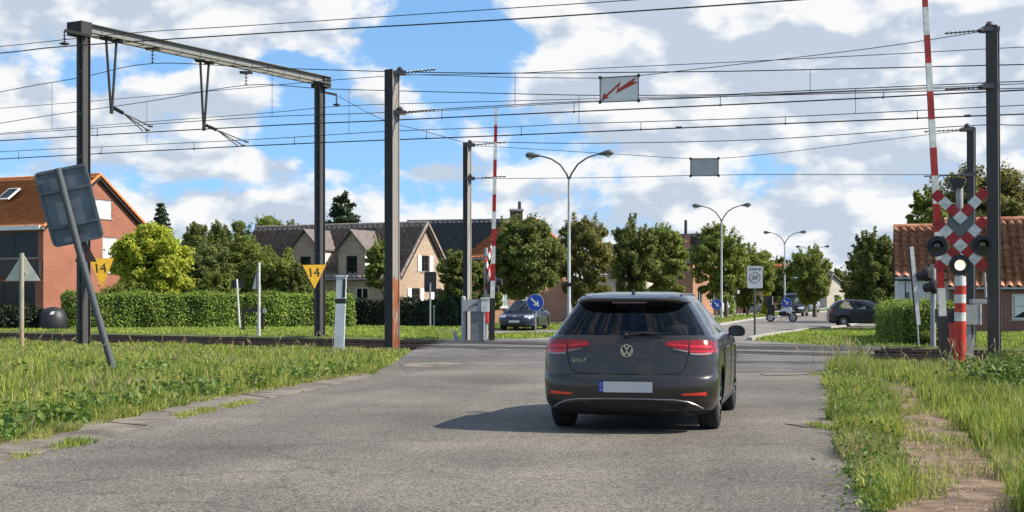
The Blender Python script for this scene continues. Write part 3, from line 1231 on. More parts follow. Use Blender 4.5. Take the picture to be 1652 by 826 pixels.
# interior
for (x, y, ht) in ((2.0, .36, 1.26), (2.0, -.36, 1.26), (1.12, .40, 1.10), (1.12, -.40, 1.10)):
    m = MB()
    m.box((x, y, .74), (.16, .46, .66))
    m.tube([(x - .02, y, 1.05), (x - .03, y, 1.12)], .03, 6)
    m.lathe([(.07, -.13), (.095, -.10), (.105, 0), (.095, .10), (.07, .13)], (x - .03, y, ht - .10), (0, 1, 0), 10)
    so_ = m.build('seat', M_seat, golf, True)
MB().box((2.95, 0, .86), (.35, 1.5, .24)).build('dashboard', M_seat, golf)
MB().tube([(2.75, 0, 1.28), (2.74, 0, 1.20)], .012, 6).box((2.72, 0, 1.19), (.03, .24, .07)).build('inside_mirror', M_black, golf)
MB().box((1.9, 0, .5), (2.6, 1.5, .02)).build('floor_pan', M_seat, golf)


# ---- other cars
def generic_car(name, label, cat, loc, heading, tab, paint, axles, zwin, group=None, Dr=.5, Df=.8, wheel_r=.31, track=.76, mirrors=True, front=True, plates=True, side_win=((.06, .44), (.49, .93)), lightz=(.62, .76), rearlamp=(.78, .98)):
    S = CarShape(tab, Dr, 3.0, Df, 2.6)
    r = thing(name, label, cat, loc, R(90) - heading, group)
    make_car_body(r, S, paint, M_glass, zwin, axles, wheel_r, .8, .82, side_win)
    for x in axles:
        for s in (-1, 1):
            add_wheel(r, x, s, wheel_r, track, 7)
    ff_, rr_ = S.front, S.rear
    Wm = S.at(.7)[2]
    for s in (-1, 1):
        surfstrip(ff_, 1, s * Wm * .52, s * Wm * .95, lin(lightz[1], lightz[1] + .03), lin(lightz[0] + .03, lightz[0] + .02), 10, .008).build('headlight', mat('headlight_glass', (.5, .52, .55), .1, .3, coat=1, var=.2, scale=25), r, True)
        surfstrip(rr_, -1, s * Wm * .62, s * Wm * .985, lin(rearlamp[1], rearlamp[1]), lin(rearlamp[0] + .02, rearlamp[0]), 8, .008).build('tail_lamp', M_redlamp, r, True)
        if mirrors:
            mirror(r, S.at(.98)[1] - .75, s * (Wm + .08), 1.0, paint)
        for x in (axles[0] + .55, axles[0] + 1.55):
            MB().bar((x, s * Wm * 1.014, .86), (x + .18, s * Wm * 1.014, .86), .03, .025).build('door_handle', paint, r)
        for x in (axles[0] + .42, axles[0] + 1.38, axles[0] + 2.2):
            MB().tube([(x, s * (S.at(z)[2] * 1.012 + .002), z) for z in (.3, .5, .7, .85, .95)], .006, 4).build('door_gap', M_seam, r)
    if front:
        surfstrip(ff_, 1, -Wm * .48, Wm * .48, lin(.72, .715, .72), lin(.64, .60, .64), 14, .006).build('grille', M_black, r, True)
        surfstrip(ff_, 1, -Wm * .5, Wm * .5, lin(.735, .73, .735), lin(.722, .717, .722), 14, .012).build('grille_bar', M_chrome, r, True)
        surfstrip(ff_, 1, -Wm * .6, Wm * .6, lin(.34, .35, .34), lin(.24, .22, .24), 14, .006).build('lower_grille', M_black, r, True)
        MB().lathe([(.06, 0), (.06, .012), (.045, .016)], (ff_(0, .69) + .004, 0, .69), (1, 0, 0), 20).build('emblem', M_chrome, r)
        xq = ff_(0, .45) + .012
        MB().box((xq, 0, .46), (.012, .52, .115)).build('number_plate', M_plate, r)
    xq = rr_(0, .8) - .01
    MB().box((xq, 0, .78), (.012, .52, .115)).build('number_plate', M_plate, r)
    for (x, y, ht) in ((2.35, .36, 1.2), (2.35, -.36, 1.2)):
        m = MB()
        m.box((x, y, .72), (.16, .46, .6))
        m.lathe([(.07, -.13), (.1, 0), (.07, .13)], (x - .03, y, ht - .1), (0, 1, 0), 8)
        m.build('seat', M_seat, r)
    return r, S


P_navy = carpaint('paint_blue_grey', (0.016, 0.024, 0.05), 0.25)
P_anth = carpaint('paint_anthracite', (0.014, 0.015, 0.024), 0.28)
P_silver = carpaint('paint_silver', (0.3, 0.31, 0.32), 0.35)
P_dark = carpaint('paint_black', (0.012, 0.013, 0.016), 0.3)
P_white = carpaint('paint_white', (0.7, 0.7, 0.7), 0.35)
sedan = [(.18, .18, 4.52, .80), (.25, .05, 4.62, .87), (.38, .0, 4.68, .89), (.55, .0, 4.68, .90), (.66, .015, 4.62, .90), (.76, .03, 4.45, .898), (.84, .05, 4.1, .892), (.90, .10, 3.75, .88), (.95, .3, 3.45, .87), (.99, .7, 3.3, .855),
         (1.1, .95, 3.05, .80), (1.22, 1.2, 2.78, .73), (1.33, 1.42, 2.52, .67), (1.40, 1.6, 2.35, .63), (1.445, 1.85, 2.2, .55), (1.465, 2.0, 2.1, .42)]
estate = [(.20, .15, 4.3, .80), (.28, .05, 4.38, .88), (.40, .0, 4.42, .90), (.60, .0, 4.42, .905), (.72, .01, 4.36, .905), (.82, .03, 4.15, .90), (.92, .06, 3.85, .89), (.99, .09, 3.6, .875), (1.02, .11, 3.45, .865),
          (1.15, .2, 3.2, .82), (1.28, .3, 2.92, .765), (1.40, .42, 2.62, .715), (1.45, .5, 2.5, .69), (1.50, .62, 2.3, .64), (1.535, .85, 2.1, .52), (1.545, 1.1, 1.9, .4)]
van = [(.25, .1, 4.7, .85), (.35, .0, 4.8, .93), (.6, .0, 4.8, .95), (.85, .02, 4.72, .95), (1.0, .02, 4.45, .94), (1.1, .03, 4.25, .93), (1.3, .05, 4.0, .90), (1.55, .08, 3.7, .87), (1.75, .12, 3.4, .83), (1.88, .25, 3.2, .78), (1.93, .5, 3.0, .6)]
# the sedan by the traffic island, nose towards the crossing and to the left
hd = R(193)
cpos = XY(845, 64.5)
off = Vector((math.sin(hd), math.cos(hd), 0)) * -2.3
generic_car('saloon_car', 'dark blue-grey saloon facing the crossing beside the round blue arrow sign', 'car', cpos + off, hd, sedan, P_navy, (.95, 3.65), (.99, 1.4), wheel_r=.32)[0].scale = (.91, .91, .91)
# estate on the driveway behind the clipped hedge, nose to the right
hd = R(97)
p0 = XY(1334, 73)
generic_car('estate_car', 'dark anthracite people carrier in the drive, nose hidden behind the clipped hedge', 'car', p0, hd, estate, P_anth, (.85, 3.55), (1.02, 1.45), wheel_r=.32, Dr=.35, side_win=((.03, .22), (.24, .52), (.55, .95)))[0].scale = (.89, .89, .89)
# traffic further up the street
hd = R(198)
generic_car('dark_van', 'dark people carrier coming down the street behind the parked motorcycle', 'car', XY(1277, 118) + Vector((1.5, 4.6, 0)), hd, van, P_dark, (.9, 3.9), (1.05, 1.75), wheel_r=.34, Dr=.3, track=.8)
generic_car('grey_van', 'silver grey van in the far lane left of the tree trunk', 'van', XY(1300, 150) + Vector((1.5, 4.6, 0)), hd, [(a, b, c, d * 1.05) for a, b, c, d in van], P_silver, (.9, 3.9), (1.05, 1.75), wheel_r=.34, Dr=.3, track=.85)
generic_car('white_van', 'white van parked behind the second blue arrow sign', 'van', XY(1141, 128), R(24), van, P_white, (.9, 3.9), (1.05, 1.75), wheel_r=.34, Dr=.3, track=.8)
generic_car('silver_car', 'small silver car parked beyond the speed zone sign', 'car', XY(1218, 135), R(22), estate, P_silver, (.85, 3.55), (1.02, 1.45), wheel_r=.32, Dr=.35)

# ---- motorcycle in the median gap, front wheel to the right
mc = thing('motorcycle', 'black and white touring motorcycle parked in the median gap', 'motorcycle', XY(1261, 88.5), R(-14))
mc.scale = (.88, .88, .88)
wr = .31
for x in (-.78, .78):
    m = MB()
    tv, tf = [], []
    n, k = 28, 8
    for i in range(n):
        a = 2 * math.pi * i / n
        for j in range(k):
            b = 2 * math.pi * j / k
            rr_ = .26 + .055 * math.cos(b)
            tv.append((x + rr_ * math.cos(a), .06 * math.sin(b), wr + rr_ * math.sin(a)))
    for i in range(n):
        for j in range(k):
            tf.append((i * k + j, ((i + 1) % n) * k + j, ((i + 1) % n) * k + (j + 1) % k, i * k + (j + 1) % k))
    wv = m.add(tv, tf).build('wheel', M_tyre, mc, True)
    rm = MB()
    for i in range(6):
        a = math.pi * i / 3
        rm.bar((x, 0, wr), (x + .23 * math.cos(a), 0, wr + .23 * math.sin(a)), .03, .03, (0, 1, 0))
    rm.lathe([(.05, -.06), (.05, .06)], (x, 0, wr), (0, 1, 0), 12)
    rm.lathe([(.235, -.03), (.235, .03), (.215, .03), (.215, -.03)], (x, 0, wr), (0, 1, 0), 24)
    rm.build('rim', M_alloy, wv)
MB().tube([(.78, .09, wr), (.52, .09, .95)], .025, 8).tube([(.78, -.09, wr), (.52, -.09, .95)], .025, 8).build('fork', M_alloy, mc)
MB().prism([(-.1, .42), (.25, .38), (.42, .55), (.3, .72), (-.15, .72), (-.25, .55)], (0, .14, 0), (1, 0, 0), (0, 0, 1), (0, -.28, 0)).build('engine', M_black, mc)
MB().prism([(.05, .74), (.32, .76), (.5, .92), (.3, 1.0), (.02, .95), (-.12, .82)], (0, .17, 0), (1, 0, 0), (0, 0, 1), (0, -.34, 0)).build('tank', P_white, mc, True)
MB().prism([(.3, .7), (.62, .6), (.72, .8), (.66, 1.02), (.5, 1.08), (.42, .95)], (0, .22, 0), (1, 0, 0), (0, 0, 1), (0, -.44, 0)).build('fairing', P_white, mc, True)
MB().prism([(.56, 1.04), (.66, 1.02), (.42, 1.38), (.38, 1.36)], (0, .18, 0), (1, 0, 0), (0, 0, 1), (0, -.36, 0)).build('windscreen', M_glassclear, mc)
MB().prism([(-.75, .86), (-.1, .8), (.0, .86), (-.1, .9), (-.5, .94), (-.78, .96)], (0, .15, 0), (1, 0, 0), (0, 0, 1), (0, -.3, 0)).build('saddle', M_black, mc, True)
MB().prism([(-1.05, .93), (-.5, .93), (-.46, 1.05), (-.52, 1.22), (-1.0, 1.22), (-1.08, 1.08)], (0, .24, 0), (1, 0, 0), (0, 0, 1), (0, -.48, 0)).build('top_case', M_black, mc, True)
for s in (-1, 1):
    MB().box((-.72, s * .28, .72), (.46, .2, .36)).build('pannier', M_black, mc)
    MB().tube([(.5, s * .05, 1.05), (.4, s * .36, 1.12), (.3, s * .40, 1.1)], .016, 6).build('handlebar', M_black, mc)
MB().tube([(.1, -.17, .38), (-.3, -.2, .34), (-.95, -.22, .42)], [.03, .035, .05], 8).build('exhaust', M_chrome, mc)
MB().tube([(-.02, .12, .4), (-.1, .3, .0)], .014, 6).build('kickstand', M_black, mc)

# ---------------------------------------------------------------- railway masts, wires, crossing equipment, signs, lamps
def weathered(name, base, rust, zsplit=None, amount=.5, rough=.7, metal=.1):
    """painted steel with rust; zsplit = height below which most of the paint is gone"""
    m = bpy.data.materials.new(name)
    m.use_nodes = True
    nt = m.node_tree
    b = nt.nodes['Principled BSDF']
    b.inputs['Roughness'].default_value = rough
    b.inputs['Metallic'].default_value = metal
    tcn = nd_(nt, 'ShaderNodeTexCoord')
    mp = nd_(nt, 'ShaderNodeMapping')
    mp.inputs['Scale'].default_value = (5, 5, 1.1)
    nt.links.new(tcn.outputs['Object'], mp.inputs[0])
    no = nd_(nt, 'ShaderNodeTexNoise')
    no.inputs['Scale'].default_value = 1.6
    no.inputs['Detail'].default_value = 9
    no.inputs['Roughness'].default_value = .65
    nt.links.new(mp.outputs[0], no.inputs['Vector'])
    v = no.outputs[0]
    if zsplit is not None:
        sp = nd_(nt, 'ShaderNodeSeparateXYZ')
        nt.links.new(tcn.outputs['Object'], sp.inputs[0])
        r0 = nd_(nt, 'ShaderNodeMapRange')
        r0.inputs[1].default_value = zsplit + .15
        r0.inputs[2].default_value = zsplit - .15
        r0.inputs[3].default_value = -.05
        r0.inputs[4].default_value = .17
        nt.links.new(sp.outputs[2], r0.inputs[0])
        ad = nd_(nt, 'ShaderNodeMath', operation='ADD')
        nt.links.new(v, ad.inputs[0])
        nt.links.new(r0.outputs[0], ad.inputs[1])
        v = ad.outputs[0]
    r = nd_(nt, 'ShaderNodeValToRGB')
    r.color_ramp.elements[0].position = .62 - .1 * amount
    r.color_ramp.elements[1].position = .72 - .1 * amount
    r.color_ramp.elements[0].color = tuple(base) + (1,)
    r.color_ramp.elements[1].color = tuple(rust) + (1,)
    nt.links.new(v, r.inputs[0])
    nt.links.new(r.outputs[0], b.inputs['Base Color'])
    bp = nd_(nt, 'ShaderNodeBump')
    bp.inputs['Strength'].default_value = .3
    bp.inputs['Distance'].default_value = .01
    nt.links.new(no.outputs[0], bp.inputs['Height'])
    nt.links.new(bp.outputs[0], b.inputs['Normal'])
    MATS[name] = m
    return m


M_mast = weathered('mast_steel', (.055, .055, .055), (.09, .06, .04), None, .1)
M_mastw = weathered('mast_painted_rusty', (.24, .22, .20), (.25, .075, .022), 2.0, .55)
M_mastp = weathered('mast_painted', (.28, .27, .255), (.30, .13, .06), None, .35)
M_mastd = weathered('mast_dark', (.028, .028, .028), (.06, .045, .035), None, .2)  # also carries the shade painted on the masts' camera-side faces
M_beam = weathered('beam_steel', (.20, .20, .19), (.16, .13, .10), None, .3)
M_wire = mat('wire_copper', (.028, .028, .026), .6, .5, var=.2, scale=2)
M_ins = mat('insulator', (.05, .035, .03), .25, var=.2, scale=20, coat=.5)
M_galv = mat('galvanised', (.36, .37, .37), .45, .6, var=.15, scale=8)
M_yel = mat('marker_yellow', (.68, .38, .018), .55, var=.16, scale=6, detail=8)
M_ink = mat('sign_black', (.012, .012, .012), .6, var=.1)
M_red = mat('signal_red', (.34, .013, .012), .5, var=.3, scale=7, bump=.08, detail=8)
M_redpost = mat('post_red', (.48, .028, .014), .48, var=.28, scale=6, detail=8)
M_white = mat('signal_white', (.60, .60, .57), .55, var=.2, scale=7, detail=8)
M_dk = mat('equipment_black', (.018, .018, .02), .5, var=.25, scale=12)
M_boxg = mat('cabinet_grey', (.30, .31, .31), .55, var=.12, scale=3, bump=.1)
M_blue = mat('sign_blue', (.008, .06, .42), .4, var=.06, scale=5)
M_signback = mat('sign_back_aluminium', (.115, .14, .165), .5, .3, var=.2, scale=3, bump=.1)
M_rib = mat('sign_rib', (.10, .12, .14), .5, .3, var=.2)
M_leanpole = weathered('leaning_pole_steel', (.075, .085, .095), (.11, .08, .06), None, .2)


def pole_box(name, label, px, d, ytop, w1, w2, mats, group=None, lean=0.0):
    """railway mast: H section, -ND face on the shaded side, TD face right side; w1 along TD, w2 along ND"""
    b = XY(px, d)
    h = HC + (YH - ytop) * d / F
    t = thing(name, label, 'mast', b, 0, group)
    m = MB()
    fl = .03
    A, B = TD, ND
    # two flanges (facing -ND and +ND) joined by a web, closed on the TD side by a cover plate
    for s in (-1, 1):
        o = B * (s * (w2 / 2 - fl / 2))
        m.prism([(-w1 / 2, -.3), (w1 / 2, -.3), (w1 / 2, h), (-w1 / 2, h)], o - B * fl / 2, A, (lean, 0, 1), B * fl)
    m.prism([(-w2 / 2 + fl, -.3), (w2 / 2 - fl, -.3), (w2 / 2 - fl, h - .02), (-w2 / 2 + fl, h - .02)], A * (w1 / 2 - .05), B, (lean, 0, 1), A * .03)
    m.build('shaft', mats, t)
    return t, h


# ---- the portal over both tracks
PL, PR = XY(135, 43.4), XY(516, 53.5)
PD = (PR - PL).normalized()
PT = Vector((PD.y, -PD.x, 0))


def pport(px):
    """depth on the portal line seen at column px"""
    k = (px - CX) / F
    u = (k * PL.y - PL.x) / ((PR.x - PL.x) - k * (PR.y - PL.y))
    return PL.y + (PR.y - PL.y) * u


portal = thing('catenary_portal', 'tall dark steel portal frame spanning both railway tracks', 'catenary portal', PL, 0)


def loc(v):
    return Vector(v) - PL


for (base_, top_) in ((PL, 38), (PR, 122)):
    h = HC + (YH - top_) * base_.y / F
    o = loc(base_)
    m = MB()
    for (c, wd, dh) in ((-.085, .12, 0), (.095, .085, -.05)):
        # channel: web and two lips
        cc = o + PT * c
        s_ = 1 if c > 0 else -1
        m.bar(cc - PT * (s_ * wd * .4) + Vector((0, 0, -.3)), cc - PT * (s_ * wd * .4) + Vector((0, 0, h + dh)), .03, .30, PD)
        for e in (-1, 1):
            m.bar(cc + PD * (e * .14) + Vector((0, 0, -.3)), cc + PD * (e * .14) + Vector((0, 0, h + dh)), .022, wd, PT)
    z = .5
    while z < h - 1:
        m.box((0, 0, 0), (.24, .012, .10), 0, Matrix.Translation(o + PD * -.155 + Vector((0, 0, z))) @ Matrix.Rotation(math.atan2(PT.y, PT.x), 4, 'Z'))
        z += 1.3
    m.build('mast', M_mast, portal)
m = MB()
b0, b1 = loc(P(122, 44, pport(128))), loc(P(524, 131, pport(522)))
zb = (b0.z + b1.z) / 2
b0.z, b1.z = b0.z, b0.z + (b1.z - b0.z)
bd = (b1 - b0).normalized()
for off_ in (.13,):
    q = PT * off_
m.bar(b0 + PT * .2, b1 + PT * .2, .02, .23)
m.bar(b0 + PT * .26 + Vector((0, 0, .125)), b1 + PT * .26 + Vector((0, 0, .125)), .15, .022)
m.bar(b0 + PT * .26 + Vector((0, 0, -.125)), b1 + PT * .26 + Vector((0, 0, -.125)), .15, .022)
m.bar(b0 - PT * .2, b1 - PT * .2, .02, .23)
m.bar(b0 - PT * .26 + Vector((0, 0, .125)), b1 - PT * .26 + Vector((0, 0, .125)), .14, .02)
m.bar(b0 - PT * .26 + Vector((0, 0, -.125)), b1 - PT * .26 + Vector((0, 0, -.125)), .14, .02)
n_ = 14
for i in range(n_ + 1):
    c = b0 + (b1 - b0) * (i / n_)
    m.bar(c + PT * .215 - Vector((0, 0, .15)), c + PT * .215 + Vector((0, 0, .15)), .02, .03, PT)
    m.bar(c - PT * .2 - Vector((0, 0, .16)), c + PT * .2 - Vector((0, 0, .16)), .05, .012)
m.build('crossbeam', M_beam, portal)
for (px, py) in ((128, 47), (518, 133)):
    c = loc(P(px, py, pport(px)))
    MB().box((0, 0, 0), (.62, .42, .40), 0, Matrix.Translation(c) @ Matrix.Rotation(math.atan2(PT.y, PT.x), 4, 'Z')).build('beam_bracket', M_mastd, portal)


def insul(mb, p, q, n=6, r=.05):
    p, q = Vector(p), Vector(q)
    d = (q - p)
    mb.tube([p, q], .016, 6)
    L_ = d.length
    d.normalize()
    for i in range(n):
        mb.lathe([(.018, -.012), (r, 0), (.018, .02)], p + d * (L_ * (i + .5) / n), d, 10)


for (tx1, ty1, tx2, ty2, bx_, by_, ex_, ey_) in ((171, 61, 188, 65, 180, 178, 243, 207), (323, 97, 337, 100, 329, 206, 398, 232)):
    d = pport(bx_)
    hg = MB()
    bt = loc(P(bx_, by_, d))
    for (tx, ty) in ((tx1, ty1), (tx2, ty2)):
        hg.tube([loc(P(tx, ty, pport(tx))), loc(P(bx_ + (tx - bx_) * .12, by_ - 4, d))], .042, 8)
        hg.box(tuple(loc(P(tx, ty + 1, pport(tx)))), (.32, .32, .06))
    hg.tube([bt + Vector((0, 0, .15)), bt - Vector((0, 0, .1))], .06, 8)
    ho = hg.build('hanger', M_mastd, portal, True)
    arm = MB()
    s0 = loc(P(bx_ + 3, by_ - 4, d))
    s1 = loc(P(bx_ + (ex_ - bx_) * .30, by_ + (ey_ - by_) * .3 - 4, d + .5))
    insul(arm, s0, s1, 5, .065)
    for (fx, fy) in ((1.0, -3), (.92, 3), (.80, 4)):
        arm.tube([s1, loc(P(bx_ + (ex_ - bx_) * fx, ey_ + fy, d + 1.7 * fx))], .018, 6)
    for (fx, fy) in ((1.0, -3), (.92, 3)):
        arm.box(tuple(loc(P(bx_ + (ex_ - bx_) * fx, ey_ + fy, d + 1.7 * fx))), (.14, .05, .05))
    arm.build('registration_arm', M_mastd, portal, True)
for (px, y0, y1) in ((246, 80, 103), (397, 118, 138)):
    m = MB()
    d = pport(px)
    insul(m, loc(P(px, y0, d)), loc(P(px, y1, d)), 4, .075)
    m.box(tuple(loc(P(px, y0 - 1, d))), (.42, .3, .06))
    m.build('insulator', M_ins, portal, True)
for (xa, ya, xb, yb, yi, d) in ((104, 49, 146, 58, 73, 42.6), (508, 146, 543, 153, 171, 53.6)):
    m = MB()
    m.bar(loc(P(xa, ya, d)), loc(P(xb, yb, d + .3)), .07, .08)
    ex2, ey2 = (xa, ya) if xa < 300 else (xb, yb)
    insul(m, loc(P(ex2, ey2, d)), loc(P(ex2, yi - 3, d)), 4, .06)
    m.lathe([(.03, 0), (.14, .03), (.14, .06), (.03, .09)], loc(P(ex2, yi, d)), (0, 0, 1), 10)
    m.build('side_arm', M_mastd, portal, True)

# other masts
GRP = None
pole3, h3 = pole_box('catenary_mast', 'tall weathered mast with rusty orange foot, left of the road', 633, 39.4, 113, .25, .34, M_mastw)
MB().prism([(-.135, -.3), (.135, -.3), (.135, h3), (-.135, h3)], ND * -.185, TD, (0, 0, 1), ND * .012).build('shaded_face', M_mastd, pole3)  # dark sheet: shade on the face turned from the sun, as colour
polef, hf = pole_box('catenary_mast', 'pale mast with one shade-darkened face behind the grey crossing control box', 754, 48.9, 230, .17, .26, M_mastp)
MB().prism([(-.09, -.3), (.09, -.3), (.09, hf), (-.09, hf)], ND * -.142, TD, (0, 0, 1), ND * .01).build('shaded_face', M_mastd, polef)  # same here, the shaded face painted darker than the shaft
poler, hr = pole_box('catenary_mast', 'tall dark grey steel mast at the right edge, right of the red crosses', 1605, 30.6, 42, .22, .26, M_mast, lean=-.006)
MB().prism([(-.12, -.3), (.12, -.3), (.12, hr), (-.12, hr)], ND * -.145, TD, (-.006, 0, 1), ND * .01).build('shaded_face', M_mast, poler)
polq, hq = pole_box('catenary_mast', 'dark steel mast standing directly behind the red and white crosses', 1567, 41, 205, .20, .26, M_mast)
for (tt_, lst, dd, sgn) in ((pole3, ((118, 645), (182, 645)), 39.4, 1), (polef, ((234, 758), (288, 758)), 48.9, 1), (poler, ((48, 1596), (140, 1596)), 30.6, -1), (polq, ((209, 1560), (282, 1560)), 41, -1)):
    for (yy, xx) in lst:
        m = MB()
        p = P(xx, yy, dd) - tt_.location
        m.box(tuple(p), (.36, .30, .10))
        insul(m, p + TD * (sgn * .1), p + TD * (sgn * (.1 + 1.1 * dd / 40)) + Vector((0, 0, .01)), 9, .045)
        m.lathe([(.05, 0), (.10, .04), (.05, .12)], p + Vector((0, 0, .05)), (0, 0, 1), 8)
        m.build('bracket', M_ins, tt_, True)


# wires -----------------------------------------------------------------
def wire(name, label, pts, r, dfun, group='overhead line wires'):
    ps = [P(x, y, dfun(x)) for x, y in pts]
    # smooth Catmull-Rom through the measured points
    out = []
    for i in range(len(ps) - 1):
        p0 = ps[i - 1] if i else ps[0] * 2 - ps[1]
        p1, p2 = ps[i], ps[i + 1]
        p3 = ps[i + 2] if i + 2 < len(ps) else ps[-1] * 2 - ps[-2]
        for k in range(8):
            t = k / 8
            out.append(.5 * ((2 * p1) + (p2 - p0) * t + (2 * p0 - 5 * p1 + 4 * p2 - p3) * t * t + (3 * p1 - p0 - 3 * p2 + p3) * t ** 3))
    out.append(ps[-1])
    o = MB().tube(out, r, 5).build(name, M_wire, None, True)
    tag(o, label, 'wire', group)
    return o


d1 = lambda x: plane_d(x, N1)
d2 = lambda x: plane_d(x, N2)
d0 = lambda x: plane_d(x, 29.4)
dfar = lambda x: plane_d(x, 42.3)
LW, RW = -260, 1900
wire('feeder_wire', 'uppermost thin wire passing behind the left portal mast', [(LW, 99), (0, 75), (208, 53.6), (420, 40), (826, 13), (1020, 0), (1500, -34)], .012, lambda x: plane_d(x, 30.6))
wire('feeder_wire', 'second wire from the top, hung from the portal arm at upper left', [(LW, 108), (0, 85.8), (104, 75), (420, 54), (826, 31), (1285, 0), (1900, -44)], .018, d0)
wire('catenary_wire', 'sagging support wire of the near track, hung from the portal insulator', [(LW, 205), (0, 148.6), (130, 125), (246, 102.5), (420, 109), (625, 115.4), (820, 118), (1083, 116), (1240, 113.8), (1652, 104), (1900, 97)], .014, d1)
wire('catenary_wire', 'sagging support wire of the far track, hung from the second portal insulator', [(LW, 250), (0, 199), (237, 164), (397, 137.5), (504, 142), (563, 144.5), (820, 151), (968, 153.8), (1162, 152.6), (1240, 149), (1652, 131), (1900, 120)], .014, d2)
wire('anchor_wire', 'thin wire rising from the left edge to the top of the rusty mast', [(LW, 190), (0, 174.6), (325, 148), (504, 132), (632, 122)], .010, lambda x: 39.4 + (632 - x) * .022)
wire('contact_wire', 'thick contact wire of the near track, under its support wires', [(LW, 243), (0, 227), (420, 203.5), (624, 194.4), (820, 185), (1240, 166), (1596, 148), (1900, 134)], .018, d1)
wire('auxiliary_wire', 'upper auxiliary wire just above the near contact wire', [(LW, 236), (0, 215), (125, 205), (420, 183), (563, 170.5), (820, 163), (968, 159), (1240, 151.5), (1652, 135), (1900, 126)], .010, lambda x: plane_d(x, N1 + .25))
wire('auxiliary_wire', 'lower auxiliary wire just above the near contact wire', [(LW, 236), (0, 217), (180, 205), (420, 189), (624, 181.4), (820, 169.5), (1030, 160), (1240, 153.8), (1596, 144), (1900, 133)], .012, d1)
wire('contact_wire', 'thick contact wire of the far track, lowest of the parallel pairs', [(LW, 272), (0, 256.6), (420, 234.6), (820, 218.3), (1240, 200.5), (1652, 184), (1900, 175)], .019, d2)
wire('auxiliary_wire', 'auxiliary wire just above the far contact wire', [(LW, 262), (0, 245), (163, 237), (420, 224.5), (624, 212), (820, 205), (934, 199.6), (1240, 189.6), (1652, 169.7), (1900, 158)], .012, d2)
wire('feeder_wire', 'wire between the tops of the two far masts over the crossing', [(760, 229), (820, 229.8), (970, 231), (1240, 224.5), (1558, 203), (1652, 202), (1900, 202)], .013, dfar)
wire('span_wire', 'upper wire carrying the blank grey hanging board', [(760, 235), (820, 238), (1000, 249), (1114, 256), (1159, 255.5), (1240, 248.5), (1400, 229), (1558, 210)], .009, dfar)
wire('span_wire', 'lower wire carrying the blank grey hanging board', [(762, 287), (820, 288), (1000, 286), (1114, 283), (1159, 282.5), (1240, 281.6), (1558, 282)], .010, dfar)
dn = lambda x: 39.4 + (x - 640) * (30.6 - 39.4) / (1597 - 640) - 1.2 * math.sin(math.pi * (x - 640) / 957) * .6
wire('span_wire', 'upper wire carrying the hanging board with the red lightning arrow', [(640, 120), (720, 121.8), (820, 124.6), (968, 126), (1030, 122), (1110, 113), (1240, 98), (1420, 76), (1596, 49)], .009, dn)
wire('span_wire', 'lower wire carrying the hanging board with the red lightning arrow', [(645, 184), (683, 180.5), (820, 172), (968, 164), (1030, 162), (1240, 153), (1420, 146), (1596, 140)], .009, dn)
wire('feeder_wire', 'thin wire fanning upward to the right behind the striped barrier boom', [(640, 121), (820, 118.5), (971, 110), (1240, 97.4), (1480, 85), (1652, 76), (1900, 66)], .009, lambda x: dn(min(x, 1597)) + .4)
wire('stay_wire', 'thin diagonal wire from the portal down to the far pale mast', [(545, 155), (618, 193), (690, 213), (752, 231)], .010, lambda x: 53.5 + (x - 545) * (49 - 53.5) / 207)
for (x, y0, y1, dd, lab) in ((84, 134, 209, d1, 'left of the left portal mast'), (439, 110, 188, d1, 'left of the right portal mast'), (831, 118, 168.5, d1, 'above the striped far barrier'), (1307, 112.5, 150.5, d1, 'right of the road'),
                             (237, 164, 232, d2, 'under the portal beam'), (563, 144.5, 216, d2, 'between portal and rusty mast'), (934, 153.5, 200, d2, 'left of the lightning board'), (1380, 144, 183, d2, 'left of the right boom')):
    o = MB().tube([P(x, y0, dd(x)), P(x, y1, dd(x))], .008, 5).build('dropper_wire', M_wire)
    tag(o, 'vertical dropper wire ' + lab, 'wire', 'long vertical droppers')
for (x, y0, y1, dd, lab) in ((157, 206, 218.5, d1, 'left of the first hanger'), (713, 176, 190, d1, 'right of the rusty mast'), (926, 165, 180.5, d1, 'left of the lightning board'), (1162, 156.5, 169.5, d1, 'right of the lightning board'), (1425, 148.5, 157, d1, 'left of the right boom'),
                             (30, 243.5, 255, d2, 'near the left edge'), (162, 237, 248, d2, 'right of the left portal mast'), (313, 229.5, 240.5, d2, 'under the second hanger'), (475, 221.5, 232, d2, 'left of the right portal mast'), (688, 210.5, 223.5, d2, 'right of the rusty mast'), (841, 204, 217.5, d2, 'right of the striped far boom'), (1034, 196, 209, d2, 'under the lightning board'), (1267, 188.5, 199.5, d2, 'over the far lamps'), (1480, 178, 190.5, d2, 'left of the right boom')):
    dx = 3 if lab.startswith('right of the left') else 0
    o = MB().tube([P(x + dx, y0, dd(x)), P(x, y1, dd(x))], .010, 5).lathe([(.02, -.03), (.03, 0), (.02, .03)], P(x, y1, dd(x)), (0, 0, 1), 6).build('contact_dropper', M_wire)
    tag(o, 'short dropper clip above the %s contact wire %s' % ('near' if dd is d1 else 'far', lab), 'wire', 'short droppers on the contact wires')
for (x, y, lab) in ((1095, 206, 'below the lightning board'), (1561, 187, 'just left of the right mast')):
    o = MB().tube([P(x - 5, y, d2(x)), P(x + 5, y - .4, d2(x))], .035, 8).build('wire_splice', M_wire)
    tag(o, 'short dark splice sleeve on the far contact wire ' + lab, 'wire splice')


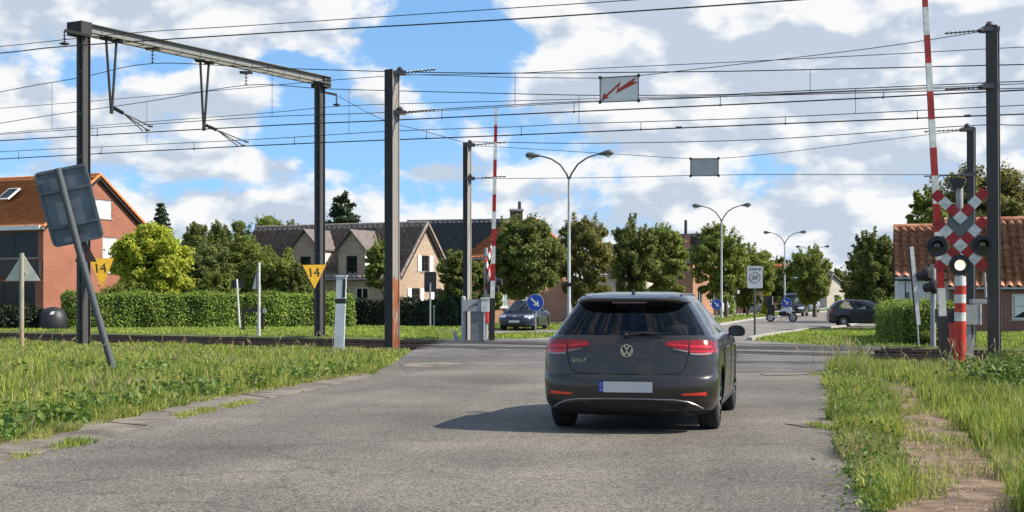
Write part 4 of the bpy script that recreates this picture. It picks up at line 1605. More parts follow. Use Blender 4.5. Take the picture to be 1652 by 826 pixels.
# hanging boards ---------------------------------------------------------
def board(name, label, corners, d, mat_, th=.03):
    t = thing(name, label, 'sign', P(corners[0][0], corners[0][1], d))
    ps = [P(x, y, d - (x - corners[0][0]) * d / F * .4) - t.location for x, y in corners]
    nrm = Vector((-.1, -1, 0)).normalized() * -th
    m = MB().add(ps + [p + nrm for p in ps], [(0, 1, 2, 3), (7, 6, 5, 4), (0, 4, 5, 1), (1, 5, 6, 2), (2, 6, 7, 3), (3, 7, 4, 0)])
    m.build('panel', mat_, t)
    e = MB()
    for i in range(4):
        e.bar(ps[i], ps[(i + 1) % 4], .022, .03, (0, 1, 0))
    e.build('frame', M_rib, t)
    for p in ps:
        MB().lathe([(.045, -.02), (.045, .02)], p + Vector((0, -.02, 0)), (0, -1, 0), 8).build('clamp', M_ink, t)
    return t, ps


M_board = mat('board_white', (.72, .72, .69), .6, var=.07, scale=3)
hb, ps = board('lightning_board', 'hanging white board with a red lightning arrow above the road', ((968, 165), (1030, 162.5), (1030, 122), (968, 125.5)), dn(1000), M_board)
Ax, Ay = ps[1] - ps[0], ps[3] - ps[0]
arrow = [(497, 272), (513, 227), (521, 240), (601, 163), (588, 208), (668, 150), (686, 148), (664, 167), (692, 172), (576, 232), (590, 186), (527, 250), (538, 256)]
pol = [((x - 490) / 205, (282 - y) / 146) for x, y in arrow]
MB().prism(pol, ps[0] + Vector((0, -.008, 0)), Ax, Ay, (0, .006, 0)).build('lightning_arrow', mat('arrow_red', (.48, .03, .02), .5, var=.1), hb)
board('blank_board', 'hanging plain grey board with nothing on it, behind the second lamp', ((1114, 284), (1159, 283.5), (1159, 255.5), (1114, 256)), dfar(1136), mat('board_grey', (.46, .46, .43), .6, var=.08, scale=3))

# yellow triangles -------------------------------------------------------
for (px, d, pts, tx, lab) in ((143, 43.0, ((143, 417), (180.5, 416), (163, 465.5)), (160, 433), 'yellow triangle marked 14 on the left portal mast'), (505, 53.0, ((488, 427.5), (525, 426.5), (506.5, 466)), (505.5, 440), 'yellow triangle marked 14 on the right portal mast')):
    b = P(pts[0][0], pts[0][1], d)
    t = thing('track_marker', lab, 'sign', b, 0, 'yellow 14 markers on the portal')
    A = Vector((.95, .30, 0))
    B = Vector((0, 0, 1))
    sc_ = d / F
    pol = [((x - pts[0][0]) * sc_ / A.x, -(y - pts[0][1]) * sc_) for x, y in pts]
    nrm = A.cross(B).normalized()
    MB().prism(pol, nrm * .0, A, B, nrm * -.02).build('plate', M_yel, t)
    cx_ = sum(p[0] for p in pol) / 3
    tp = A * ((tx[0] - pts[0][0]) * sc_ / A.x) + B * (-(tx[1] - pts[0][1]) * sc_) + nrm * .004
    ca = math.cos(R(-6))
    textmesh('14', .40 if px < 300 else .48, .004, 'number', M_ink, t, frame_mat(tp, A + B * .06, B - A * .10), .95)
    MB().bar(nrm * -.05 - A * .2 + B * -.1, nrm * -.05 + A * .75 + B * -.1, .03, .04).build('bracket', M_mastd, t)

# ---- crossing signal with the double cross on the right
DX = 29.8
sp = DX / F
base = XY(1549, DX)
sig = thing('crossing_signal', 'red and white double crossbuck signal with round lamps on a striped post', 'crossing signal', base)


def S_(px, py, dy=0.0):
    v = P(px, py, DX) - base
    v.y += dy
    return v


r_p = 9.0 * sp
bands = [(446, 461, 'w'), (461, 475, 'r'), (475, 489, 'w'), (489, 504, 'r'), (504, 518, 'w'), (518, 592, 'R')]
for (a, b, c) in bands:
    z1, z0 = S_(1549, a).z, S_(1549, b).z
    if c == 'R':
        z0 = -.1
    MB().lathe([(r_p + (.004 if c == 'R' else 0), z0), (r_p + (.004 if c == 'R' else 0), z1)], (0, 0, 0), (0, 0, 1), 24).build('post_band', {'w': M_white, 'r': M_redpost, 'R': M_redpost}[c], sig, True)
MB().tube([S_(1549, 450, .14), S_(1549, 292, .14)], .075, 12).build('post', M_boxg, sig, True)
MB().prism([(-.10, 0), (.10, 0), (.17, .2), (-.17, .2)], S_(1545, 303, .0), (1, 0, 0), (0, 0, 1), (0, .30, 0)).build('bell', M_dk, sig)
MB().prism([(-.22, -.30), (.22, -.30), (.28, 0), (.22, .32), (-.22, .32), (-.28, 0)], S_(1549, 365, .005), (1, 0, 0), (0, 0, 1), (0, .03, 0)).build('backing_plate', mat('backing_grey', (.11, .125, .13), .6, var=.15, scale=6), sig)


def arm_blocks(cx_, cy_, ex_, ey_, n, first_white, dy, skip=0):
    c, e_ = S_(cx_, cy_, dy), S_(ex_, ey_, dy)
    d = (e_ - c)
    L_ = d.length
    d.normalize()
    up = Vector((0, -1, 0)).cross(d)
    wd = .205
    l_ = L_ / n
    for k in range(skip, n):
        a, b = c + d * (k * l_ + .002), c + d * ((k + 1) * l_ - .002)
        wh = (k % 2 == 0) == first_white
        MB().prism([(0, -wd / 2), (l_ - .004, -wd / 2), (l_ - .004, wd / 2), (0, wd / 2)], a, d, up, (0, .025, 0)).build('white_block' if wh else 'red_block', M_white if wh else M_red, sig)


# lower cross: one continuous arm and the two halves of the other
for (cx_, cy_, ends) in ((1549, 396, ((1513, 359, .0), (1585, 357, .004), (1515, 432, .0), (1585, 430, .004))), (1549, 351, ((1511, 313, .0), (1586, 311, .004)))):
    for (ex_, ey_, dy) in ends:
        ux, uy = (ex_ - cx_), (ey_ - cy_)
        L_ = math.hypot(ux, uy)
        s0 = 8.0 / L_
        arm_blocks(cx_ + ux * s0, cy_ + uy * s0, ex_ + ux / L_ * 4, ey_ + uy / L_ * 4, 3, False, dy - .03)
    dv = S_(cx_, cy_, -.034)
    rr_ = 8.4 * sp * 1.38
    MB().prism([(0, -rr_), (rr_, 0), (0, rr_), (-rr_, 0)], dv, (1, 0, 0), (0, 0, 1), (0, .025, 0)).build('white_block', M_white, sig)
for (px, py, lit_) in ((1513, 397, 0), (1583, 396, 0), (1548, 428, 1)):
    c = S_(px, py, -.07 if lit_ else -.05)
    a = MB().lathe([(.215, .03), (.22, 0), (.215, -.02), (.14, -.03)], c, (0, -1, 0), 32).build('lamp_backboard', M_dk, sig, True)
    hd_ = MB()
    # hood: half ring around the lens
    hv, hf_ = [], []
    nh = 18
    for i in range(nh + 1):
        an_ = math.pi * (-.12 + 1.24 * i / nh)
        for (q, rr_) in ((-.02, .135), (.16, .128), (.16, .120), (-.02, .127)):
            hv.append(c + Vector((rr_ * math.cos(an_), -q, rr_ * math.sin(an_))))
    for i in range(nh):
        for j in range(4):
            hf_.append((i * 4 + j, (i + 1) * 4 + j, (i + 1) * 4 + (j + 1) % 4, i * 4 + (j + 1) % 4))
    hd_.add(hv, hf_).build('lamp_hood', M_dk, a, True)
    lm = MB().lathe([(.128, .0), (.11, .03), (.06, .045), (.01, .05)], c, (0, -1, 0), 28)
    if lit_:
        lm.build('lamp_lens', mat('lit_lens', (.9, .85, .75), .3, var=.03, emis=0.95, emiscol=(1, .80, .56)), a, True)
    else:
        lm.build('lamp_lens', mat('dark_lens', (.012, .02, .016), .15, coat=1, var=.2), a, True)

sig.rotation_euler = (0, 0, R(-12))
# second signal for the other direction, seen from behind
s2 = thing('rear_signal', 'black signal heads facing away, left of the double crossbuck', 'crossing signal', XY(1507, 41.5))
for (px, py) in ((1497, 442), (1508, 462)):
    c = P(px, py, 41.5) - s2.location
    MB().lathe([(.12, -.1), (.21, 0), (.215, .05), (.20, .07)], c, (-.5, .8, 0), 20).build('lamp_backboard', M_dk, s2, True)
    MB().lathe([(.13, 0), (.135, .28)], c + Vector((-.03, .06, 0)), (-.5, .8, -.15), 14).build('lamp_hood', M_dk, s2, True)
MB().tube([(0, .1, 0), (0, .1, 2.4)], .08, 10).build('post', M_boxg, s2)
rp = thing('red_post', 'short red post behind the crossing signal foot', 'post', XY(1539, 40.3))
MB().lathe([(.14, 0), (.14, .70), (.11, .78), (.05, .8)], (0, 0, 0), (0, 0, 1), 16).build('post', M_redpost, rp, True)
MB().lathe([(.08, .8), (.08, .84)], (0, 0, 0), (0, 0, 1), 12).build('cap', M_white, rp)


# barriers -----------------------------------------------------------------
def barrier(name, label, foot, topdir, seglen, nseg, y_black, hblack, wd, d, first_red, drive, gears):
    t = thing(name, label, 'barrier', foot)
    td = Vector(topdir).normalized()
    MB().bar((0, 0, -.1), td * hblack, wd * 1.3, wd * 1.1, (0, 1, 0)).build('counterweight_arm', M_dk, t)
    for k in range(nseg):
        rd = (k % 2 == 0) == first_red
        f = 1 - .35 * k / nseg
        MB().bar(td * (hblack + k * seglen + .002), td * (hblack + (k + 1) * seglen), wd * f, wd * .6 * f, (0, 1, 0)).build('red_band' if rd else 'white_band', M_red if rd else M_white, t)
    return t


# near right boom: foot (1524,582), passes (1520,455), (1495,0)
fd = 30.4
foot = XY(1525, fd)
tdv = P(1495, 0, fd) - P(1523, 500, fd)
rb = barrier('crossing_barrier', 'raised red and white barrier boom beside the double crossbuck', foot, tdv, .60, 14, 0, .0 + (P(1523, 510, fd).z), .15, fd, False, None, None)
MB().box((.52, .15, 1.05), (.42, .35, .42)).build('drive_cabinet', M_boxg, rb)
MB().box((.752, .15, 1.05), (.03, .37, .44)).build('sunlit_side', M_white, rb)  # white plate: sunlight on the cabinet's right side, put into the colour
MB().box((.10, .2, 1.02), (.44, .3, .3)).build('gear_housing', M_dk, rb)
MB().prism([(.30, -.05), (.62, -.05), (.56, .85), (.36, .85)], (0, .3, 0), (1, 0, 0), (0, 0, 1), (0, -.25, 0)).build('pedestal', M_boxg, rb)
MB().bar((.50, -.12, -.02), (.58, -.1, .62), .05, .03).build('stay_bar', M_galv, rb)
m = MB()
for (px, y0, y1) in ((1588, 440, 480), (1594, 445, 476)):
    m.tube([P(px, y0, 32) - foot, P(px + 3, y1, 32) - foot], .03, 6)
m.box(tuple(P(1584, 486, 32) - foot), (.5, .2, .1))
m.build('boom_holder', M_boxg, rb)

fd2 = 48.2
foot2 = XY(793, fd2)
lb = barrier('crossing_barrier', 'raised red and white barrier boom across the tracks, left of the tree', foot2, P(800, 176, fd2) - P(794, 480, fd2), .585, 11, 0, P(793, 481, fd2).z, .15, fd2, False, None, None)
cb = thing('control_cabinet', 'grey barrier control box on a pedestal at the far side', 'control box', XY(771, 47.6))
MB().box((-.18, 0, 1.18), (.62, .5, .40)).build('housing', M_boxg, cb)
MB().box((.25, -.02, 1.18), (.26, .52, .42)).build('sunlit_end', M_white, cb)  # white stands for the sunlit right side of the grey box
MB().box((.25, -.02, 1.42), (.30, .56, .05)).build('lid', M_white, cb)
MB().prism([(-.24, -.05), (.26, -.05), (.2, .98), (-.24, .98)], (0, .2, 0), (1, 0, 0), (0, 0, 1), (0, -.4, 0)).build('pedestal', mat('pedestal_grey', (.16, .17, .17), .6, var=.15), cb)
MB().box((.22, -.215, .5), (.05, .03, .95)).build('sunlit_edge', M_white, cb)  # sunlit right side of the pedestal, painted as a white strip
MB().tube([(-.3, -.27, 1.1), (-.15, -.3, 1.2), (0, -.27, 1.22)], .012, 5).build('cable', M_ink, cb)
wp_ = thing('white_post', 'white round-topped post left of the grey control box', 'post', XY(748, 47.9))
MB().lathe([(.075, -.05), (.075, 1.40), (.06, 1.47), (.02, 1.5)], (0, 0, 0), (0, 0, 1), 16).build('post', mat('post_greywhite', (.45, .46, .46), .6, var=.12), wp_, True)
MB().prism([(0, 0), (.16, 0), (.05, .3), (-.02, .34)], (-.32, 0, 0), (1, 0, 0), (0, 0, 1), (0, .1, 0)).build('foot_plate', M_galv, wp_)
# far signal seen edge-on
s3 = thing('side_signal', 'crossing signal seen from its edge behind the far barrier boom', 'crossing signal', XY(784, 50.2))
e0 = s3.location
MB().tube([(0, 0, 0), (0, 0, 3.2)], .07, 10).build('post', M_boxg, s3)
MB().lathe([(.11, .55), (.11, 1.05)], (0, 0, 0), (0, 0, 1), 12).build('red_band', M_red, s3)
MB().lathe([(.112, 1.05), (.112, 1.4)], (0, 0, 0), (0, 0, 1), 12).build('white_band', M_white, s3)
A_ = Vector((.25, .97, 0))
for (cz, sgn) in ((2.3, 1), (2.3, -1), (2.9, 1)):
    for k in range(-3, 4):
        if cz > 2.5 and k < 0:
            continue
        a = A_ * (k * .15 - .075) + Vector((.12, 0, cz + sgn * (k * .15 - .075)))
        b = A_ * (k * .15 + .075) + Vector((.12, 0, cz + sgn * (k * .15 + .075)))
        MB().bar(a, b, .03, .2, A_.cross(Vector((1, 0, 0)))).build('red_block' if k % 2 else 'white_block', M_red if k % 2 else M_white, s3)
for (oy, oz) in ((-.45, 2.0), (.45, 2.0), (0, 1.75)):
    MB().lathe([(.2, 0), (.21, .05), (.12, .1), (.12, .3)], A_ * oy + Vector((.16, 0, oz)), (.97, -.25, 0), 20).build('lamp_backboard', M_dk, s3, True)

# ---- leaning information sign seen from the back
DL = 24.9
bl_ = XY(187, DL)
ls = thing('leaning_sign', 'big rectangular road sign from behind, tilted on its leaning grey pole', 'sign', bl_)


def L_(px, py, dy=0.0):
    v = P(px, py, DL) - bl_
    v.y += dy
    return v


MB().tube([L_(190, 622), L_(187, 612), L_(127, 402), L_(93, 272)], .062, 16).build('pole', M_leanpole, ls, True)
cs = [L_(86, 397), L_(163.5, 381), L_(134, 265), L_(53.5, 281)]
nv = Vector((0, 1, 0))


def rpoly(c, rad=.07, n=5):
    out = []
    for i in range(4):
        p, a, b = c[i], c[i - 1], c[(i + 1) % 4]
        u, v = (a - p).normalized(), (b - p).normalized()
        for k in range(n + 1):
            t = k / n
            q0, q1, q2 = p + u * rad, p, p + v * rad
            out.append(q0 * (1 - t) ** 2 + q1 * 2 * t * (1 - t) + q2 * t * t)
    return out


pp = rpoly(cs)
n = len(pp)
m = MB().add([p + nv * .095 for p in pp] + [p + nv * .12 for p in pp], [tuple(range(n)), tuple(reversed(range(n, 2 * n)))] + [(k, (k + 1) % n, n + (k + 1) % n, n + k) for k in range(n)])
m.build('panel', M_signback, ls)
e = MB()
for k in range(n):
    e.bar(pp[k] + nv * .085, pp[(k + 1) % n] + nv * .085, .05, .035, (0, 1, 0))
e.build('rim', M_rib, ls)
for f in (.24, .72):
    a, b = cs[0] + (cs[3] - cs[0]) * f, cs[1] + (cs[2] - cs[1]) * f
    MB().bar(a + nv * .075, b + nv * .075, .06, .045, (0, 1, 0)).build('rib', M_rib, ls)
MB().prism([(-.20, 0), (.18, 0), (.0, .40)], L_(136, 422, .12), (1, 0, -.0), (-.1, 0, 1), (0, .02, 0)).build('triangle_panel', mat('triangle_back', (.06, .035, .03), .6, var=.2), ls)
MB().box(tuple(L_(129, 405, .05)), (.12, .12, .16)).build('clamp', M_dk, ls)

# ---- triangular sign from behind at far left
tsn = thing('triangle_sign', 'grey back of a triangular road sign on a weathered post at the left edge', 'sign', XY(35, 40.5))
k = 40.5 / F
MB().tube([(0, 0, -.1), (0, 0, (555 - 402) * k)], .065, 12).build('pole', weathered('pole_weathered', (.33, .31, .25), (.36, .26, .14), .9, .5), tsn, True)
MB().prism([(-.50, 0), (.50, 0), (.04, .72), (-.04, .72)], (0, .08, HC + (YH - 453) * k), (1, 0, 0), (0, 0, 1), (0, .02, 0)).build('panel', mat('sign_back_grey', (.55, .55, .48), .55, .1, var=.12), tsn)
MB().box((0, .06, HC + (YH - 440) * k), (.2, .06, .06)).build('clamp', M_galv, tsn)

# ---- white marker post with black band
wm_ = thing('marker_post', 'thick pale marker post with a black band, left of the rusty mast', 'post', XY(547, 38.4))
k = 38.4 / F
t_ = Vector((.035, 0, 1))
hp = (565 - 446) * k
m = MB().prism([(-.13, -.1), (.13, -.1), (.13, hp), (-.13, hp)], (0, .1, 0), (1, 0, 0), t_, (0, -.2, 0)).build('post', mat('marker_pale', (.46, .50, .54), .6, var=.1), wm_)
MB().prism([(-.133, 0), (.133, 0), (.133, .13), (-.133, .13)], t_ * (hp - .72) + Vector((0, .103, 0)), (1, 0, 0), t_, (0, -.206, 0)).build('black_band', M_ink, wm_)
MB().prism([(.05, 0), (.12, 0), (.12, .50), (.05, .50)], t_ * (hp - .56) + Vector((0, -.1, 0)), (1, 0, 0), t_, (0, -.006, 0)).build('dark_slot', M_ink, wm_)
MB().box((0, 0, hp + .02), (.30, .24, .04), 0, Matrix.Translation(Vector((.035 * hp, 0, 0)))).build('cap', M_white, wm_)

# ---- small posts and signs beyond the tracks
a = thing('thin_post', 'thin white post with a dark little plate before the long hedge', 'post', XY(387, 66))
MB().tube([(0, 0, 0), P(382, 450, 66) - a.location], .045, 8).build('pole', M_white, a)
MB().box(tuple(P(383, 458, 66) - a.location + Vector((0, .08, 0))), (.62, .03, .38)).build('plate', M_dk, a)
a = thing('triangle_sign', 'triangular sign seen nearly edge-on on a white post before the hedge', 'sign', XY(418, 54.5))
k = 54.5 / F
MB().tube([(0, 0, 0), (0, 0, (542 - 424) * k)], .05, 8).build('pole', M_white, a)
MB().prism([(-.42, 0), (.42, 0), (0, .72)], (-.10, .05, HC + (YH - 466) * k), (.25, .95, 0), (0, 0, 1), (.02, -.005, 0)).build('panel', M_signback, a)
MB().tube([(-.12, .4, 0), (-.08, .4, 1.3)], .04, 8).build('pole', M_white, a)
a = thing('signal_box', 'low black equipment frame beside the white sign posts', 'equipment', XY(408, 62))
MB().box((0, 0, .92), (.95, .14, .16)).build('crossbar', M_dk, a)
for x in (-.42, .42):
    MB().box((x, 0, .45), (.1, .12, .92)).build('leg', M_dk, a)
MB().box((.5, -.02, .9), (.12, .2, .22)).build('end_lamp', M_galv, a)
a = thing('black_sign', 'black-backed sign on a thin post in front of the gabled house', 'sign', XY(694, 70))
k = 70 / F
MB().tube([(0, 0, 0), (0, 0, 2.2)], .045, 8).build('pole', M_galv, a)
cs_ = [Vector((-.3, .06, 1.75)), Vector((.3, .06, 1.75)), Vector((.3, .06, 2.75)), Vector((-.3, .06, 2.75))]
q = rpoly(cs_, .1)
n = len(q)
MB().add(q + [p + Vector((0, .03, 0)) for p in q], [tuple(range(n)), tuple(reversed(range(n, 2 * n)))] + [(i, (i + 1) % n, n + (i + 1) % n, n + i) for i in range(n)]).build('panel', M_dk, a)
a = thing('thin_post', 'thin grey post in the grass before the dark hedge', 'post', XY(697, 71))
MB().tube([(0.1, 0, 0), (.1, 0, 1.0)], .04, 8).lathe([(.06, 1.0), (.06, 1.1)], (.1, 0, 0), (0, 0, 1), 8).build('pole', M_galv, a)
# white leaning board before the right hedge
a = thing('leaning_board', 'tall narrow white board leaning in front of the clipped hedge', 'post', XY(1482, 41.8))
k = 41.8 / F
MB().tube([(0, 0, -.05), P(1480, 518, 41.8) - a.location], .03, 6).build('stake', M_galv, a)
MB().bar(P(1482, 524, 41.8) - a.location, P(1470.5, 398, 41.8) - a.location, .11, .06, (0, 1, 0)).build('board', M_white, a)
MB().bar(P(1478.5, 524, 41.8) - a.location + Vector((0, .05, 0)), P(1467.5, 400, 41.8) - a.location + Vector((0, .05, 0)), .05, .05, (0, 1, 0)).build('edge', M_dk, a)


# ---- blue arrow signs
def arrow_sign(label, px, d, py, r, hpole=None):
    t = thing('arrow_sign', label, 'sign', XY(px, d), R(-6), 'round blue arrow signs')
    zc = HC + (YH - py) * d / F
    MB().tube([(0, .04, -.05), (0, .04, zc)], .035, 8).build('pole', mat('pole_brown', (.28, .25, .22), .6, .2, var=.3, scale=6), t)
    dsk = MB().lathe([(r, 0), (r, .02)], (0, 0, zc), (0, -1, 0), 36).build('disc', M_blue, t)
    MB().lathe([(r * 1.05, -.012), (r * 1.05, .012)], (0, 0, zc), (0, -1, 0), 36).build('rim', M_white, t)
    ar = [(-.62, .45), (-.45, .62), (.13, .04), (.36, .27), (.50, -.50), (-.27, -.36), (-.04, -.13)]
    MB().prism([(a * r, b * r) for a, b in ar], (0, -.026, zc), (1, 0, 0), (0, 0, 1), (0, .004, 0)).build('arrow', M_white, t)
    return t


arrow_sign('round blue sign with white arrow, in front of the dark saloon', 863.5, 56, 488, .32)
arrow_sign('small round blue arrow sign just left of the second lamp post', 1156, 88, 491, .31)
arrow_sign('round blue arrow sign behind the motorcycle', 1269, 97, 488, .33)
t = thing('back_sign', 'dark back of a small sign at the rear of the motorcycle', 'sign', XY(1246, 93))
MB().tube([(0, 0, 0), (0, 0, 1.6)], .04, 8).build('pole', M_galv, t)
MB().lathe([(.31, 0), (.31, .02)], (-.2, .05, 1.35), (0, -1, 0), 28).build('panel', M_dk, t)

# ---- speed zone sign
zs = thing('zone_sign', 'pale rectangular zone 30 speed sign on a dark post', 'sign', XY(1218, 54))
k = 54 / F
MB().tube([(0, .04, -.05), (0, .04, HC + (YH - 465) * k)], .04, 10).build('pole', mat('pole_grey_dark', (.10, .10, .105), .5, .4, var=.2), zs)
W_, H_ = 25 * k, 36 * k
zc = HC + (YH - 447) * k
cs_ = [Vector((-W_ / 2, 0, zc - H_ / 2)), Vector((W_ / 2, 0, zc - H_ / 2)), Vector((W_ / 2, 0, zc + H_ / 2)), Vector((-W_ / 2, 0, zc + H_ / 2))]
q = rpoly(cs_, .05)
n = len(q)
MB().add(q + [p + Vector((0, .025, 0)) for p in q], [tuple(range(n)), tuple(reversed(range(n, 2 * n)))] + [(i, (i + 1) % n, n + (i + 1) % n, n + i) for i in range(n)]).build('panel', mat('zone_white', (.50, .50, .53), .5, var=.05), zs)
rg = MB()
rv_, rf_ = [], []
for i in range(40):
    a = 2 * math.pi * i / 40
    for rr_ in (.215, .175):
        rv_.append((rr_ * math.cos(a), -.005, zc - .02 + rr_ * math.sin(a)))
for i in range(40):
    rf_.append((i * 2, ((i + 1) % 40) * 2, ((i + 1) % 40) * 2 + 1, i * 2 + 1))
rg.add(rv_, rf_).build('ring', mat('ring_grey', (.22, .22, .23), .5, var=.1), zs)
M0 = lambda z: frame_mat((0, -.008, z), (1, 0, 0), (0, 0, 1))
textmesh('30', .24, .002, 'number', M_ink, zs, M0(zc - .02), 1.0)
textmesh('ZONE', .12, .002, 'lettering', M_ink, zs, frame_mat((-.06, -.008, zc + .31), (1, 0, 0), (0, 0, 1)), 1.0)
MB().box((.19, -.008, zc + .31), (.05, .004, .09)).build('symbol', M_ink, zs)

# ---- street lamps: double curved arms
M_lamp = mat('lamp_pole', (.42, .43, .42), .5, .3, var=.12, scale=3)
M_lampd = mat('lamp_arm', (.12, .125, .125), .5, .3, var=.12)
LAMPH = 8.0


def street_lamp(label, x, y, rz=R(-17)):
    t = thing('street_lamp', label, 'street lamp', (x, y, 0), rz, 'double-armed street lamps along the median')
    MB().tube([(0, 0, -.1), (0, 0, 1.2), (0, 0, 1.25), (0, 0, LAMPH - 1.05)], [.10, .10, .085, .06], 12).build('pole', M_lamp, t, True)
    for s in (-1, 1):
        pts = [(0, 0, LAMPH - 1.1), (s * .12, 0, LAMPH - .8), (s * .42, 0, LAMPH - .38), (s * .85, 0, LAMPH - .1), (s * 1.3, 0, LAMPH + .04), (s * 1.5, 0, LAMPH + .06)]
        MB().tube(pts, [.05, .045, .042, .038, .034, .034], 8).build('arm', M_lampd, t, True)
        hd_ = MB()
        c0 = Vector((s * 1.4, 0, LAMPH + .06))
        hd_.lathe([(.04, 0), (.07, .1), (.085, .2), (.14, .34), (.15, .5), (.11, .64), (.03, .7)], c0, (s, 0, .08), 12)
        h_ = hd_.build('lamp_head', M_lampd, t, True)
        MB().lathe([(.12, 0), (.115, .06), (.07, .13), (.01, .15)], c0 + Vector((s * .46, 0, -.02)), (0, 0, -1), 12).build('lens', mat('lamp_lens', (.5, .48, .38), .25, coat=.5, var=.1), h_, True)
    return t


lp = []
for (px, yt, lab) in ((918, 250, 'nearest tall double lamp post with a dark plate on its pole'), (1164, 332, 'second double lamp post, rising left of the zone sign'), (1266, 375, 'third double lamp post, behind the motorcycle'), (1311, 398, 'fourth double lamp post, partly behind a median tree'), (1372, 432, 'smallest and farthest double lamp post by the dark trees')):
    d = (LAMPH + .06 - HC) * F / (YH - yt)
    v = XY(px, d)
    lp.append(street_lamp(lab, v.x, v.y))
MB().box((0, -.12, HC + (YH - 459) * 65 / F), (.36, .03, .18)).build('plate', M_ink, lp[0])

# ---------------------------------------------------------------- houses
def brickmat(name, c, c2, mortar, sc_=1.0):
    m = bpy.data.materials.new(name)
    m.use_nodes = True
    nt = m.node_tree
    b = nt.nodes['Principled BSDF']
    b.inputs['Roughness'].default_value = .9
    tcn = nd_(nt, 'ShaderNodeTexCoord')
    ge = nd_(nt, 'ShaderNodeNewGeometry')
    # wall plane coordinates: horizontal run from the surface normal, vertical z
    sp_ = nd_(nt, 'ShaderNodeSeparateXYZ')
    nt.links.new(tcn.outputs['Object'], sp_.inputs[0])
    sn = nd_(nt, 'ShaderNodeSeparateXYZ')
    nt.links.new(ge.outputs['True Normal'], sn.inputs[0])
    a = nd_(nt, 'ShaderNodeMath', operation='MULTIPLY')
    nt.links.new(sp_.outputs[0], a.inputs[0])
    nt.links.new(sn.outputs[1], a.inputs[1])
    a2 = nd_(nt, 'ShaderNodeMath', operation='MULTIPLY')
    nt.links.new(sp_.outputs[1], a2.inputs[0])
    nt.links.new(sn.outputs[0], a2.inputs[1])
    su = nd_(nt, 'ShaderNodeMath', operation='SUBTRACT')
    nt.links.new(a.outputs[0], su.inputs[0])
    nt.links.new(a2.outputs[0], su.inputs[1])
    cb = nd_(nt, 'ShaderNodeCombineXYZ')
    nt.links.new(su.outputs[0], cb.inputs[0])
    nt.links.new(sp_.outputs[2], cb.inputs[1])
    br = nd_(nt, 'ShaderNodeTexBrick')
    br.inputs['Color1'].default_value = tuple(c) + (1,)
    br.inputs['Color2'].default_value = tuple(c2) + (1,)
    br.inputs['Mortar'].default_value = tuple(mortar) + (1,)
    br.inputs['Scale'].default_value = sc_
    br.inputs['Mortar Size'].default_value = .012
    br.inputs['Brick Width'].default_value = .22
    br.inputs['Row Height'].default_value = .075
    nt.links.new(cb.outputs[0], br.inputs['Vector'])
    no = nd_(nt, 'ShaderNodeTexNoise')
    no.inputs['Scale'].default_value = .9
    no.inputs['Detail'].default_value = 7
    nt.links.new(tcn.outputs['Object'], no.inputs['Vector'])
    mr_ = nd_(nt, 'ShaderNodeMapRange')
    mr_.inputs[3].default_value = .65
    mr_.inputs[4].default_value = 1.35
    nt.links.new(no.outputs[0], mr_.inputs[0])
    hs = nd_(nt, 'ShaderNodeHueSaturation')
    nt.links.new(br.outputs[0], hs.inputs['Color'])
    nt.links.new(mr_.outputs[0], hs.inputs['Value'])
    nt.links.new(hs.outputs[0], b.inputs['Base Color'])
    bp = nd_(nt, 'ShaderNodeBump')
    bp.inputs['Strength'].default_value = .4
    bp.inputs['Distance'].default_value = .01
    bp.invert = True
    nt.links.new(br.outputs['Fac'], bp.inputs['Height'])
    nt.links.new(bp.outputs[0], b.inputs['Normal'])
    return m


B_red = brickmat('brick_red', (.37, .095, .048), (.28, .07, .038), (.30, .2, .14))
B_brown = brickmat('brick_brown', (.44, .31, .21), (.33, .22, .15), (.44, .37, .3))
B_orange = brickmat('brick_orange', (.46, .2, .10), (.36, .14, .075), (.36, .27, .2))
B_dull = brickmat('brick_dull', (.25, .085, .055), (.18, .062, .045), (.25, .18, .15))
M_tileo = mat('tile_orange', (.58, .165, .052), .75, col2=(.78, .29, .10), scale=5, bump=.3, bscale=20, detail=9)
M_tileb = mat('tile_brown', (.20, .15, .125), .6, col2=(.40, .32, .27), scale=5, bump=.3, bscale=20, detail=9)
M_tilek = mat('tile_slate_black', (.07, .072, .08), .5, col2=(.17, .17, .18), scale=5, bump=.3, bscale=20, detail=9)
M_tiler = mat('tile_red_old', (.38, .13, .065), .8, col2=(.68, .34, .20), scale=3.2, bump=.4, bscale=18, detail=10)
M_dorm = mat('dormer_slate', (.15, .125, .115), .8, var=.25, scale=5, bump=.3)
M_wwash = mat('whitewash', (.60, .61, .62), .9, col2=(.72, .72, .71), scale=1.6, bump=.4, bscale=12, detail=9)
M_render = mat('render_cream', (.55, .50, .42), .9, var=.12, scale=1.5, bump=.2)
M_wframe = mat('window_white', (.72, .72, .70), .5, var=.04)
M_dframe = mat('window_dark', (.03, .028, .026), .5, var=.1)
M_pane = mat('pane_dark', (.012, .014, .016), .12, var=.3, scale=.8, spec=.25)
M_blind = mat('blind_white', (.70, .71, .72), .6, var=.05, stretch=(1, 1, 20))
M_gutter = mat('gutter_grey', (.35, .35, .34), .5, var=.1)
Z = Vector((0, 0, 1))


def clip(poly, a, b, c):
    """keep a*x+b*y<=c"""
    out = []
    for i in range(len(poly)):
        p, q = poly[i], poly[(i + 1) % len(poly)]
        fp, fq = a * p[0] + b * p[1] - c, a * q[0] + b * q[1] - c
        if fp <= 0:
            out.append(p)
        if fp * fq < 0:
            t = fp / (fp - fq)
            out.append((p[0] + (q[0] - p[0]) * t, p[1] + (q[1] - p[1]) * t))
    return out


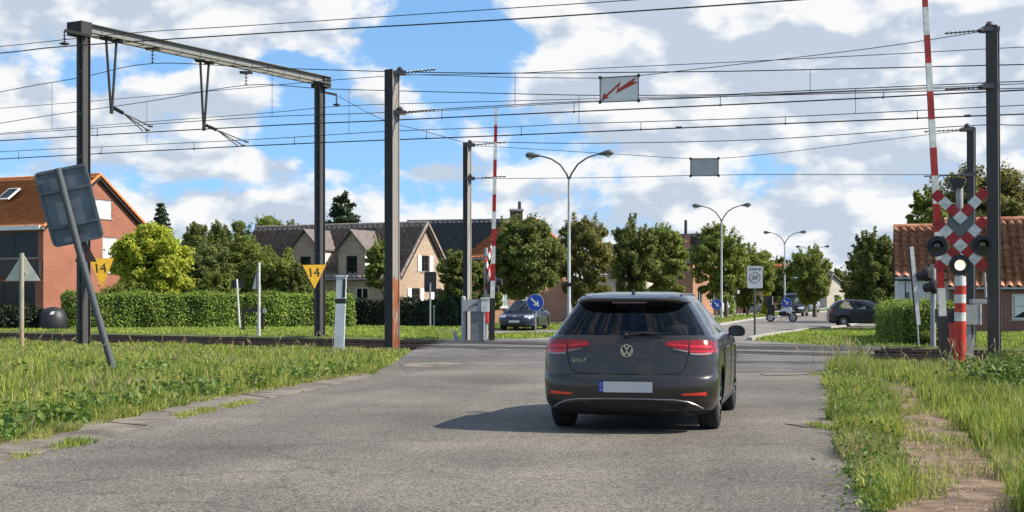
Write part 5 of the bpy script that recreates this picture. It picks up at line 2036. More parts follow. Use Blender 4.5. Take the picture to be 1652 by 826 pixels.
def wall(root, O, A, poly, m, holes=(), depth=.12, name='wall'):
    """wall polygon (u,v) seen from outside with A to the right; rectangular openings with reveals"""
    O, A = Vector(O), Vector(A).normalized()
    nrm = A.cross(Z)
    us = sorted({min(p[0] for p in poly), max(p[0] for p in poly)} | {h[0] for h in holes} | {h[1] for h in holes})
    vs_ = sorted({min(p[1] for p in poly), max(p[1] for p in poly)} | {h[2] for h in holes} | {h[3] for h in holes})
    mb = MB()
    for i in range(len(us) - 1):
        for j in range(len(vs_) - 1):
            uc, vc = (us[i] + us[i + 1]) / 2, (vs_[j] + vs_[j + 1]) / 2
            if any(h[0] < uc < h[1] and h[2] < vc < h[3] for h in holes):
                continue
            q = clip(clip(clip(clip(list(poly), -1, 0, -us[i]), 1, 0, us[i + 1]), 0, -1, -vs_[j]), 0, 1, vs_[j + 1])
            if len(q) >= 3:
                mb.add([O + A * a + Z * b for a, b in q], [tuple(range(len(q)))])
    for (a, b, c, d) in holes:
        ps_ = [(a, c), (b, c), (b, d), (a, d)]
        for k in range(4):
            p, q = ps_[k], ps_[(k + 1) % 4]
            v = [O + A * p[0] + Z * p[1], O + A * q[0] + Z * q[1]]
            mb.add([v[0], v[1], v[1] - nrm * depth, v[0] - nrm * depth], [(0, 1, 2, 3)])
    return mb.build(name, m, root)


def window(root, O, A, h, fm, pm, nx=2, ny=1, depth=.10, fw=.07, sill=True, shutters=None):
    O, A = Vector(O), Vector(A).normalized()
    nrm = A.cross(Z)
    a, b, c, d = h
    mb = MB()
    Oq = O - nrm * depth

    def bx_(u0, u1, v0, v1, pr=.05):
        mb.prism([(u0, v0), (u1, v0), (u1, v1), (u0, v1)], Oq, A, Z, nrm * pr)
    bx_(a, a + fw, c, d)
    bx_(b - fw, b, c, d)
    bx_(a + fw, b - fw, c, c + fw)
    bx_(a + fw, b - fw, d - fw, d)
    for i in range(1, nx):
        u = a + (b - a) * i / nx
        bx_(u - fw * .35, u + fw * .35, c + fw, d - fw, .045)
    for i in range(1, ny):
        v = c + (d - c) * i / ny
        bx_(a + fw, b - fw, v - fw * .3, v + fw * .3, .04)
    w_ = mb.build('window', fm, root)
    for i in range(nx):
        for j in range(ny):
            u0, u1 = a + (b - a) * i / nx, a + (b - a) * (i + 1) / nx
            v0, v1 = c + (d - c) * j / ny, c + (d - c) * (j + 1) / ny
            MB().prism([(u0, v0), (u1, v0), (u1, v1), (u0, v1)], Oq + nrm * .012, A, Z, nrm * .006).build('pane', pm, w_)
    if sill:
        MB().prism([(a - .06, c - .07), (b + .06, c - .07), (b + .06, c - .005), (a - .06, c - .005)], O - nrm * .05, A, Z, nrm * .11).build('sill', mat('sill_stone', (.35, .34, .32), .8, var=.1), w_)
    if shutters:
        for (u0, u1) in ((a - shutters - .03, a - .03), (b + .03, b + shutters + .03)):
            s_ = MB().prism([(u0, c), (u1, c), (u1, d), (u0, d)], O + nrm * .01, A, Z, nrm * .04)
            s_.build('shutter', M_wframe, root)
    return w_


def tiles(root, E0, E1, R0, R1, m, tw=.36, course=.40, amp=.042, name='roof'):
    """pantiled slope between eave E0-E1 and ridge R0-R1 (may taper for hips)"""
    E0, E1, R0, R1 = map(Vector, (E0, E1, R0, R1))
    n_ = ((E1 - E0).cross(R0 - E0))
    if n_.length < 1e-6:
        n_ = (E1 - E0).cross(R1 - E0)
    n_.normalize()
    if n_.z < 0:
        n_ = -n_
    L_ = (E1 - E0).length
    H_ = (((R0 + R1) / 2) - ((E0 + E1) / 2)).length
    nu = max(2, int(L_ / tw))
    nv = max(2, int(H_ / course))
    cols = nu * 6
    vs_, fs_ = [], []
    for j in range(nv):
        for (f, lift) in ((j / nv, .035), ((j + 1) / nv + .02, .0)):
            f = min(f, 1.0)
            a, b = E0 + (R0 - E0) * f, E1 + (R1 - E1) * f
            for i in range(cols + 1):
                t = i / cols
                wv = amp * (math.sin(t * nu * 2 * math.pi) + .35 * math.sin(t * nu * 4 * math.pi + .6))
                vs_.append(a + (b - a) * t + n_ * (wv + lift + .02))
    for j in range(nv * 2 - 1):
        for i in range(cols):
            k = j * (cols + 1) + i
            fs_.append((k, k + 1, k + cols + 2, k + cols + 1))
    o = arrmesh(name, [tuple(v) for v in vs_], fs_, m, root, smooth=False)
    o['kind'] = 'stuff'
    # boarding under the tiles
    MB().add([E0 - n_ * .13, E1 - n_ * .13, R1 - n_ * .13, R0 - n_ * .13, E0 - n_ * .2, E1 - n_ * .2, R1 - n_ * .2, R0 - n_ * .2], [(0, 1, 2, 3), (7, 6, 5, 4), (0, 4, 5, 1), (1, 5, 6, 2), (2, 6, 7, 3), (3, 7, 4, 0)]).build('roof_boarding', M_dframe, root)
    return o


def ridge(root, a, b, m, r=.10):
    MB().tube([a, b], r, 8).build('ridge_tiles', m, root)


def gable_house(name, label, K, A, wd, ln, eave, apex_u, apex_z, wm, rm, gholes=(), fholes=(), over=.25, hip=0.0, verge=None, frontmat=None, backshift=0):
    """gable wall from corner K along A (width wd); front wall runs back-left from K for ln metres. All local to K."""
    K = Vector(K)
    A = Vector(A).normalized()
    Bk = Vector((-A.y, A.x, 0))          # direction of the ridge, away from the gable (to the left/back)
    Af = -Bk                             # along the front wall, towards K, seen from outside
    t = thing(name, label, 'house', K)
    gp = [(0, 0), (wd, 0), (wd, eave), (apex_u, apex_z), (0, eave)]
    wall(t, (0, 0, 0), A, gp, wm, gholes)
    wall(t, Bk * ln, Af, [(0, 0), (ln, 0), (ln, eave), (0, eave)], frontmat or wm, fholes)
    wall(t, A * wd, Bk, [(0, 0), (ln, 0), (ln, eave), (0, eave)], wm)
    wall(t, A * wd + Bk * ln, -A, [(0, 0), (wd, 0), (wd, eave), (wd - apex_u, apex_z if not hip else eave + .01), (0, eave)], wm)
    sl1 = (apex_z - eave) / apex_u
    sl2 = (apex_z - eave) / (wd - apex_u)
    e0, e1 = -A * over + Z * (eave - over * sl1), A * (wd + over) + Z * (eave - over * sl2)
    ap = A * apex_u + Z * apex_z
    g0, g1 = Bk * -over, Bk * (ln + over)
    hipv = Bk * -hip
    tiles(t, e0 + g1, e0 + g0, ap + g1 + hipv, ap + g0, rm)
    tiles(t, e1 + g0, e1 + g1, ap + g0, ap + g1 + hipv, rm)
    if hip:
        tiles(t, e1 + g1, e0 + g1, ap + g1 + hipv, ap + g1 + hipv + A * .01, rm)
    ridge(t, ap + g0 + Z * .05, ap + g1 + hipv + Z * .05, rm)
    vm = verge or rm
    MB().bar(e0 + g0 + Z * .06, ap + g0 + Z * .06, .10, .12).bar(e1 + g0 + Z * .06, ap + g0 + Z * .06, .10, .12).build('verge', vm, t)
    MB().bar(e0 + g0 - Z * .06, e0 + g1 - Z * .06, .12, .10).build('gutter', M_gutter, t)
    return t, A, Bk, Af


# ---- red brick house at the left
K1 = XY(70, 80)
fh = [(3.2, 10.6, 3.75, 5.2), (3.2, 10.4, .3, 2.4)]
gh = [(4.0, 5.7, 6.2, 7.3), (4.9, 6.3, 3.0, 5.1)]
h1, A1, B1, F1 = gable_house('brick_house', 'red brick house with orange tiled roof behind the leaning sign', K1, (.42, .907, 0), 9.0, 11.0, 5.6, 4.4, 8.7, B_red, M_tileo, gh, fh, hip=3.4)
for h in gh:
    window(h1, (0, 0, 0), A1, h, M_wframe, M_blind, 1, 1)
o_f = B1 * 11.0
window(h1, o_f, F1, fh[0], M_dframe, M_pane, 4, 1)
window(h1, o_f, F1, fh[1], M_dframe, M_pane, 3, 1)
MB().prism([(3.0, 5.3), (11.0, 5.3), (11.0, 5.55), (3.0, 5.55)], o_f, F1, Z, F1.cross(Z) * .35).build('fascia', M_wframe, h1)
MB().prism([(3.0, 2.65), (10.9, 2.65), (10.9, 3.6), (3.0, 3.6)], o_f, F1, Z, F1.cross(Z) * .25).build('balcony_front', M_dframe, h1)
# roof window
c_ = P(14, 313, 84) - K1
MB().box((0, 0, 0), (.9, 1.2, .08), 0, frame_mat(c_, F1, A1 * 4.4 + Z * 3.1)).build('roof_window', M_wframe, h1)
MB().box((0, 0, .05), (.7, 1.0, .03), 0, frame_mat(c_, F1, A1 * 4.4 + Z * 3.1)).build('roof_window_pane', M_pane, h1)
lw = thing('garden_wall', 'low dark garden wall with a red tiled coping at the left edge', 'wall', XY(0, 66))
MB().box((-3.0, 0, .5), (9.9, .22, 1.0)).build('wall', B_dull, lw)
for i in range(24):
    MB().box((-7.8 + i * .413, 0, 1.03), (.40, .3, .07)).build('coping_tile', M_tileo, lw)
# black rounded container with a pale label
bn = thing('black_container', 'black rounded container with a white label beside the garden wall', 'container', XY(86, 64.5))
MB().lathe([(.60, 0), (.64, .15), (.62, .55), (.52, .82), (.36, .98), (.12, 1.05)], (0, 0, 0), (0, 0, 1), 24).build('shell', M_dk, bn, True)
MB().prism([(0, 0), (.16, .02), (.22, .16), (.06, .14)], (.02, -.55, .70), (1, 0, 0), (0, .4, 1), (0, -.02, 0)).build('sticker', M_wframe, bn)
MB().box((.12, .15, .5), (.5, .5, .9)).build('housing', M_dk, bn)

# ---- long brown house with two dormers
K2 = XY(644, 82)
gh2 = [(2.5, 3.4, 3.05, 4.0), (1.35, 2.3, 1.2, 2.05), (4.0, 4.95, 1.2, 2.05)]
L2 = 12.2
fh2 = [(L2 - 4.3, L2 - 3.4, .9, 2.1), (L2 - 3.0, L2 - 2.1, .9, 2.1), (L2 - 7.5, L2 - 6.6, .9, 2.1), (L2 - 6.2, L2 - 5.3, .1, 2.1)]
h2, A2, B2, F2 = gable_house('long_house', 'long brown brick house with dark tiled roof, dormers and white shutters', K2, (.45, .893, 0), 5.9, L2, 2.86, 2.95, 5.9, B_brown, M_tileb, gh2, fh2, over=.2)
for h in gh2:
    window(h2, (0, 0, 0), A2, h, M_dframe, M_pane, 2, 2, shutters=.42)
for h in fh2:
    window(h2, B2 * L2, F2, h, M_wframe, M_pane, 2, 1)
for (s0, s1, az, ez) in ((2.3, 4.15, 5.35, 4.35), (5.5, 7.5, 5.45, 4.4)):
    # u runs along the front wall from its far end
    u0, u1 = L2 - s1, L2 - s0
    O2 = B2 * L2 + F2.cross(Z) * .03
    um = (u0 + u1) / 2
    hole = (um - .38, um + .38, 2.75, 3.95)
    dm = wall(h2, O2, F2, [(u0, 2.3), (u1, 2.3), (u1, ez), (um, az), (u0, ez)], B_brown, [hole], name='dormer')
    window(h2, O2, F2, hole, M_dframe, M_pane, 1, 2)
    back = -F2.cross(Z)
    # cheeks
    for (uu, mm_) in ((u0, B_brown), (u1, M_wframe)):
        a = O2 + F2 * uu
        dp = (ez - 2.86) / ((5.9 - 2.86) / 2.95) + .1
        MB().add([a + Z * 2.7, a + Z * ez, a + back * dp + Z * ez, a + back * .05 + Z * 2.7], [(0, 1, 2, 3)]).build('dormer_cheek', mm_, h2)
    dr = (az - 2.86) / ((5.9 - 2.86) / 2.95) + .1
    de = (ez - 2.86) / ((5.9 - 2.86) / 2.95)
    for (uu, sg) in ((u0, -1), (u1, 1)):
        ee = O2 + F2 * (uu + sg * .15) + Z * (ez - .10) - back * .2
        rr0 = O2 + F2 * um + Z * (az + .06) - back * .2
        mbx = MB()
        q = [ee, ee + back * (de + .3), rr0 + back * (dr + .2), rr0]
        mbx.add(q + [p + Z * .09 for p in q], [(0, 1, 2, 3), (7, 6, 5, 4), (0, 4, 5, 1), (1, 5, 6, 2), (2, 6, 7, 3), (3, 7, 4, 0)])
        mbx.build('dormer_roof', M_dorm, h2)

# ---- dark slate-roofed house behind it
K3 = XY(788, 103)
h3_, A3, B3, F3 = gable_house('slate_house', 'house with black tiled roof rising behind the long brown house', K3, (.25, .97, 0), 9.0, 7.4, 4.2, 4.5, 7.35, M_tilek and mat('slate_wall', (.10, .10, .105), .8, var=.2), M_tilek, [(3.6, 5.0, 5.0, 6.2)], (), over=.3)
window(h3_, (0, 0, 0), A3, (3.6, 5.0, 5.0, 6.2), M_dframe, M_pane, 1, 1)

# ---- orange brick house behind the round tree
K4 = XY(797, 87)
gh4 = [(.25, 1.1, .9, 2.3), (1.9, 3.0, .15, 2.5), (1.6, 3.4, 3.2, 4.2)]
h4, A4, B4, F4 = gable_house('orange_house', 'orange brick house with chimney behind the round tree', K4, (.86, .5, 0), 5.6, 3.2, 4.2, 2.8, 6.25, B_orange, M_tileo, gh4, (), over=.3)
for i, h in enumerate(gh4):
    window(h4, (0, 0, 0), A4, h, M_wframe, mat('pane_green', (.28, .36, .33), .4, var=.1) if i < 2 else M_pane, 2, 1)
c_ = P(833, 370, 89) - K4
ch = MB().box((c_.x, c_.y, c_.z), (.8, .6, 2.4)).build('chimney', brickmat('brick_chimney', (.12, .10, .07), (.09, .07, .05), (.1, .09, .08)), h4)
MB().box((c_.x, c_.y, c_.z + 1.2), (.9, .7, .12)).build('chimney_cap', M_gutter, ch)
MB().lathe([(.12, 1.25), (.09, 1.75)], (c_.x + .2, c_.y, c_.z), (0, 0, 1), 10).build('chimney_pot', M_dframe, ch)

# ---- terraces along the street
K5 = XY(1118, 116)
h5, A5, B5, F5 = gable_house('street_house', 'house with grey roofs and tall thin chimney behind the median trees', K5, (.45, .89, 0), 7, 3.2, 4.6, 3.5, 6.8, B_orange, mat('tile_grey', (.13, .115, .105), .7, var=.3, scale=5), [(1.2, 2.4, 1.0, 2.3), (4.2, 5.4, 1.0, 2.3), (2.8, 4.2, 4.0, 5.2)], ())
for h in ((1.2, 2.4, 1.0, 2.3), (4.2, 5.4, 1.0, 2.3), (2.8, 4.2, 4.0, 5.2)):
    window(h5, (0, 0, 0), A5, h, M_wframe, M_pane, 2, 1)
c_ = P(1108, 398, 118) - K5
MB().box((c_.x, c_.y, c_.z), (.5, .5, 2.0)).build('chimney', B_dull, h5)
MB().lathe([(.13, 0), (.12, 1.6)], (c_.x - .1, c_.y - .1, c_.z + .6), (0, 0, 1), 10).build('flue', M_dframe, h5)
K5b = XY(1010, 101)
h5b, a_, b_, f_ = gable_house('cream_house', 'cream rendered house glimpsed between the median trees', K5b, (.45, .89, 0), 6.5, 3, 3.2, 3.2, 4.6, M_render, M_tileb, [(1.2, 2.4, 1.0, 2.3), (4.0, 5.2, 1.0, 2.3)], ())
for h in ((1.2, 2.4, 1.0, 2.3), (4.0, 5.2, 1.0, 2.3)):
    window(h5b, (0, 0, 0), a_, h, M_wframe, M_pane, 2, 1)
K6 = XY(1236, 185)
h6, a_, b_, f_ = gable_house('red_roof_house', 'far house with bright red roof behind the speed zone sign', XY(1262, 185), (.3, .95, 0), 8, 5.5, 3.6, 4, 6.0, B_orange, M_tileo, [(3, 4.4, 1, 2.2)], ())
window(h6, (0, 0, 0), a_, (3, 4.4, 1, 2.2), M_wframe, M_pane, 2, 1)
h7, a_, b_, f_ = gable_house('far_house', 'tiny far house with pale gable at the end of the street', XY(1334, 235), (.9, .43, 0), 5.2, 7, 2.9, 1.0, 5.6, M_render, M_tileb, [(1.5, 2.6, 1, 2.2)], ())
window(h7, (0, 0, 0), a_, (1.5, 2.6, 1, 2.2), M_wframe, M_pane, 1, 1)

# ---- whitewashed barn and brick cottage at the right


def low_house(name, label, K, A, ln, depth, eave, rz, wm, rm, holes=(), sidem=None, over=.2):
    """front wall along A from K, ridge parallel to A set back by depth/2"""
    K = Vector(K)
    A = Vector(A).normalized()
    Bk = Vector((-A.y, A.x, 0))
    t = thing(name, label, 'house', K)
    wall(t, (0, 0, 0), A, [(0, 0), (ln, 0), (ln, eave), (0, eave)], wm, holes)
    wall(t, Bk * depth, -Bk, [(0, 0), (depth, 0), (depth, eave), (depth / 2, rz), (0, eave)], sidem or wm)
    wall(t, A * ln, Bk, [(0, 0), (depth, 0), (depth, eave), (depth / 2, rz), (0, eave)], sidem or wm)
    wall(t, A * ln + Bk * depth, -A, [(0, 0), (ln, 0), (ln, eave), (0, eave)], wm)
    sl_ = (rz - eave) / (depth / 2)
    e0 = Bk * -over + Z * (eave - over * sl_)
    r0 = Bk * (depth / 2) + Z * rz
    g0, g1 = A * -.12, A * (ln + .12)
    tiles(t, e0 + g0, e0 + g1, r0 + g0, r0 + g1, rm, tw=.34, course=.38, amp=.08)
    e1 = Bk * (depth + over) + Z * (eave - over * sl_)
    tiles(t, e1 + g1, e1 + g0, r0 + g1, r0 + g0, rm, tw=.34, course=.38, amp=.08)
    ridge(t, r0 + g0 + Z * .05, r0 + g1 + Z * .05, rm, .12)
    MB().bar(e0 + g0 - Z * .05, e0 + g1 - Z * .05, .1, .09).build('gutter', M_gutter, t)
    return t, A, Bk


AH = Vector((.97, -.24, 0))
bh = (.9, 1.5, .9, 1.7)
barn, a_, b_ = low_house('white_barn', 'whitewashed barn with old red tiled roof behind the clipped hedge', XY(1448, 62), AH, 3.0, 6.0, 2.5, 4.65, M_wwash, M_tiler)
MB().box((.32, -.32, 1.2), (.05, .04, 2.2), 0, Matrix.Rotation(math.atan2(AH.y, AH.x), 4, 'Z')).build('downpipe', M_dframe, barn)
MB().prism([(.35, .9), (.5, .9), (.5, 1.7), (.35, 1.7)], (0, 0, 0), a_, Z, a_.cross(Z) * .02).build('stain_board', mat('old_wood', (.2, .2, .21), .9, var=.3, scale=5), barn)
wh = [(2.45, 3.75, .55, 1.62), (5.2, 6.5, .55, 1.62)]
cot, a_, b_ = low_house('brick_cottage', 'low brick cottage with old red tiled roof at the right edge', XY(1534, 60.2), AH, 11, 6.2, 2.08, 4.85, B_dull, M_tiler, wh)
for h in wh:
    w_ = window(cot, (0, 0, 0), a_, h, M_wframe, M_pane, 2, 2)
    for (u0, u1) in ((h[0] + .1, h[0] + .5), (h[1] - .5, h[1] - .1)):
        MB().prism([(u0, h[2] + .1), (u1, h[2] + .35), (u1, h[3] - .08), (u0, h[3] - .08)], -a_.cross(Z) * .07, a_, Z, a_.cross(Z) * .01).build('curtain', M_wframe, w_)
MB().tube([(1.6 * AH.x, 1.6 * AH.y - .08, 0), (1.6 * AH.x, 1.6 * AH.y - .08, 2.0)], .04, 8).build('downpipe', M_gutter, cot)
# fences and gate posts by the side road
for (px, lab) in ((1195, 'brick garden gate pillar behind the left zone sign edge'), (1205, 'brick garden gate pillar right behind the zone sign')):
    gp_ = thing('gate_pillar', lab, 'pillar', XY(px, 145))
    MB().box((0, 0, .75), (.9, .5, 1.5)).build('pillar', B_dull, gp_)
    MB().box((0, 0, 1.54), (1.0, .6, .1)).build('cap', M_kerb, gp_)

# ---------------------------------------------------------------- vegetation
def leafmat(name, c, island=.35, trans=.45, rough=.55):
    return mat(name, c, rough, 0, var=.25, scale=.55, trans=trans, island=island, spec=.35)


L_mid = leafmat('leaf_green', (.21, .255, .05))
L_dark = leafmat('leaf_dark_green', (.16, .195, .045))
L_conif = leafmat('leaf_conifer', (.06, .09, .05), .3, .25)
L_light = leafmat('leaf_light_green', (.22, .27, .05))
L_yel = leafmat('leaf_yellow_green', (.42, .47, .05), .4, .45)
L_olive = leafmat('leaf_olive', (.20, .195, .05))
L_hedge = leafmat('leaf_hedge', (.22, .31, .05), .4, .4)
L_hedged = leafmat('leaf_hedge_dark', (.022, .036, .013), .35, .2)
L_feather = leafmat('leaf_feathery', (.17, .21, .055))
M_bark = mat('bark', (.10, .08, .06), .9, var=.35, scale=6, bump=.8, bscale=25, stretch=(1, 1, .25))
M_twig = mat('hedge_twigs', (.028, .036, .014), .95, var=.4, scale=5, bump=.8, bscale=18)


def leaf_quads(cent, size, rng, up=.35, aspect=.55, outward=None, tri=False):
    """diamond leaves (two triangles) at centres cent (N,3)"""
    n = len(cent)
    nrm = rng.normal(size=(n, 3))
    nrm[:, 2] = np.abs(nrm[:, 2]) * .6 + up
    if outward is not None:
        nrm = nrm * .8 + outward * .9
    nrm /= np.linalg.norm(nrm, axis=1)[:, None]
    a = rng.normal(size=(n, 3))
    a -= nrm * (a * nrm).sum(1)[:, None]
    a /= np.linalg.norm(a, axis=1)[:, None]
    b = np.cross(nrm, a)
    s = (size * rng.uniform(.6, 1.35, n))[:, None]
    if tri:
        v = np.stack([cent - a * s, cent + a * s * .6 - b * s * aspect, cent + a * s * .7 + b * s * aspect], 1)
        return v.reshape(-1, 3), np.arange(n * 3).reshape(n, 3)
    fold = nrm * s * .18
    v = np.stack([cent - a * s, cent - b * s * aspect + fold, cent + a * s, cent + b * s * aspect + fold], 1)
    ii = np.arange(n)[:, None] * 4
    f = np.concatenate([ii + np.array([0, 1, 2]), ii + np.array([0, 2, 3])])
    return v.reshape(-1, 3), f


def blobs(rng, n, rx, ry, rz, inner=.35):
    d = rng.normal(size=(n, 3))
    d /= np.linalg.norm(d, axis=1)[:, None]
    r = inner + (1 - inner) * rng.uniform(0, 1, n) ** .6
    return d * r[:, None] * np.array([rx, ry, rz])


def tree(name, label, px, d, ytop, ybot, hw, leaf, nleaf=5200, size=.15, nclump=46, clump=.30, trunk=.16, seed=1, shape='round', cat='tree', group=None, lean=0.0, squash=1.0, trunkpx=None, reach=1.09):
    """deciduous tree: crown from frame rows ytop..ybot, half width hw px, at depth d"""
    tri = size < .2 or True
    nleaf, size, nclump, clump = int(nleaf * 5.2), size * .70, int(nclump * 1.7), clump * .78
    rng = np.random.default_rng(seed)
    k = d / F
    b = XY(px if trunkpx is None else trunkpx, d)
    zt, zb_ = HC + (YH - ytop) * k, max(.15, HC + (YH - ybot) * k)
    rx, rz = hw * k, (zt - zb_) / 2
    zc = (zt + zb_) / 2
    cx_ = (px - (trunkpx if trunkpx is not None else px)) * k
    t = thing(name, label, cat, b, rng.uniform(0, 6) * 0, group)
    cl = blobs(rng, nclump, rx * .96, rx * .96 * squash, rz * .92, .3)
    if shape == 'cone':
        f = (cl[:, 2] / rz + 1) / 2
        cl[:, 0] *= (1.15 - f)
        cl[:, 1] *= (1.15 - f)
    elif shape == 'vase':
        f = (cl[:, 2] / rz + 1) / 2
        cl[:, 0] *= (.45 + .75 * f)
        cl[:, 1] *= (.45 + .75 * f)
    elif shape == 'egg':
        f = (cl[:, 2] / rz + 1) / 2
        cl[:, 0] *= (1.08 - .45 * f ** 2)
        cl[:, 1] *= (1.08 - .45 * f ** 2)
    cl += np.array([cx_, 0, zc])
    cr_ = clump * rx * rng.uniform(.6, 1.4, nclump)
    per = rng.multinomial(nleaf, cr_ ** 2 / (cr_ ** 2).sum())
    cs_, ow = [], []
    for i in range(nclump):
        m_ = per[i]
        dd_ = rng.normal(size=(m_, 3))
        dd_ /= np.linalg.norm(dd_, axis=1)[:, None]
        rr_ = cr_[i] * (rng.uniform(.15, 1.0, m_) ** .45)
        stray = rng.uniform(0, 1, m_) < .10
        rr_[stray] *= rng.uniform(1.1, 1.55, stray.sum())
        p = cl[i] + dd_ * rr_[:, None] * np.array([1, 1, .8])
        cs_.append(p)
        ow.append(dd_)
    # leafy shoots reaching out of the crown break up the outline, more of them towards the top
    ne = max(14, nclump // 2)
    ed = rng.normal(size=(ne, 3))
    ed[:, 2] = np.abs(ed[:, 2]) * 1.1 - .25
    ed /= np.linalg.norm(ed, axis=1)[:, None]
    for i in range(ne):
        m_ = max(12, nleaf // (ne * 5))
        tt_ = rng.uniform(.55, 1.0, m_) * rng.uniform(.98, reach)
        sw = ed[i] * np.array([rx, rx * squash, rz])
        bend_ = np.array([0, 0, .12 * rz])
        p = np.outer(tt_, sw) + np.outer((tt_ - .55) ** 2, bend_) + rng.normal(size=(m_, 3)) * (rx * .10 * (1.35 - tt_))[:, None]
        cs_.append(p + np.array([cx_, 0, zc]))
        ow.append(np.tile(ed[i], (m_, 1)))
    cs_, ow = np.concatenate(cs_), np.concatenate(ow)
    keep = cs_[:, 2] > .1
    v, f = leaf_quads(cs_[keep], size, rng, outward=ow[keep] * .6, tri=True)
    arrmesh('crown', v, f, leaf, t)
    tm = MB()
    top = Vector((cx_ * .6, 0, zc + rz * .35))
    pts = [Vector((0, 0, -.15)), Vector((rng.uniform(-.05, .05), 0, zb_ * .5)), Vector((cx_ * .2 + rng.uniform(-.1, .1), 0, zb_)), Vector((cx_ * .4 + rng.uniform(-.15, .15), rng.uniform(-.1, .1), zc)), top]
    tm.tube(pts, [trunk * 1.25, trunk, trunk * .85, trunk * .5, trunk * .2], 9)
    idx = rng.permutation(nclump)[:min(16, nclump)]
    for i in idx:
        e_ = Vector(cl[i])
        f0 = rng.uniform(.35, .95)
        st_ = pts[2] + (pts[3] - pts[2]) * f0 if rng.uniform() < .6 else pts[3] + (pts[4] - pts[3]) * f0
        if e_.z < st_.z - .3:
            st_ = pts[2]
        mid = (st_ + e_) / 2 + Vector((0, 0, .12 * rx))
        tm.tube([st_, mid, e_], [trunk * .38, trunk * .24, trunk * .07], 5, cap=False)
    tm.build('trunk', M_bark, t, True)
    return t


def conifer(name, label, px, d, ytop, ybot, hw, leaf=L_conif, seed=1, tiers=20, flat=False, nleaf=9000):
    rng = np.random.default_rng(seed)
    k = d / F
    b = XY(px, d)
    zt, zb_ = HC + (YH - ytop) * k, max(.4, HC + (YH - ybot) * k)
    t = thing(name, label, 'tree', b)
    tm = MB().tube([(0, 0, -.1), (0, 0, zb_), (0, 0, zt)], [.26, .2, .03], 8)
    cs_ = []
    for i in range(tiers):
        f = i / (tiers - 1)
        z = zb_ + (zt - zb_) * (f * .97)
        R_ = hw * k * (((1 - f) ** .8 + .06) if not flat else (1 - .6 * f) * rng.uniform(.6, 1.15))
        nb_ = int(6 + rng.integers(0, 4))
        for j in range(nb_):
            a = 2 * math.pi * (j + rng.uniform(-.3, .3)) / nb_
            rr_ = R_ * rng.uniform(.65, 1.15)
            e_ = np.array([math.cos(a) * rr_, math.sin(a) * rr_, z + (rng.uniform(-.7, .9) if flat else rng.uniform(-.35, .05) * rr_)])
            tm.tube([(0, 0, z), tuple(e_ * np.array([.55, .55, 1]) + np.array([0, 0, .06])), tuple(e_)], [.05, .03, .01], 4, cap=False)
            m_ = max(6, int(nleaf / tiers / nb_ * (1.25 - f)))
            tt_ = rng.uniform(.25, 1.05, m_)
            p = np.outer(tt_, e_ - np.array([0, 0, z])) + np.array([0, 0, z])
            sp_ = (.05 * hw * k + .16 * R_) * (1.15 - tt_ * .6)
            p += rng.normal(size=(m_, 3)) * sp_[:, None] * np.array([1, 1, .35])
            cs_.append(p)
    cs_ = np.concatenate(cs_)
    v, f = leaf_quads(cs_, .20 * d / 100, rng, up=.6, aspect=.4)
    arrmesh('crown', v, f, leaf, t)
    tm.build('trunk', M_bark, t, True)
    return t


def hedge(name, label, p0, p1, wd, h, leaf, nleaf, size, seed, round_=.15, group=None, core=M_twig):
    rng = np.random.default_rng(seed)
    p0, p1 = Vector(p0), Vector(p1)
    t = thing(name, label, 'hedge', (p0 + p1) / 2, 0, group)
    ax = (p1 - p0)
    L_h = ax.length
    ax.normalize()
    bx_ = Vector((-ax.y, ax.x, 0))
    M4 = Matrix(((ax.x, bx_.x, 0, 0), (ax.y, bx_.y, 0, 0), (0, 0, 1, 0), (0, 0, 0, 1)))
    MB().box((0, 0, h / 2 - .06), (L_h - .16, wd - .16, h - .10), 0, M4).build('branches', core, t)
    # surface points: two sides, two ends, top
    areas = np.array([L_h * h, L_h * h, wd * h, wd * h, L_h * wd])
    cnt = rng.multinomial(nleaf, areas / areas.sum())
    ps_, ns2 = [], []
    for i, c in enumerate(cnt):
        a, b = rng.uniform(-.5, .5, c), rng.uniform(0, 1, c)
        o_ = np.ones(c)
        if i == 0:
            q = np.stack([a * L_h, -o_ * wd / 2, b * h], 1); nn_ = np.array([0, -1, .15])
        elif i == 1:
            q = np.stack([a * L_h, o_ * wd / 2, b * h], 1); nn_ = np.array([0, 1, .15])
        elif i == 2:
            q = np.stack([-o_ * L_h / 2, a * wd, b * h], 1); nn_ = np.array([-1, 0, .15])
        elif i == 3:
            q = np.stack([o_ * L_h / 2, a * wd, b * h], 1); nn_ = np.array([1, 0, .15])
        else:
            q = np.stack([a * L_h, (b - .5) * wd, o_ * h], 1); nn_ = np.array([0, 0, 1.0])
        q += rng.normal(size=q.shape) * .045 + nn_ * np.minimum(np.abs(rng.normal(size=(c, 1))) ** 3 * .012, .14)
        lump = .07 * np.sin(q[:, 0] * 2.1 + q[:, 2] * 1.3) + .05 * np.sin(q[:, 0] * 5.3 + q[:, 1] * 4)
        q += nn_ * lump[:, None]
        ps_.append(q)
        ns2.append(np.tile(nn_, (c, 1)))
    q = np.concatenate(ps_)
    nn_ = np.concatenate(ns2)
    Mn = np.array([[ax.x, bx_.x, 0], [ax.y, bx_.y, 0], [0, 0, 1]])
    q, nn_ = q @ Mn.T, nn_ @ Mn.T
    q[:, 2] = np.maximum(q[:, 2], .03)
    v, f = leaf_quads(q, size, rng, up=.05, outward=nn_)
    arrmesh('foliage', v, f, leaf, t)
    return t


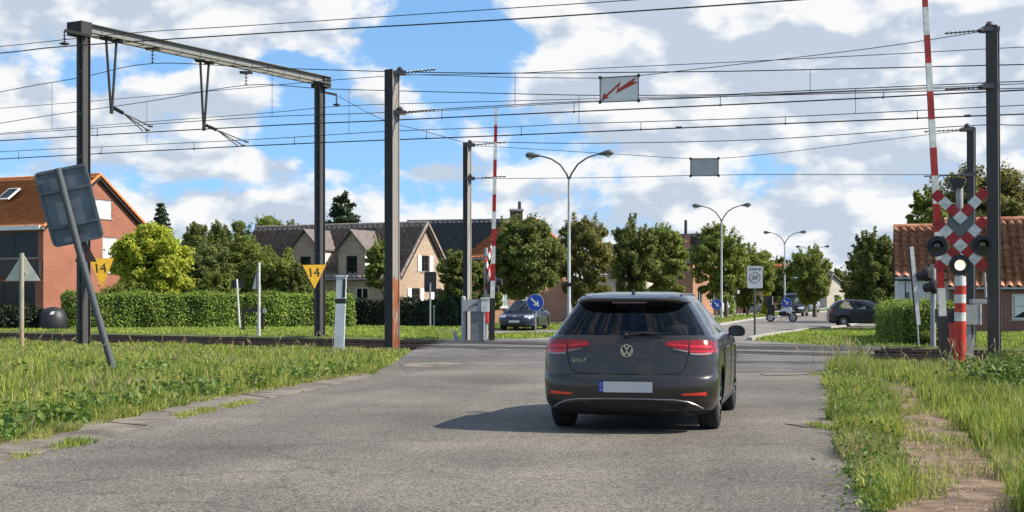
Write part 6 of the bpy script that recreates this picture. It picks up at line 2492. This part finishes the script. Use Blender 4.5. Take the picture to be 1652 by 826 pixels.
# hedges
hedge('hedge', 'long clipped green hedge in front of the red brick house', XY(104, 66.5), XY(566, 70.5), 1.1, 1.58, L_hedge, 46000, .055, 5)
hedge('hedge', 'dark shaded hedge in front of the long brown house', XY(562, 73.2), XY(745, 71.5), 1.0, 1.30, L_hedged, 9000, .075, 6)  # the trees' shade is put into this hedge's dark leaf colour
hr0 = G(1450, 557)
hedge('hedge', 'clipped boxy hedge with bright top beside the white barn', hr0 + Vector((.15, .75, 0)), hr0 + Vector((2.0, .55, 0)), 1.5, 1.14, L_hedge, 16000, .04, 7)
hedge('hedge', 'end of the clipped hedge running back along the drive', hr0 + Vector((2.55, 9.2, 0)), hr0 + Vector((1.0, 1.55, 0)), 1.5, 1.14, L_hedge, 20000, .045, 8)
hedge('hedge', 'low dark bushes along the wall behind the triangular sign', XY(-20, 64.4), XY(66, 65), .6, .98, L_hedged, 4500, .07, 9)
hedge('hedge', 'small clipped hedge on the far pavement behind the second lamp', XY(1165, 133), XY(1180, 133), 1.2, 1.5, L_hedge, 3000, .10, 12)

# trees and shrubs, left to right (rows and widths as seen in the photograph)
tree('magnolia_tree', 'bright yellow-green broad-leaved tree beside the red brick house', 245, 75, 361, 500, 64, L_yel, 6200, .15, 80, .24, .14, 21, squash=.8, reach=1.0)
tree('garden_shrub', 'dark shrub under the bright tree, behind the hedge', 205, 73, 452, 520, 38, L_mid, 2400, .10, 22, .4, .05, 22, cat='shrub')
tree('garden_shrub', 'shaded shrub right beneath the bright broad-leaved tree', 270, 77, 440, 520, 50, L_dark, 2600, .12, 22, .4, .06, 23, cat='shrub')
conifer('conifer_tree', 'dark spruce top showing behind the bright tree', 259, 118, 327, 470, 36, seed=24)
for i, (px, d, yt, hw, lf, lab) in enumerate(((318, 128, 362, 38, L_dark, 'dark background tree just right of the bright tree'), (350, 140, 362, 40, L_dark, 'dark background tree second right of the bright tree'), (388, 135, 355, 40, L_dark, 'tallest dark background tree left of the long house'), (468, 135, 356, 30, L_dark, 'dark background tree rising behind the left roof end'))):
    tree('background_tree', lab, px, d, yt, 500, hw, lf, 4200, .20, 40, .3, .2, 30 + i, 'egg', group='background trees on the left')
tree('garden_tree', 'light green rounded tree touching the left end of the long roof', 432, 96, 353, 490, 52, L_light, 6200, .15, 44, .3, .15, 36)
tree('garden_tree', 'feathery olive shrub-tree right of the bright tree', 338, 80, 390, 500, 44, L_feather, 4600, .10, 60, .22, .10, 37, 'vase')
tree('garden_tree', 'mid green bushy tree between feathery tree and long house', 388, 84, 378, 500, 46, L_mid, 4600, .12, 50, .26, .12, 38)
tree('garden_tree', 'bushy green tree in front of the left dormer', 440, 81, 396, 505, 48, L_mid, 4600, .12, 50, .26, .12, 39)
tree('garden_shrub', 'lower light shrub behind the thin white post', 352, 76, 440, 515, 36, L_light, 2600, .11, 30, .3, .05, 40, cat='shrub')
tree('garden_shrub', 'dark shrub at the foot of the long house', 478, 80, 425, 510, 26, L_dark, 2400, .11, 26, .32, .05, 41, cat='shrub')
conifer('cedar_tree', 'flat-tiered cedar rising behind the long roof', 551, 122, 325, 400, 36, seed=42, tiers=7, flat=True, nleaf=12000)
tree('young_tree', 'slim young tree in front of the right dormer', 612, 74, 383, 478, 24, L_mid, 2600, .10, 40, .24, .05, 43, 'egg', trunkpx=620)
tree('garden_tree', 'dark bush covering the right side of the gabled house', 738, 79, 402, 512, 36, L_dark, 4600, .12, 44, .28, .1, 44)
tree('garden_tree', 'bush behind the far barrier, left of the round tree', 790, 80, 415, 510, 26, L_mid, 3000, .12, 30, .3, .1, 45)
tree('street_tree', 'dense round dark green tree above the dark saloon', 849, 71.5, 350, 482, 58, L_dark, 9000, .13, 70, .26, .17, 46, trunkpx=862)
tree('background_tree', 'light tree top left behind the round tree', 815, 95, 352, 470, 20, L_mid, 2200, .14, 26, .3, .1, 47)
tree('street_tree', 'loose yellowish green tree behind the nearest lamp post', 942, 80, 346, 500, 50, L_olive, 5600, .13, 56, .24, .13, 48, trunkpx=930)
tree('street_tree', 'dark tree left above the hatchback roof', 1022, 88, 352, 490, 42, L_dark, 6600, .14, 56, .26, .16, 49)
tree('street_tree', 'dark tree right above the hatchback roof', 1072, 94, 362, 492, 38, L_mid, 6000, .14, 56, .26, .15, 50)
tree('street_tree', 'tall green tree around the second lamp post', 1160, 110, 360, 492, 46, L_mid, 6600, .15, 60, .24, .17, 51, 'egg', trunkpx=1172)
tree('street_tree', 'lower green tree directly behind the speed zone sign', 1212, 122, 396, 500, 36, L_light, 5200, .15, 50, .26, .15, 52, trunkpx=1206)
tree('street_tree', 'full green tree right of the third lamp post', 1306, 112, 397, 494, 36, L_light, 6200, .14, 56, .26, .17, 53, trunkpx=1315)
tree('street_tree', 'dark tree in shade left of the third lamp post', 1262, 150, 428, 500, 26, L_dark, 3600, .18, 40, .28, .16, 54)
tree('background_tree', 'dark treetop above the far red roof', 1256, 230, 412, 480, 18, L_dark, 1800, .26, 24, .32, .2, 55)
tree('background_tree', 'dark far tree where the street ends', 1352, 260, 432, 495, 24, L_dark, 2200, .28, 26, .32, .2, 56)
tree('background_tree', 'brownish far tree beside the farthest lamp', 1378, 230, 440, 495, 22, L_olive, 2200, .26, 26, .32, .2, 57)
tree('street_tree', 'dense dark tree left of the white barn', 1408, 84, 374, 512, 42, L_dark, 8200, .14, 64, .26, .17, 58, trunkpx=1412)
tree('garden_tree', 'tall loose tree rising behind the brick cottage', 1585, 88, 262, 430, 100, L_olive, 7800, .17, 70, .17, .3, 59, squash=.6)
tree('garden_tree', 'sparse branch of a tree above the white barn', 1500, 84, 300, 400, 34, L_mid, 2000, .16, 26, .22, .12, 60)
conifer('cypress_tree', 'bright slim cypress on the far pavement', 1237, 128, 455, 505, 6, L_yel, 61, 16, nleaf=2600)
tree('garden_shrub', 'bright yellow shrub at the far right kerb', 1354, 150, 478, 500, 7, L_yel, 900, .12, 12, .4, .04, 62, cat='shrub')
tree('garden_shrub', 'light green weeds at the foot of the right hedge', 1504, 42.6, 535, 563, 26, L_light, 1500, .06, 24, .3, .02, 63, cat='shrub')
for i, (px, d, hw, yt, lab) in enumerate(((1460, 160, 40, 420, 'far tree behind the barn roof'), (1120, 200, 40, 420, 'far tree line behind the grey roofs'))):
    tree('background_tree', lab, px, d, yt, 505, hw, L_dark, 2600, .24, 30, .3, .2, 70 + i)


# grass ------------------------------------------------------------------
def in_poly(x, y, poly):
    c = np.zeros(len(x), bool)
    n = len(poly)
    for i in range(n):
        x0, y0 = poly[i]
        x1, y1 = poly[(i + 1) % n]
        cond = ((y0 > y) != (y1 > y)) & (x < (x1 - x0) * (y - y0) / ((y1 - y0) + 1e-12) + x0)
        c ^= cond
    return c


def grass(name, label, poly, n, hmin, hmax, wid, mats, seed, bend=.45, patch=True, kind='stuff', frac2=.12, tall=None, lod=True, clumpy=0.0):
    rng = np.random.default_rng(seed)
    xs, ys = [p[0] for p in poly], [p[1] for p in poly]
    X_, Y_ = [], []
    tot = 0
    while tot < n:
        x = rng.uniform(min(xs), max(xs), n * 2)
        y = rng.uniform(min(ys), max(ys), n * 2)
        ok = in_poly(x, y, poly)
        if lod:
            ymin = max(min(ys), 8)
            ok &= rng.uniform(0, 1, len(x)) < (ymin / np.maximum(y, ymin)) ** 1.1
        ok &= np.abs(x / np.maximum(y, 1)) < .5
        if clumpy:
            cn = .5 + .3 * np.sin(x * 5.3 + 1.7 * np.sin(y * 2.3)) + .3 * np.sin(y * 3.7 + 1.9 * np.sin(x * 3.1))
            ok &= rng.uniform(0, 1, len(x)) < (1 - clumpy) + clumpy * (np.clip(cn, 0, 1) > .5)
        X_.append(x[ok]); Y_.append(y[ok])
        tot += ok.sum()
    x, y = np.concatenate(X_)[:n], np.concatenate(Y_)[:n]
    # clumping
    x += .05 * np.sin(y * 7 + x * 3)
    pn = .5 + .25 * (np.sin(x * 1.7 + y * .9) + np.sin(x * .8 - y * 1.6 + 1.3)) * (1 if patch else 0) + .25 * np.sin(x * 4.1 + 2 * np.sin(y * 3.1))
    pn = np.clip(pn, 0, 1)
    h = (hmin + (hmax - hmin) * rng.uniform(0, 1, n) ** 1.6) * (.65 + .7 * pn)
    if clumpy:
        cn = .5 + .3 * np.sin(x * 5.3 + 1.7 * np.sin(y * 2.3)) + .3 * np.sin(y * 3.7 + 1.9 * np.sin(x * 3.1))
        h *= .55 + .8 * np.clip(cn, 0, 1)
    if tall is not None:
        h *= tall(x, y)
    an = rng.uniform(0, 2 * math.pi, n)
    ln = rng.uniform(.15, 1.0, n) * bend
    fx, fy = rng.uniform(0, 2 * math.pi, n), None
    dx, dy = np.cos(an), np.sin(an)
    wx, wy = np.cos(fx), np.sin(fx)
    w_ = wid * rng.uniform(.6, 1.3, n) * (np.maximum(y, 10) / 20) ** .5
    z0 = np.full(n, -.01)
    v = np.zeros((n, 5, 3))
    for s, k in ((-1, 0), (1, 1)):
        v[:, k, 0] = x + s * wx * w_ / 2
        v[:, k, 1] = y + s * wy * w_ / 2
        v[:, k, 2] = z0
    for s, k in ((-1, 3), (1, 2)):
        v[:, k, 0] = x + s * wx * w_ * .38 + dx * ln * h * .35
        v[:, k, 1] = y + s * wy * w_ * .38 + dy * ln * h * .35
        v[:, k, 2] = h * .58
    v[:, 4, 0] = x + dx * ln * h
    v[:, 4, 1] = y + dy * ln * h
    v[:, 4, 2] = h * (1 - .3 * ln)
    ii = np.arange(n)[:, None] * 5
    f = np.concatenate([ii + np.array([0, 1, 2]), ii + np.array([0, 2, 3]), ii + np.array([3, 2, 4])])
    dz_ = np.clip(np.sin(x * .9 + 1.4 * np.sin(y * .45)) + np.sin(y * .7 - 1.1 * np.sin(x * .6)) - .9, 0, 1)
    mi = (rng.uniform(0, 1, n) < frac2 * (1.6 - 1.2 * pn) + .38 * dz_ * (frac2 > .08)).astype(np.int32)
    o = arrmesh(name, v.reshape(-1, 3), f, mats, None, np.concatenate([mi, mi, mi]))
    tag(o, label, 'grass', kind=kind)
    return o


G_a = mat('grass_blade', (.19, .28, .04), .6, 0, var=.12, col2=(.38, .42, .085), scale=.9, trans=.4, island=.4, spec=.3, detail=7)
G_b = mat('grass_dry', (.36, .31, .15), .8, var=.2, scale=3, trans=.3, island=.3)
G_l = leafmat('grass_lawn', (.29, .37, .06), .3, .35, .7)
G_w = leafmat('weed_leaf', (.12, .19, .035), .35, .35, .5)
near_l = [(p[0] + .03, p[1]) for p in grass_l[1:]] + [(cor_l[0][0] + .05, cor_l[0][1]), (cor_l[1][0] + .05, cor_l[1][1])] + [tuple(TN(edge_l(32) + .1, 31.6)[:2]), tuple(TN(-60, 31.5)[:2]), (-25, 20), (-9, 8)]
grass('tall_grass', 'long uneven green grass on the left verge around the leaning sign', near_l, 165000, .06, .27, .018, [G_a, G_b], 101, frac2=.11, clumpy=.35,
      tall=lambda x, y: np.clip(.5 + .05 * (y - 10), .55, 1.1) * np.clip(1.0 - .055 * (y - 24), .40, 1.0))
near_r = list(path_r[:5]) + [(3.0, 5.5), (9, 5.5), (16, 28)] + [tuple(TN(4, 31.5)[:2]), tuple(TN(edge_r(32) + .9, 31.5)[:2]), tuple(G(1395, 600)[:2]), tuple(G(1425, 612)[:2])]
grass('tall_grass', 'long green grass right of the dirt path under the signal', near_r, 90000, .05, .25, .016, [G_a, G_b], 102, frac2=.13, clumpy=.4,
      tall=lambda x, y: np.clip(1.0 - .04 * (y - 20), .5, 1.0))
tuft = [tuple(p) for p in road_r[:6]] + [tuple(p) for p in reversed(path_l[:5])]
tuft2 = [cor_r[1], (cor_r[0][0] + .3, cor_r[0][1] - .6), tuple(G(1415, 605)[:2]), tuple(G(1415, 625)[:2])] + [road_r[0]]
grass('grass_tufts', 'row of rough grass tufts between asphalt and dirt path', wobble(tuft + [tuft[0]], .12, 77, .3), 15000, .03, .22, .012, [G_a, G_b], 103, frac2=.15, bend=.8, clumpy=.8)
grass('grass_tufts', 'tall seeding grass at the corner before the rails', tuft2, 7000, .06, .32, .013, [G_a, G_b], 104, frac2=.25, clumpy=.3)
lawn_l = [tuple(TN(-75, 42.1)[:2]), tuple(TN(edge_l(41.7) - .2, 42.1)[:2]), (0.2, 50.3), (2.2, 54.3), (2.6, 56.8), (-3.3, 57), (-3.4, 66), (-4, 72), (-26, 67), (-40, 66)]
grass('lawn_grass', 'sunlit short grass between the tracks and the hedges', lawn_l, 60000, .04, .13, .035, [G_l, G_b], 105, frac2=.06, lod=False)
lawn_m = [(-3, 65.2), (6, 64.3), (11, 77), (8, 82), (-2, 82), (-6, 74)]
grass('lawn_grass', 'grass of the median behind the dark saloon', lawn_m, 12000, .04, .12, .05, [G_l, G_b], 106, frac2=.04, lod=False)
lawn_r = [tuple(TN(edge_r(41.7) - 2.0, 42.1)[:2]), (8.2, 48.0), (9.2, 52), (13.3, 63.6), (15.2, 66.4), (24, 64.3), (24, 58), tuple(TN(6, 42.1)[:2])]
grass('lawn_grass', 'sunlit grass patch right of the road beyond the crossing', lawn_r, 36000, .04, .12, .035, [G_l, G_b], 107, frac2=.05, lod=False)
lawn_n = [(p[0] - .3, p[1]) for p in med_r[2:6]] + [(p[0] + .3, p[1]) for p in reversed(lc_r[:4])]
grass('lawn_grass', 'far grass of the median under the lamp posts', lawn_n, 14000, .05, .13, .07, [G_l, G_b], 108, frac2=.04, lod=False)

# broad-leaved weeds along the gutter and around the sign foot
rng = np.random.default_rng(9)
n = 7000
tt_ = rng.uniform(0, 1, n)
tt_ = tt_[(np.sin(tt_ * 41 + 1) + np.sin(tt_ * 97)) > rng.uniform(-1.6, 1.2, n)]
n = len(tt_)
gl = np.array(resample(grass_l[2:], 60))
ix = np.clip((tt_ * 60).astype(int), 0, 59)
fr = (tt_ * 60 - ix)[:, None]
pt = gl[ix] * (1 - fr) + gl[ix + 1] * fr
pt[:, 0] -= np.abs(rng.normal(0, .6, n)) - .06
foot_ = rng.uniform(0, 1, n) < .35
pt[foot_] = np.array([XY(187, DL).x, XY(187, DL).y]) + rng.normal(size=(foot_.sum(), 2)) * np.array([1.2, 1.4])
wz = .04 + .2 * rng.uniform(0, 1, n) ** 1.5
v, f = leaf_quads(np.column_stack([pt, wz]), .045, rng, up=.7, aspect=.6)
tag(arrmesh('weeds', v, f, G_w), 'low broad-leaved weeds along the gutter edge', 'weeds', kind='stuff')
# weeds and dark bramble in the right grass
n = 3600
c_ = np.array([G(1655, 635).x, G(1655, 635).y])
pt = c_ + rng.normal(size=(n, 2)) * np.array([.38, .9])
wz = .05 + .45 * rng.uniform(0, 1, n) ** 1.3
v, f = leaf_quads(np.column_stack([pt, wz]), .04, rng, up=.5, aspect=.5)
tag(arrmesh('weeds', v, f, G_w), 'dark leafy weeds in the grass at the right edge', 'weeds', kind='stuff')
# low weeds in the tuft row
n = 2600
ix = rng.integers(0, 41, n)
ta, tb = np.array(resample(road_r[:6], 40)), np.array(resample(path_l[:5], 40))
u_ = rng.uniform(0, .9, n)
pt = ta[ix] * (1 - u_)[:, None] + tb[ix] * u_[:, None] + rng.normal(size=(n, 2)) * .1
wz = .03 + .16 * rng.uniform(0, 1, n) ** 1.5
v, f = leaf_quads(np.column_stack([pt, wz]), .022, rng, up=.7, aspect=.6)
tag(arrmesh('weeds', v, f, G_w), 'small weeds among the grass tufts beside the asphalt', 'weeds', kind='stuff')
# straw on the dirt path
n = 600
u_ = rng.uniform(0, 1, n)
pl_, pr_ = np.array(resample(path_l[:5], 50)), np.array(resample(path_r[:5], 50))
ix = rng.integers(0, 51, n)
pt = pl_[ix] * (1 - u_)[:, None] + pr_[ix] * u_[:, None] + rng.normal(size=(n, 2)) * .08
an = rng.normal(0, 1.1, n)
ln = rng.uniform(.05, .22, n)
dxy = np.column_stack([np.cos(an), np.sin(an)]) * ln[:, None] / 2
ox = np.column_stack([-np.sin(an), np.cos(an)]) * .003
z_ = rng.uniform(.01, .03, n)
v = np.zeros((n, 4, 3))
for k, (s, o_) in enumerate(((-1, -1), (1, -1), (1, 1), (-1, 1))):
    v[:, k, :2] = pt + s * dxy + o_ * ox
    v[:, k, 2] = z_ + (s > 0) * .008
f = np.arange(n * 4).reshape(n, 4)
tag(arrmesh('straw', v.reshape(-1, 3), f, mat('straw', (.42, .34, .20), .9, var=.25, scale=8, island=.3)), 'dry straw scattered on the dirt path', 'straw', kind='stuff')
# small grass tufts growing in the gutter joint
jt = []
for (px, py, m_) in ((40, 738, 60), (110, 720, 160), (125, 716, 120), (300, 672, 160), (330, 665, 200), (370, 657, 120), (395, 652, 120), (1320, 690, 80), (1335, 692, 80), (1316, 605, 60)):
    c_ = G(px, py)
    for i in range(m_):
        jt.append((c_.x + random.gauss(0, .07), c_.y + random.gauss(0, .16)))
jt = np.array(jt)
n = len(jt)
an = rng.uniform(0, 6.28, n)
h = rng.uniform(.015, .06, n)
v = np.zeros((n, 3, 3))
v[:, 0, :2] = jt - np.column_stack([np.cos(an), np.sin(an)]) * .008
v[:, 1, :2] = jt + np.column_stack([np.cos(an), np.sin(an)]) * .008
v[:, 2, :2] = jt + rng.normal(size=(n, 2)) * .03
v[:, 0:2, 2] = .008
v[:, 2, 2] = h + .02
tag(arrmesh('joint_grass', v.reshape(-1, 3), np.arange(n * 3).reshape(n, 3), [G_a]), 'little grass tufts in the joint of the concrete gutter', 'grass', kind='stuff')

tree('verge_bush', 'low leafy bramble bush in the grass at the right edge', 1655, 22.6, 572, 655, 60, L_mid, 1500, .045, 22, .34, .012, 64, cat='shrub', squash=.9)
grass('path_weeds', 'sparse weeds and short grass creeping over the dirt path', list(path_l[:5]) + list(reversed(path_r[:5])), 4200, .015, .12, .010, [G_a, G_b], 109, frac2=.3, clumpy=.96, bend=.9)
gut_in = [(p[0] + .42, p[1]) for p in road_l[2:]]
grass('gutter_grass', 'thin strip of short grass and moss along the concrete gutter edge', [(p[0] - .05, p[1]) for p in grass_l[2:]] + list(reversed([(p[0] + .22, p[1] - .05) for p in grass_l[2:]])), 16000, .015, .12, .010, [G_a, G_b], 110, frac2=.3, clumpy=.75, bend=.9)
# tall dry seeding stalks
rng = np.random.default_rng(31)
st = MB()
for i in range(260):
    u_ = rng.uniform()
    if u_ < .55:
        x_, y_ = rng.uniform(-14, -3.6), rng.uniform(16, 36)
        if not in_poly(np.array([x_]), np.array([y_]), near_l)[0]:
            continue
    elif u_ < .8:
        c_ = G(1365 + rng.normal(0, 22), 592 + abs(rng.normal(0, 10)))
        x_, y_ = c_.x, c_.y
    else:
        c_ = G(1560 + rng.normal(0, 60), 600 + abs(rng.normal(0, 25)))
        x_, y_ = c_.x, c_.y
    h_ = rng.uniform(.3, .62)
    lx, ly = rng.normal(0, .16, 2)
    st.tube([(x_, y_, 0), (x_ + lx * .4, y_ + ly * .4, h_ * .6), (x_ + lx, y_ + ly, h_)], [.0045, .0035, .0025], 3, cap=False)
    st.tube([(x_ + lx, y_ + ly, h_), (x_ + lx * 1.15, y_ + ly * 1.15, h_ + .05), (x_ + lx * 1.3, y_ + ly * 1.3, h_ + .10)], [.003, .011, .003], 4, cap=False)
tag(st.build('seed_stalks', G_b), 'tall dry seeding grass stalks standing in the verges', 'grass', kind='stuff')
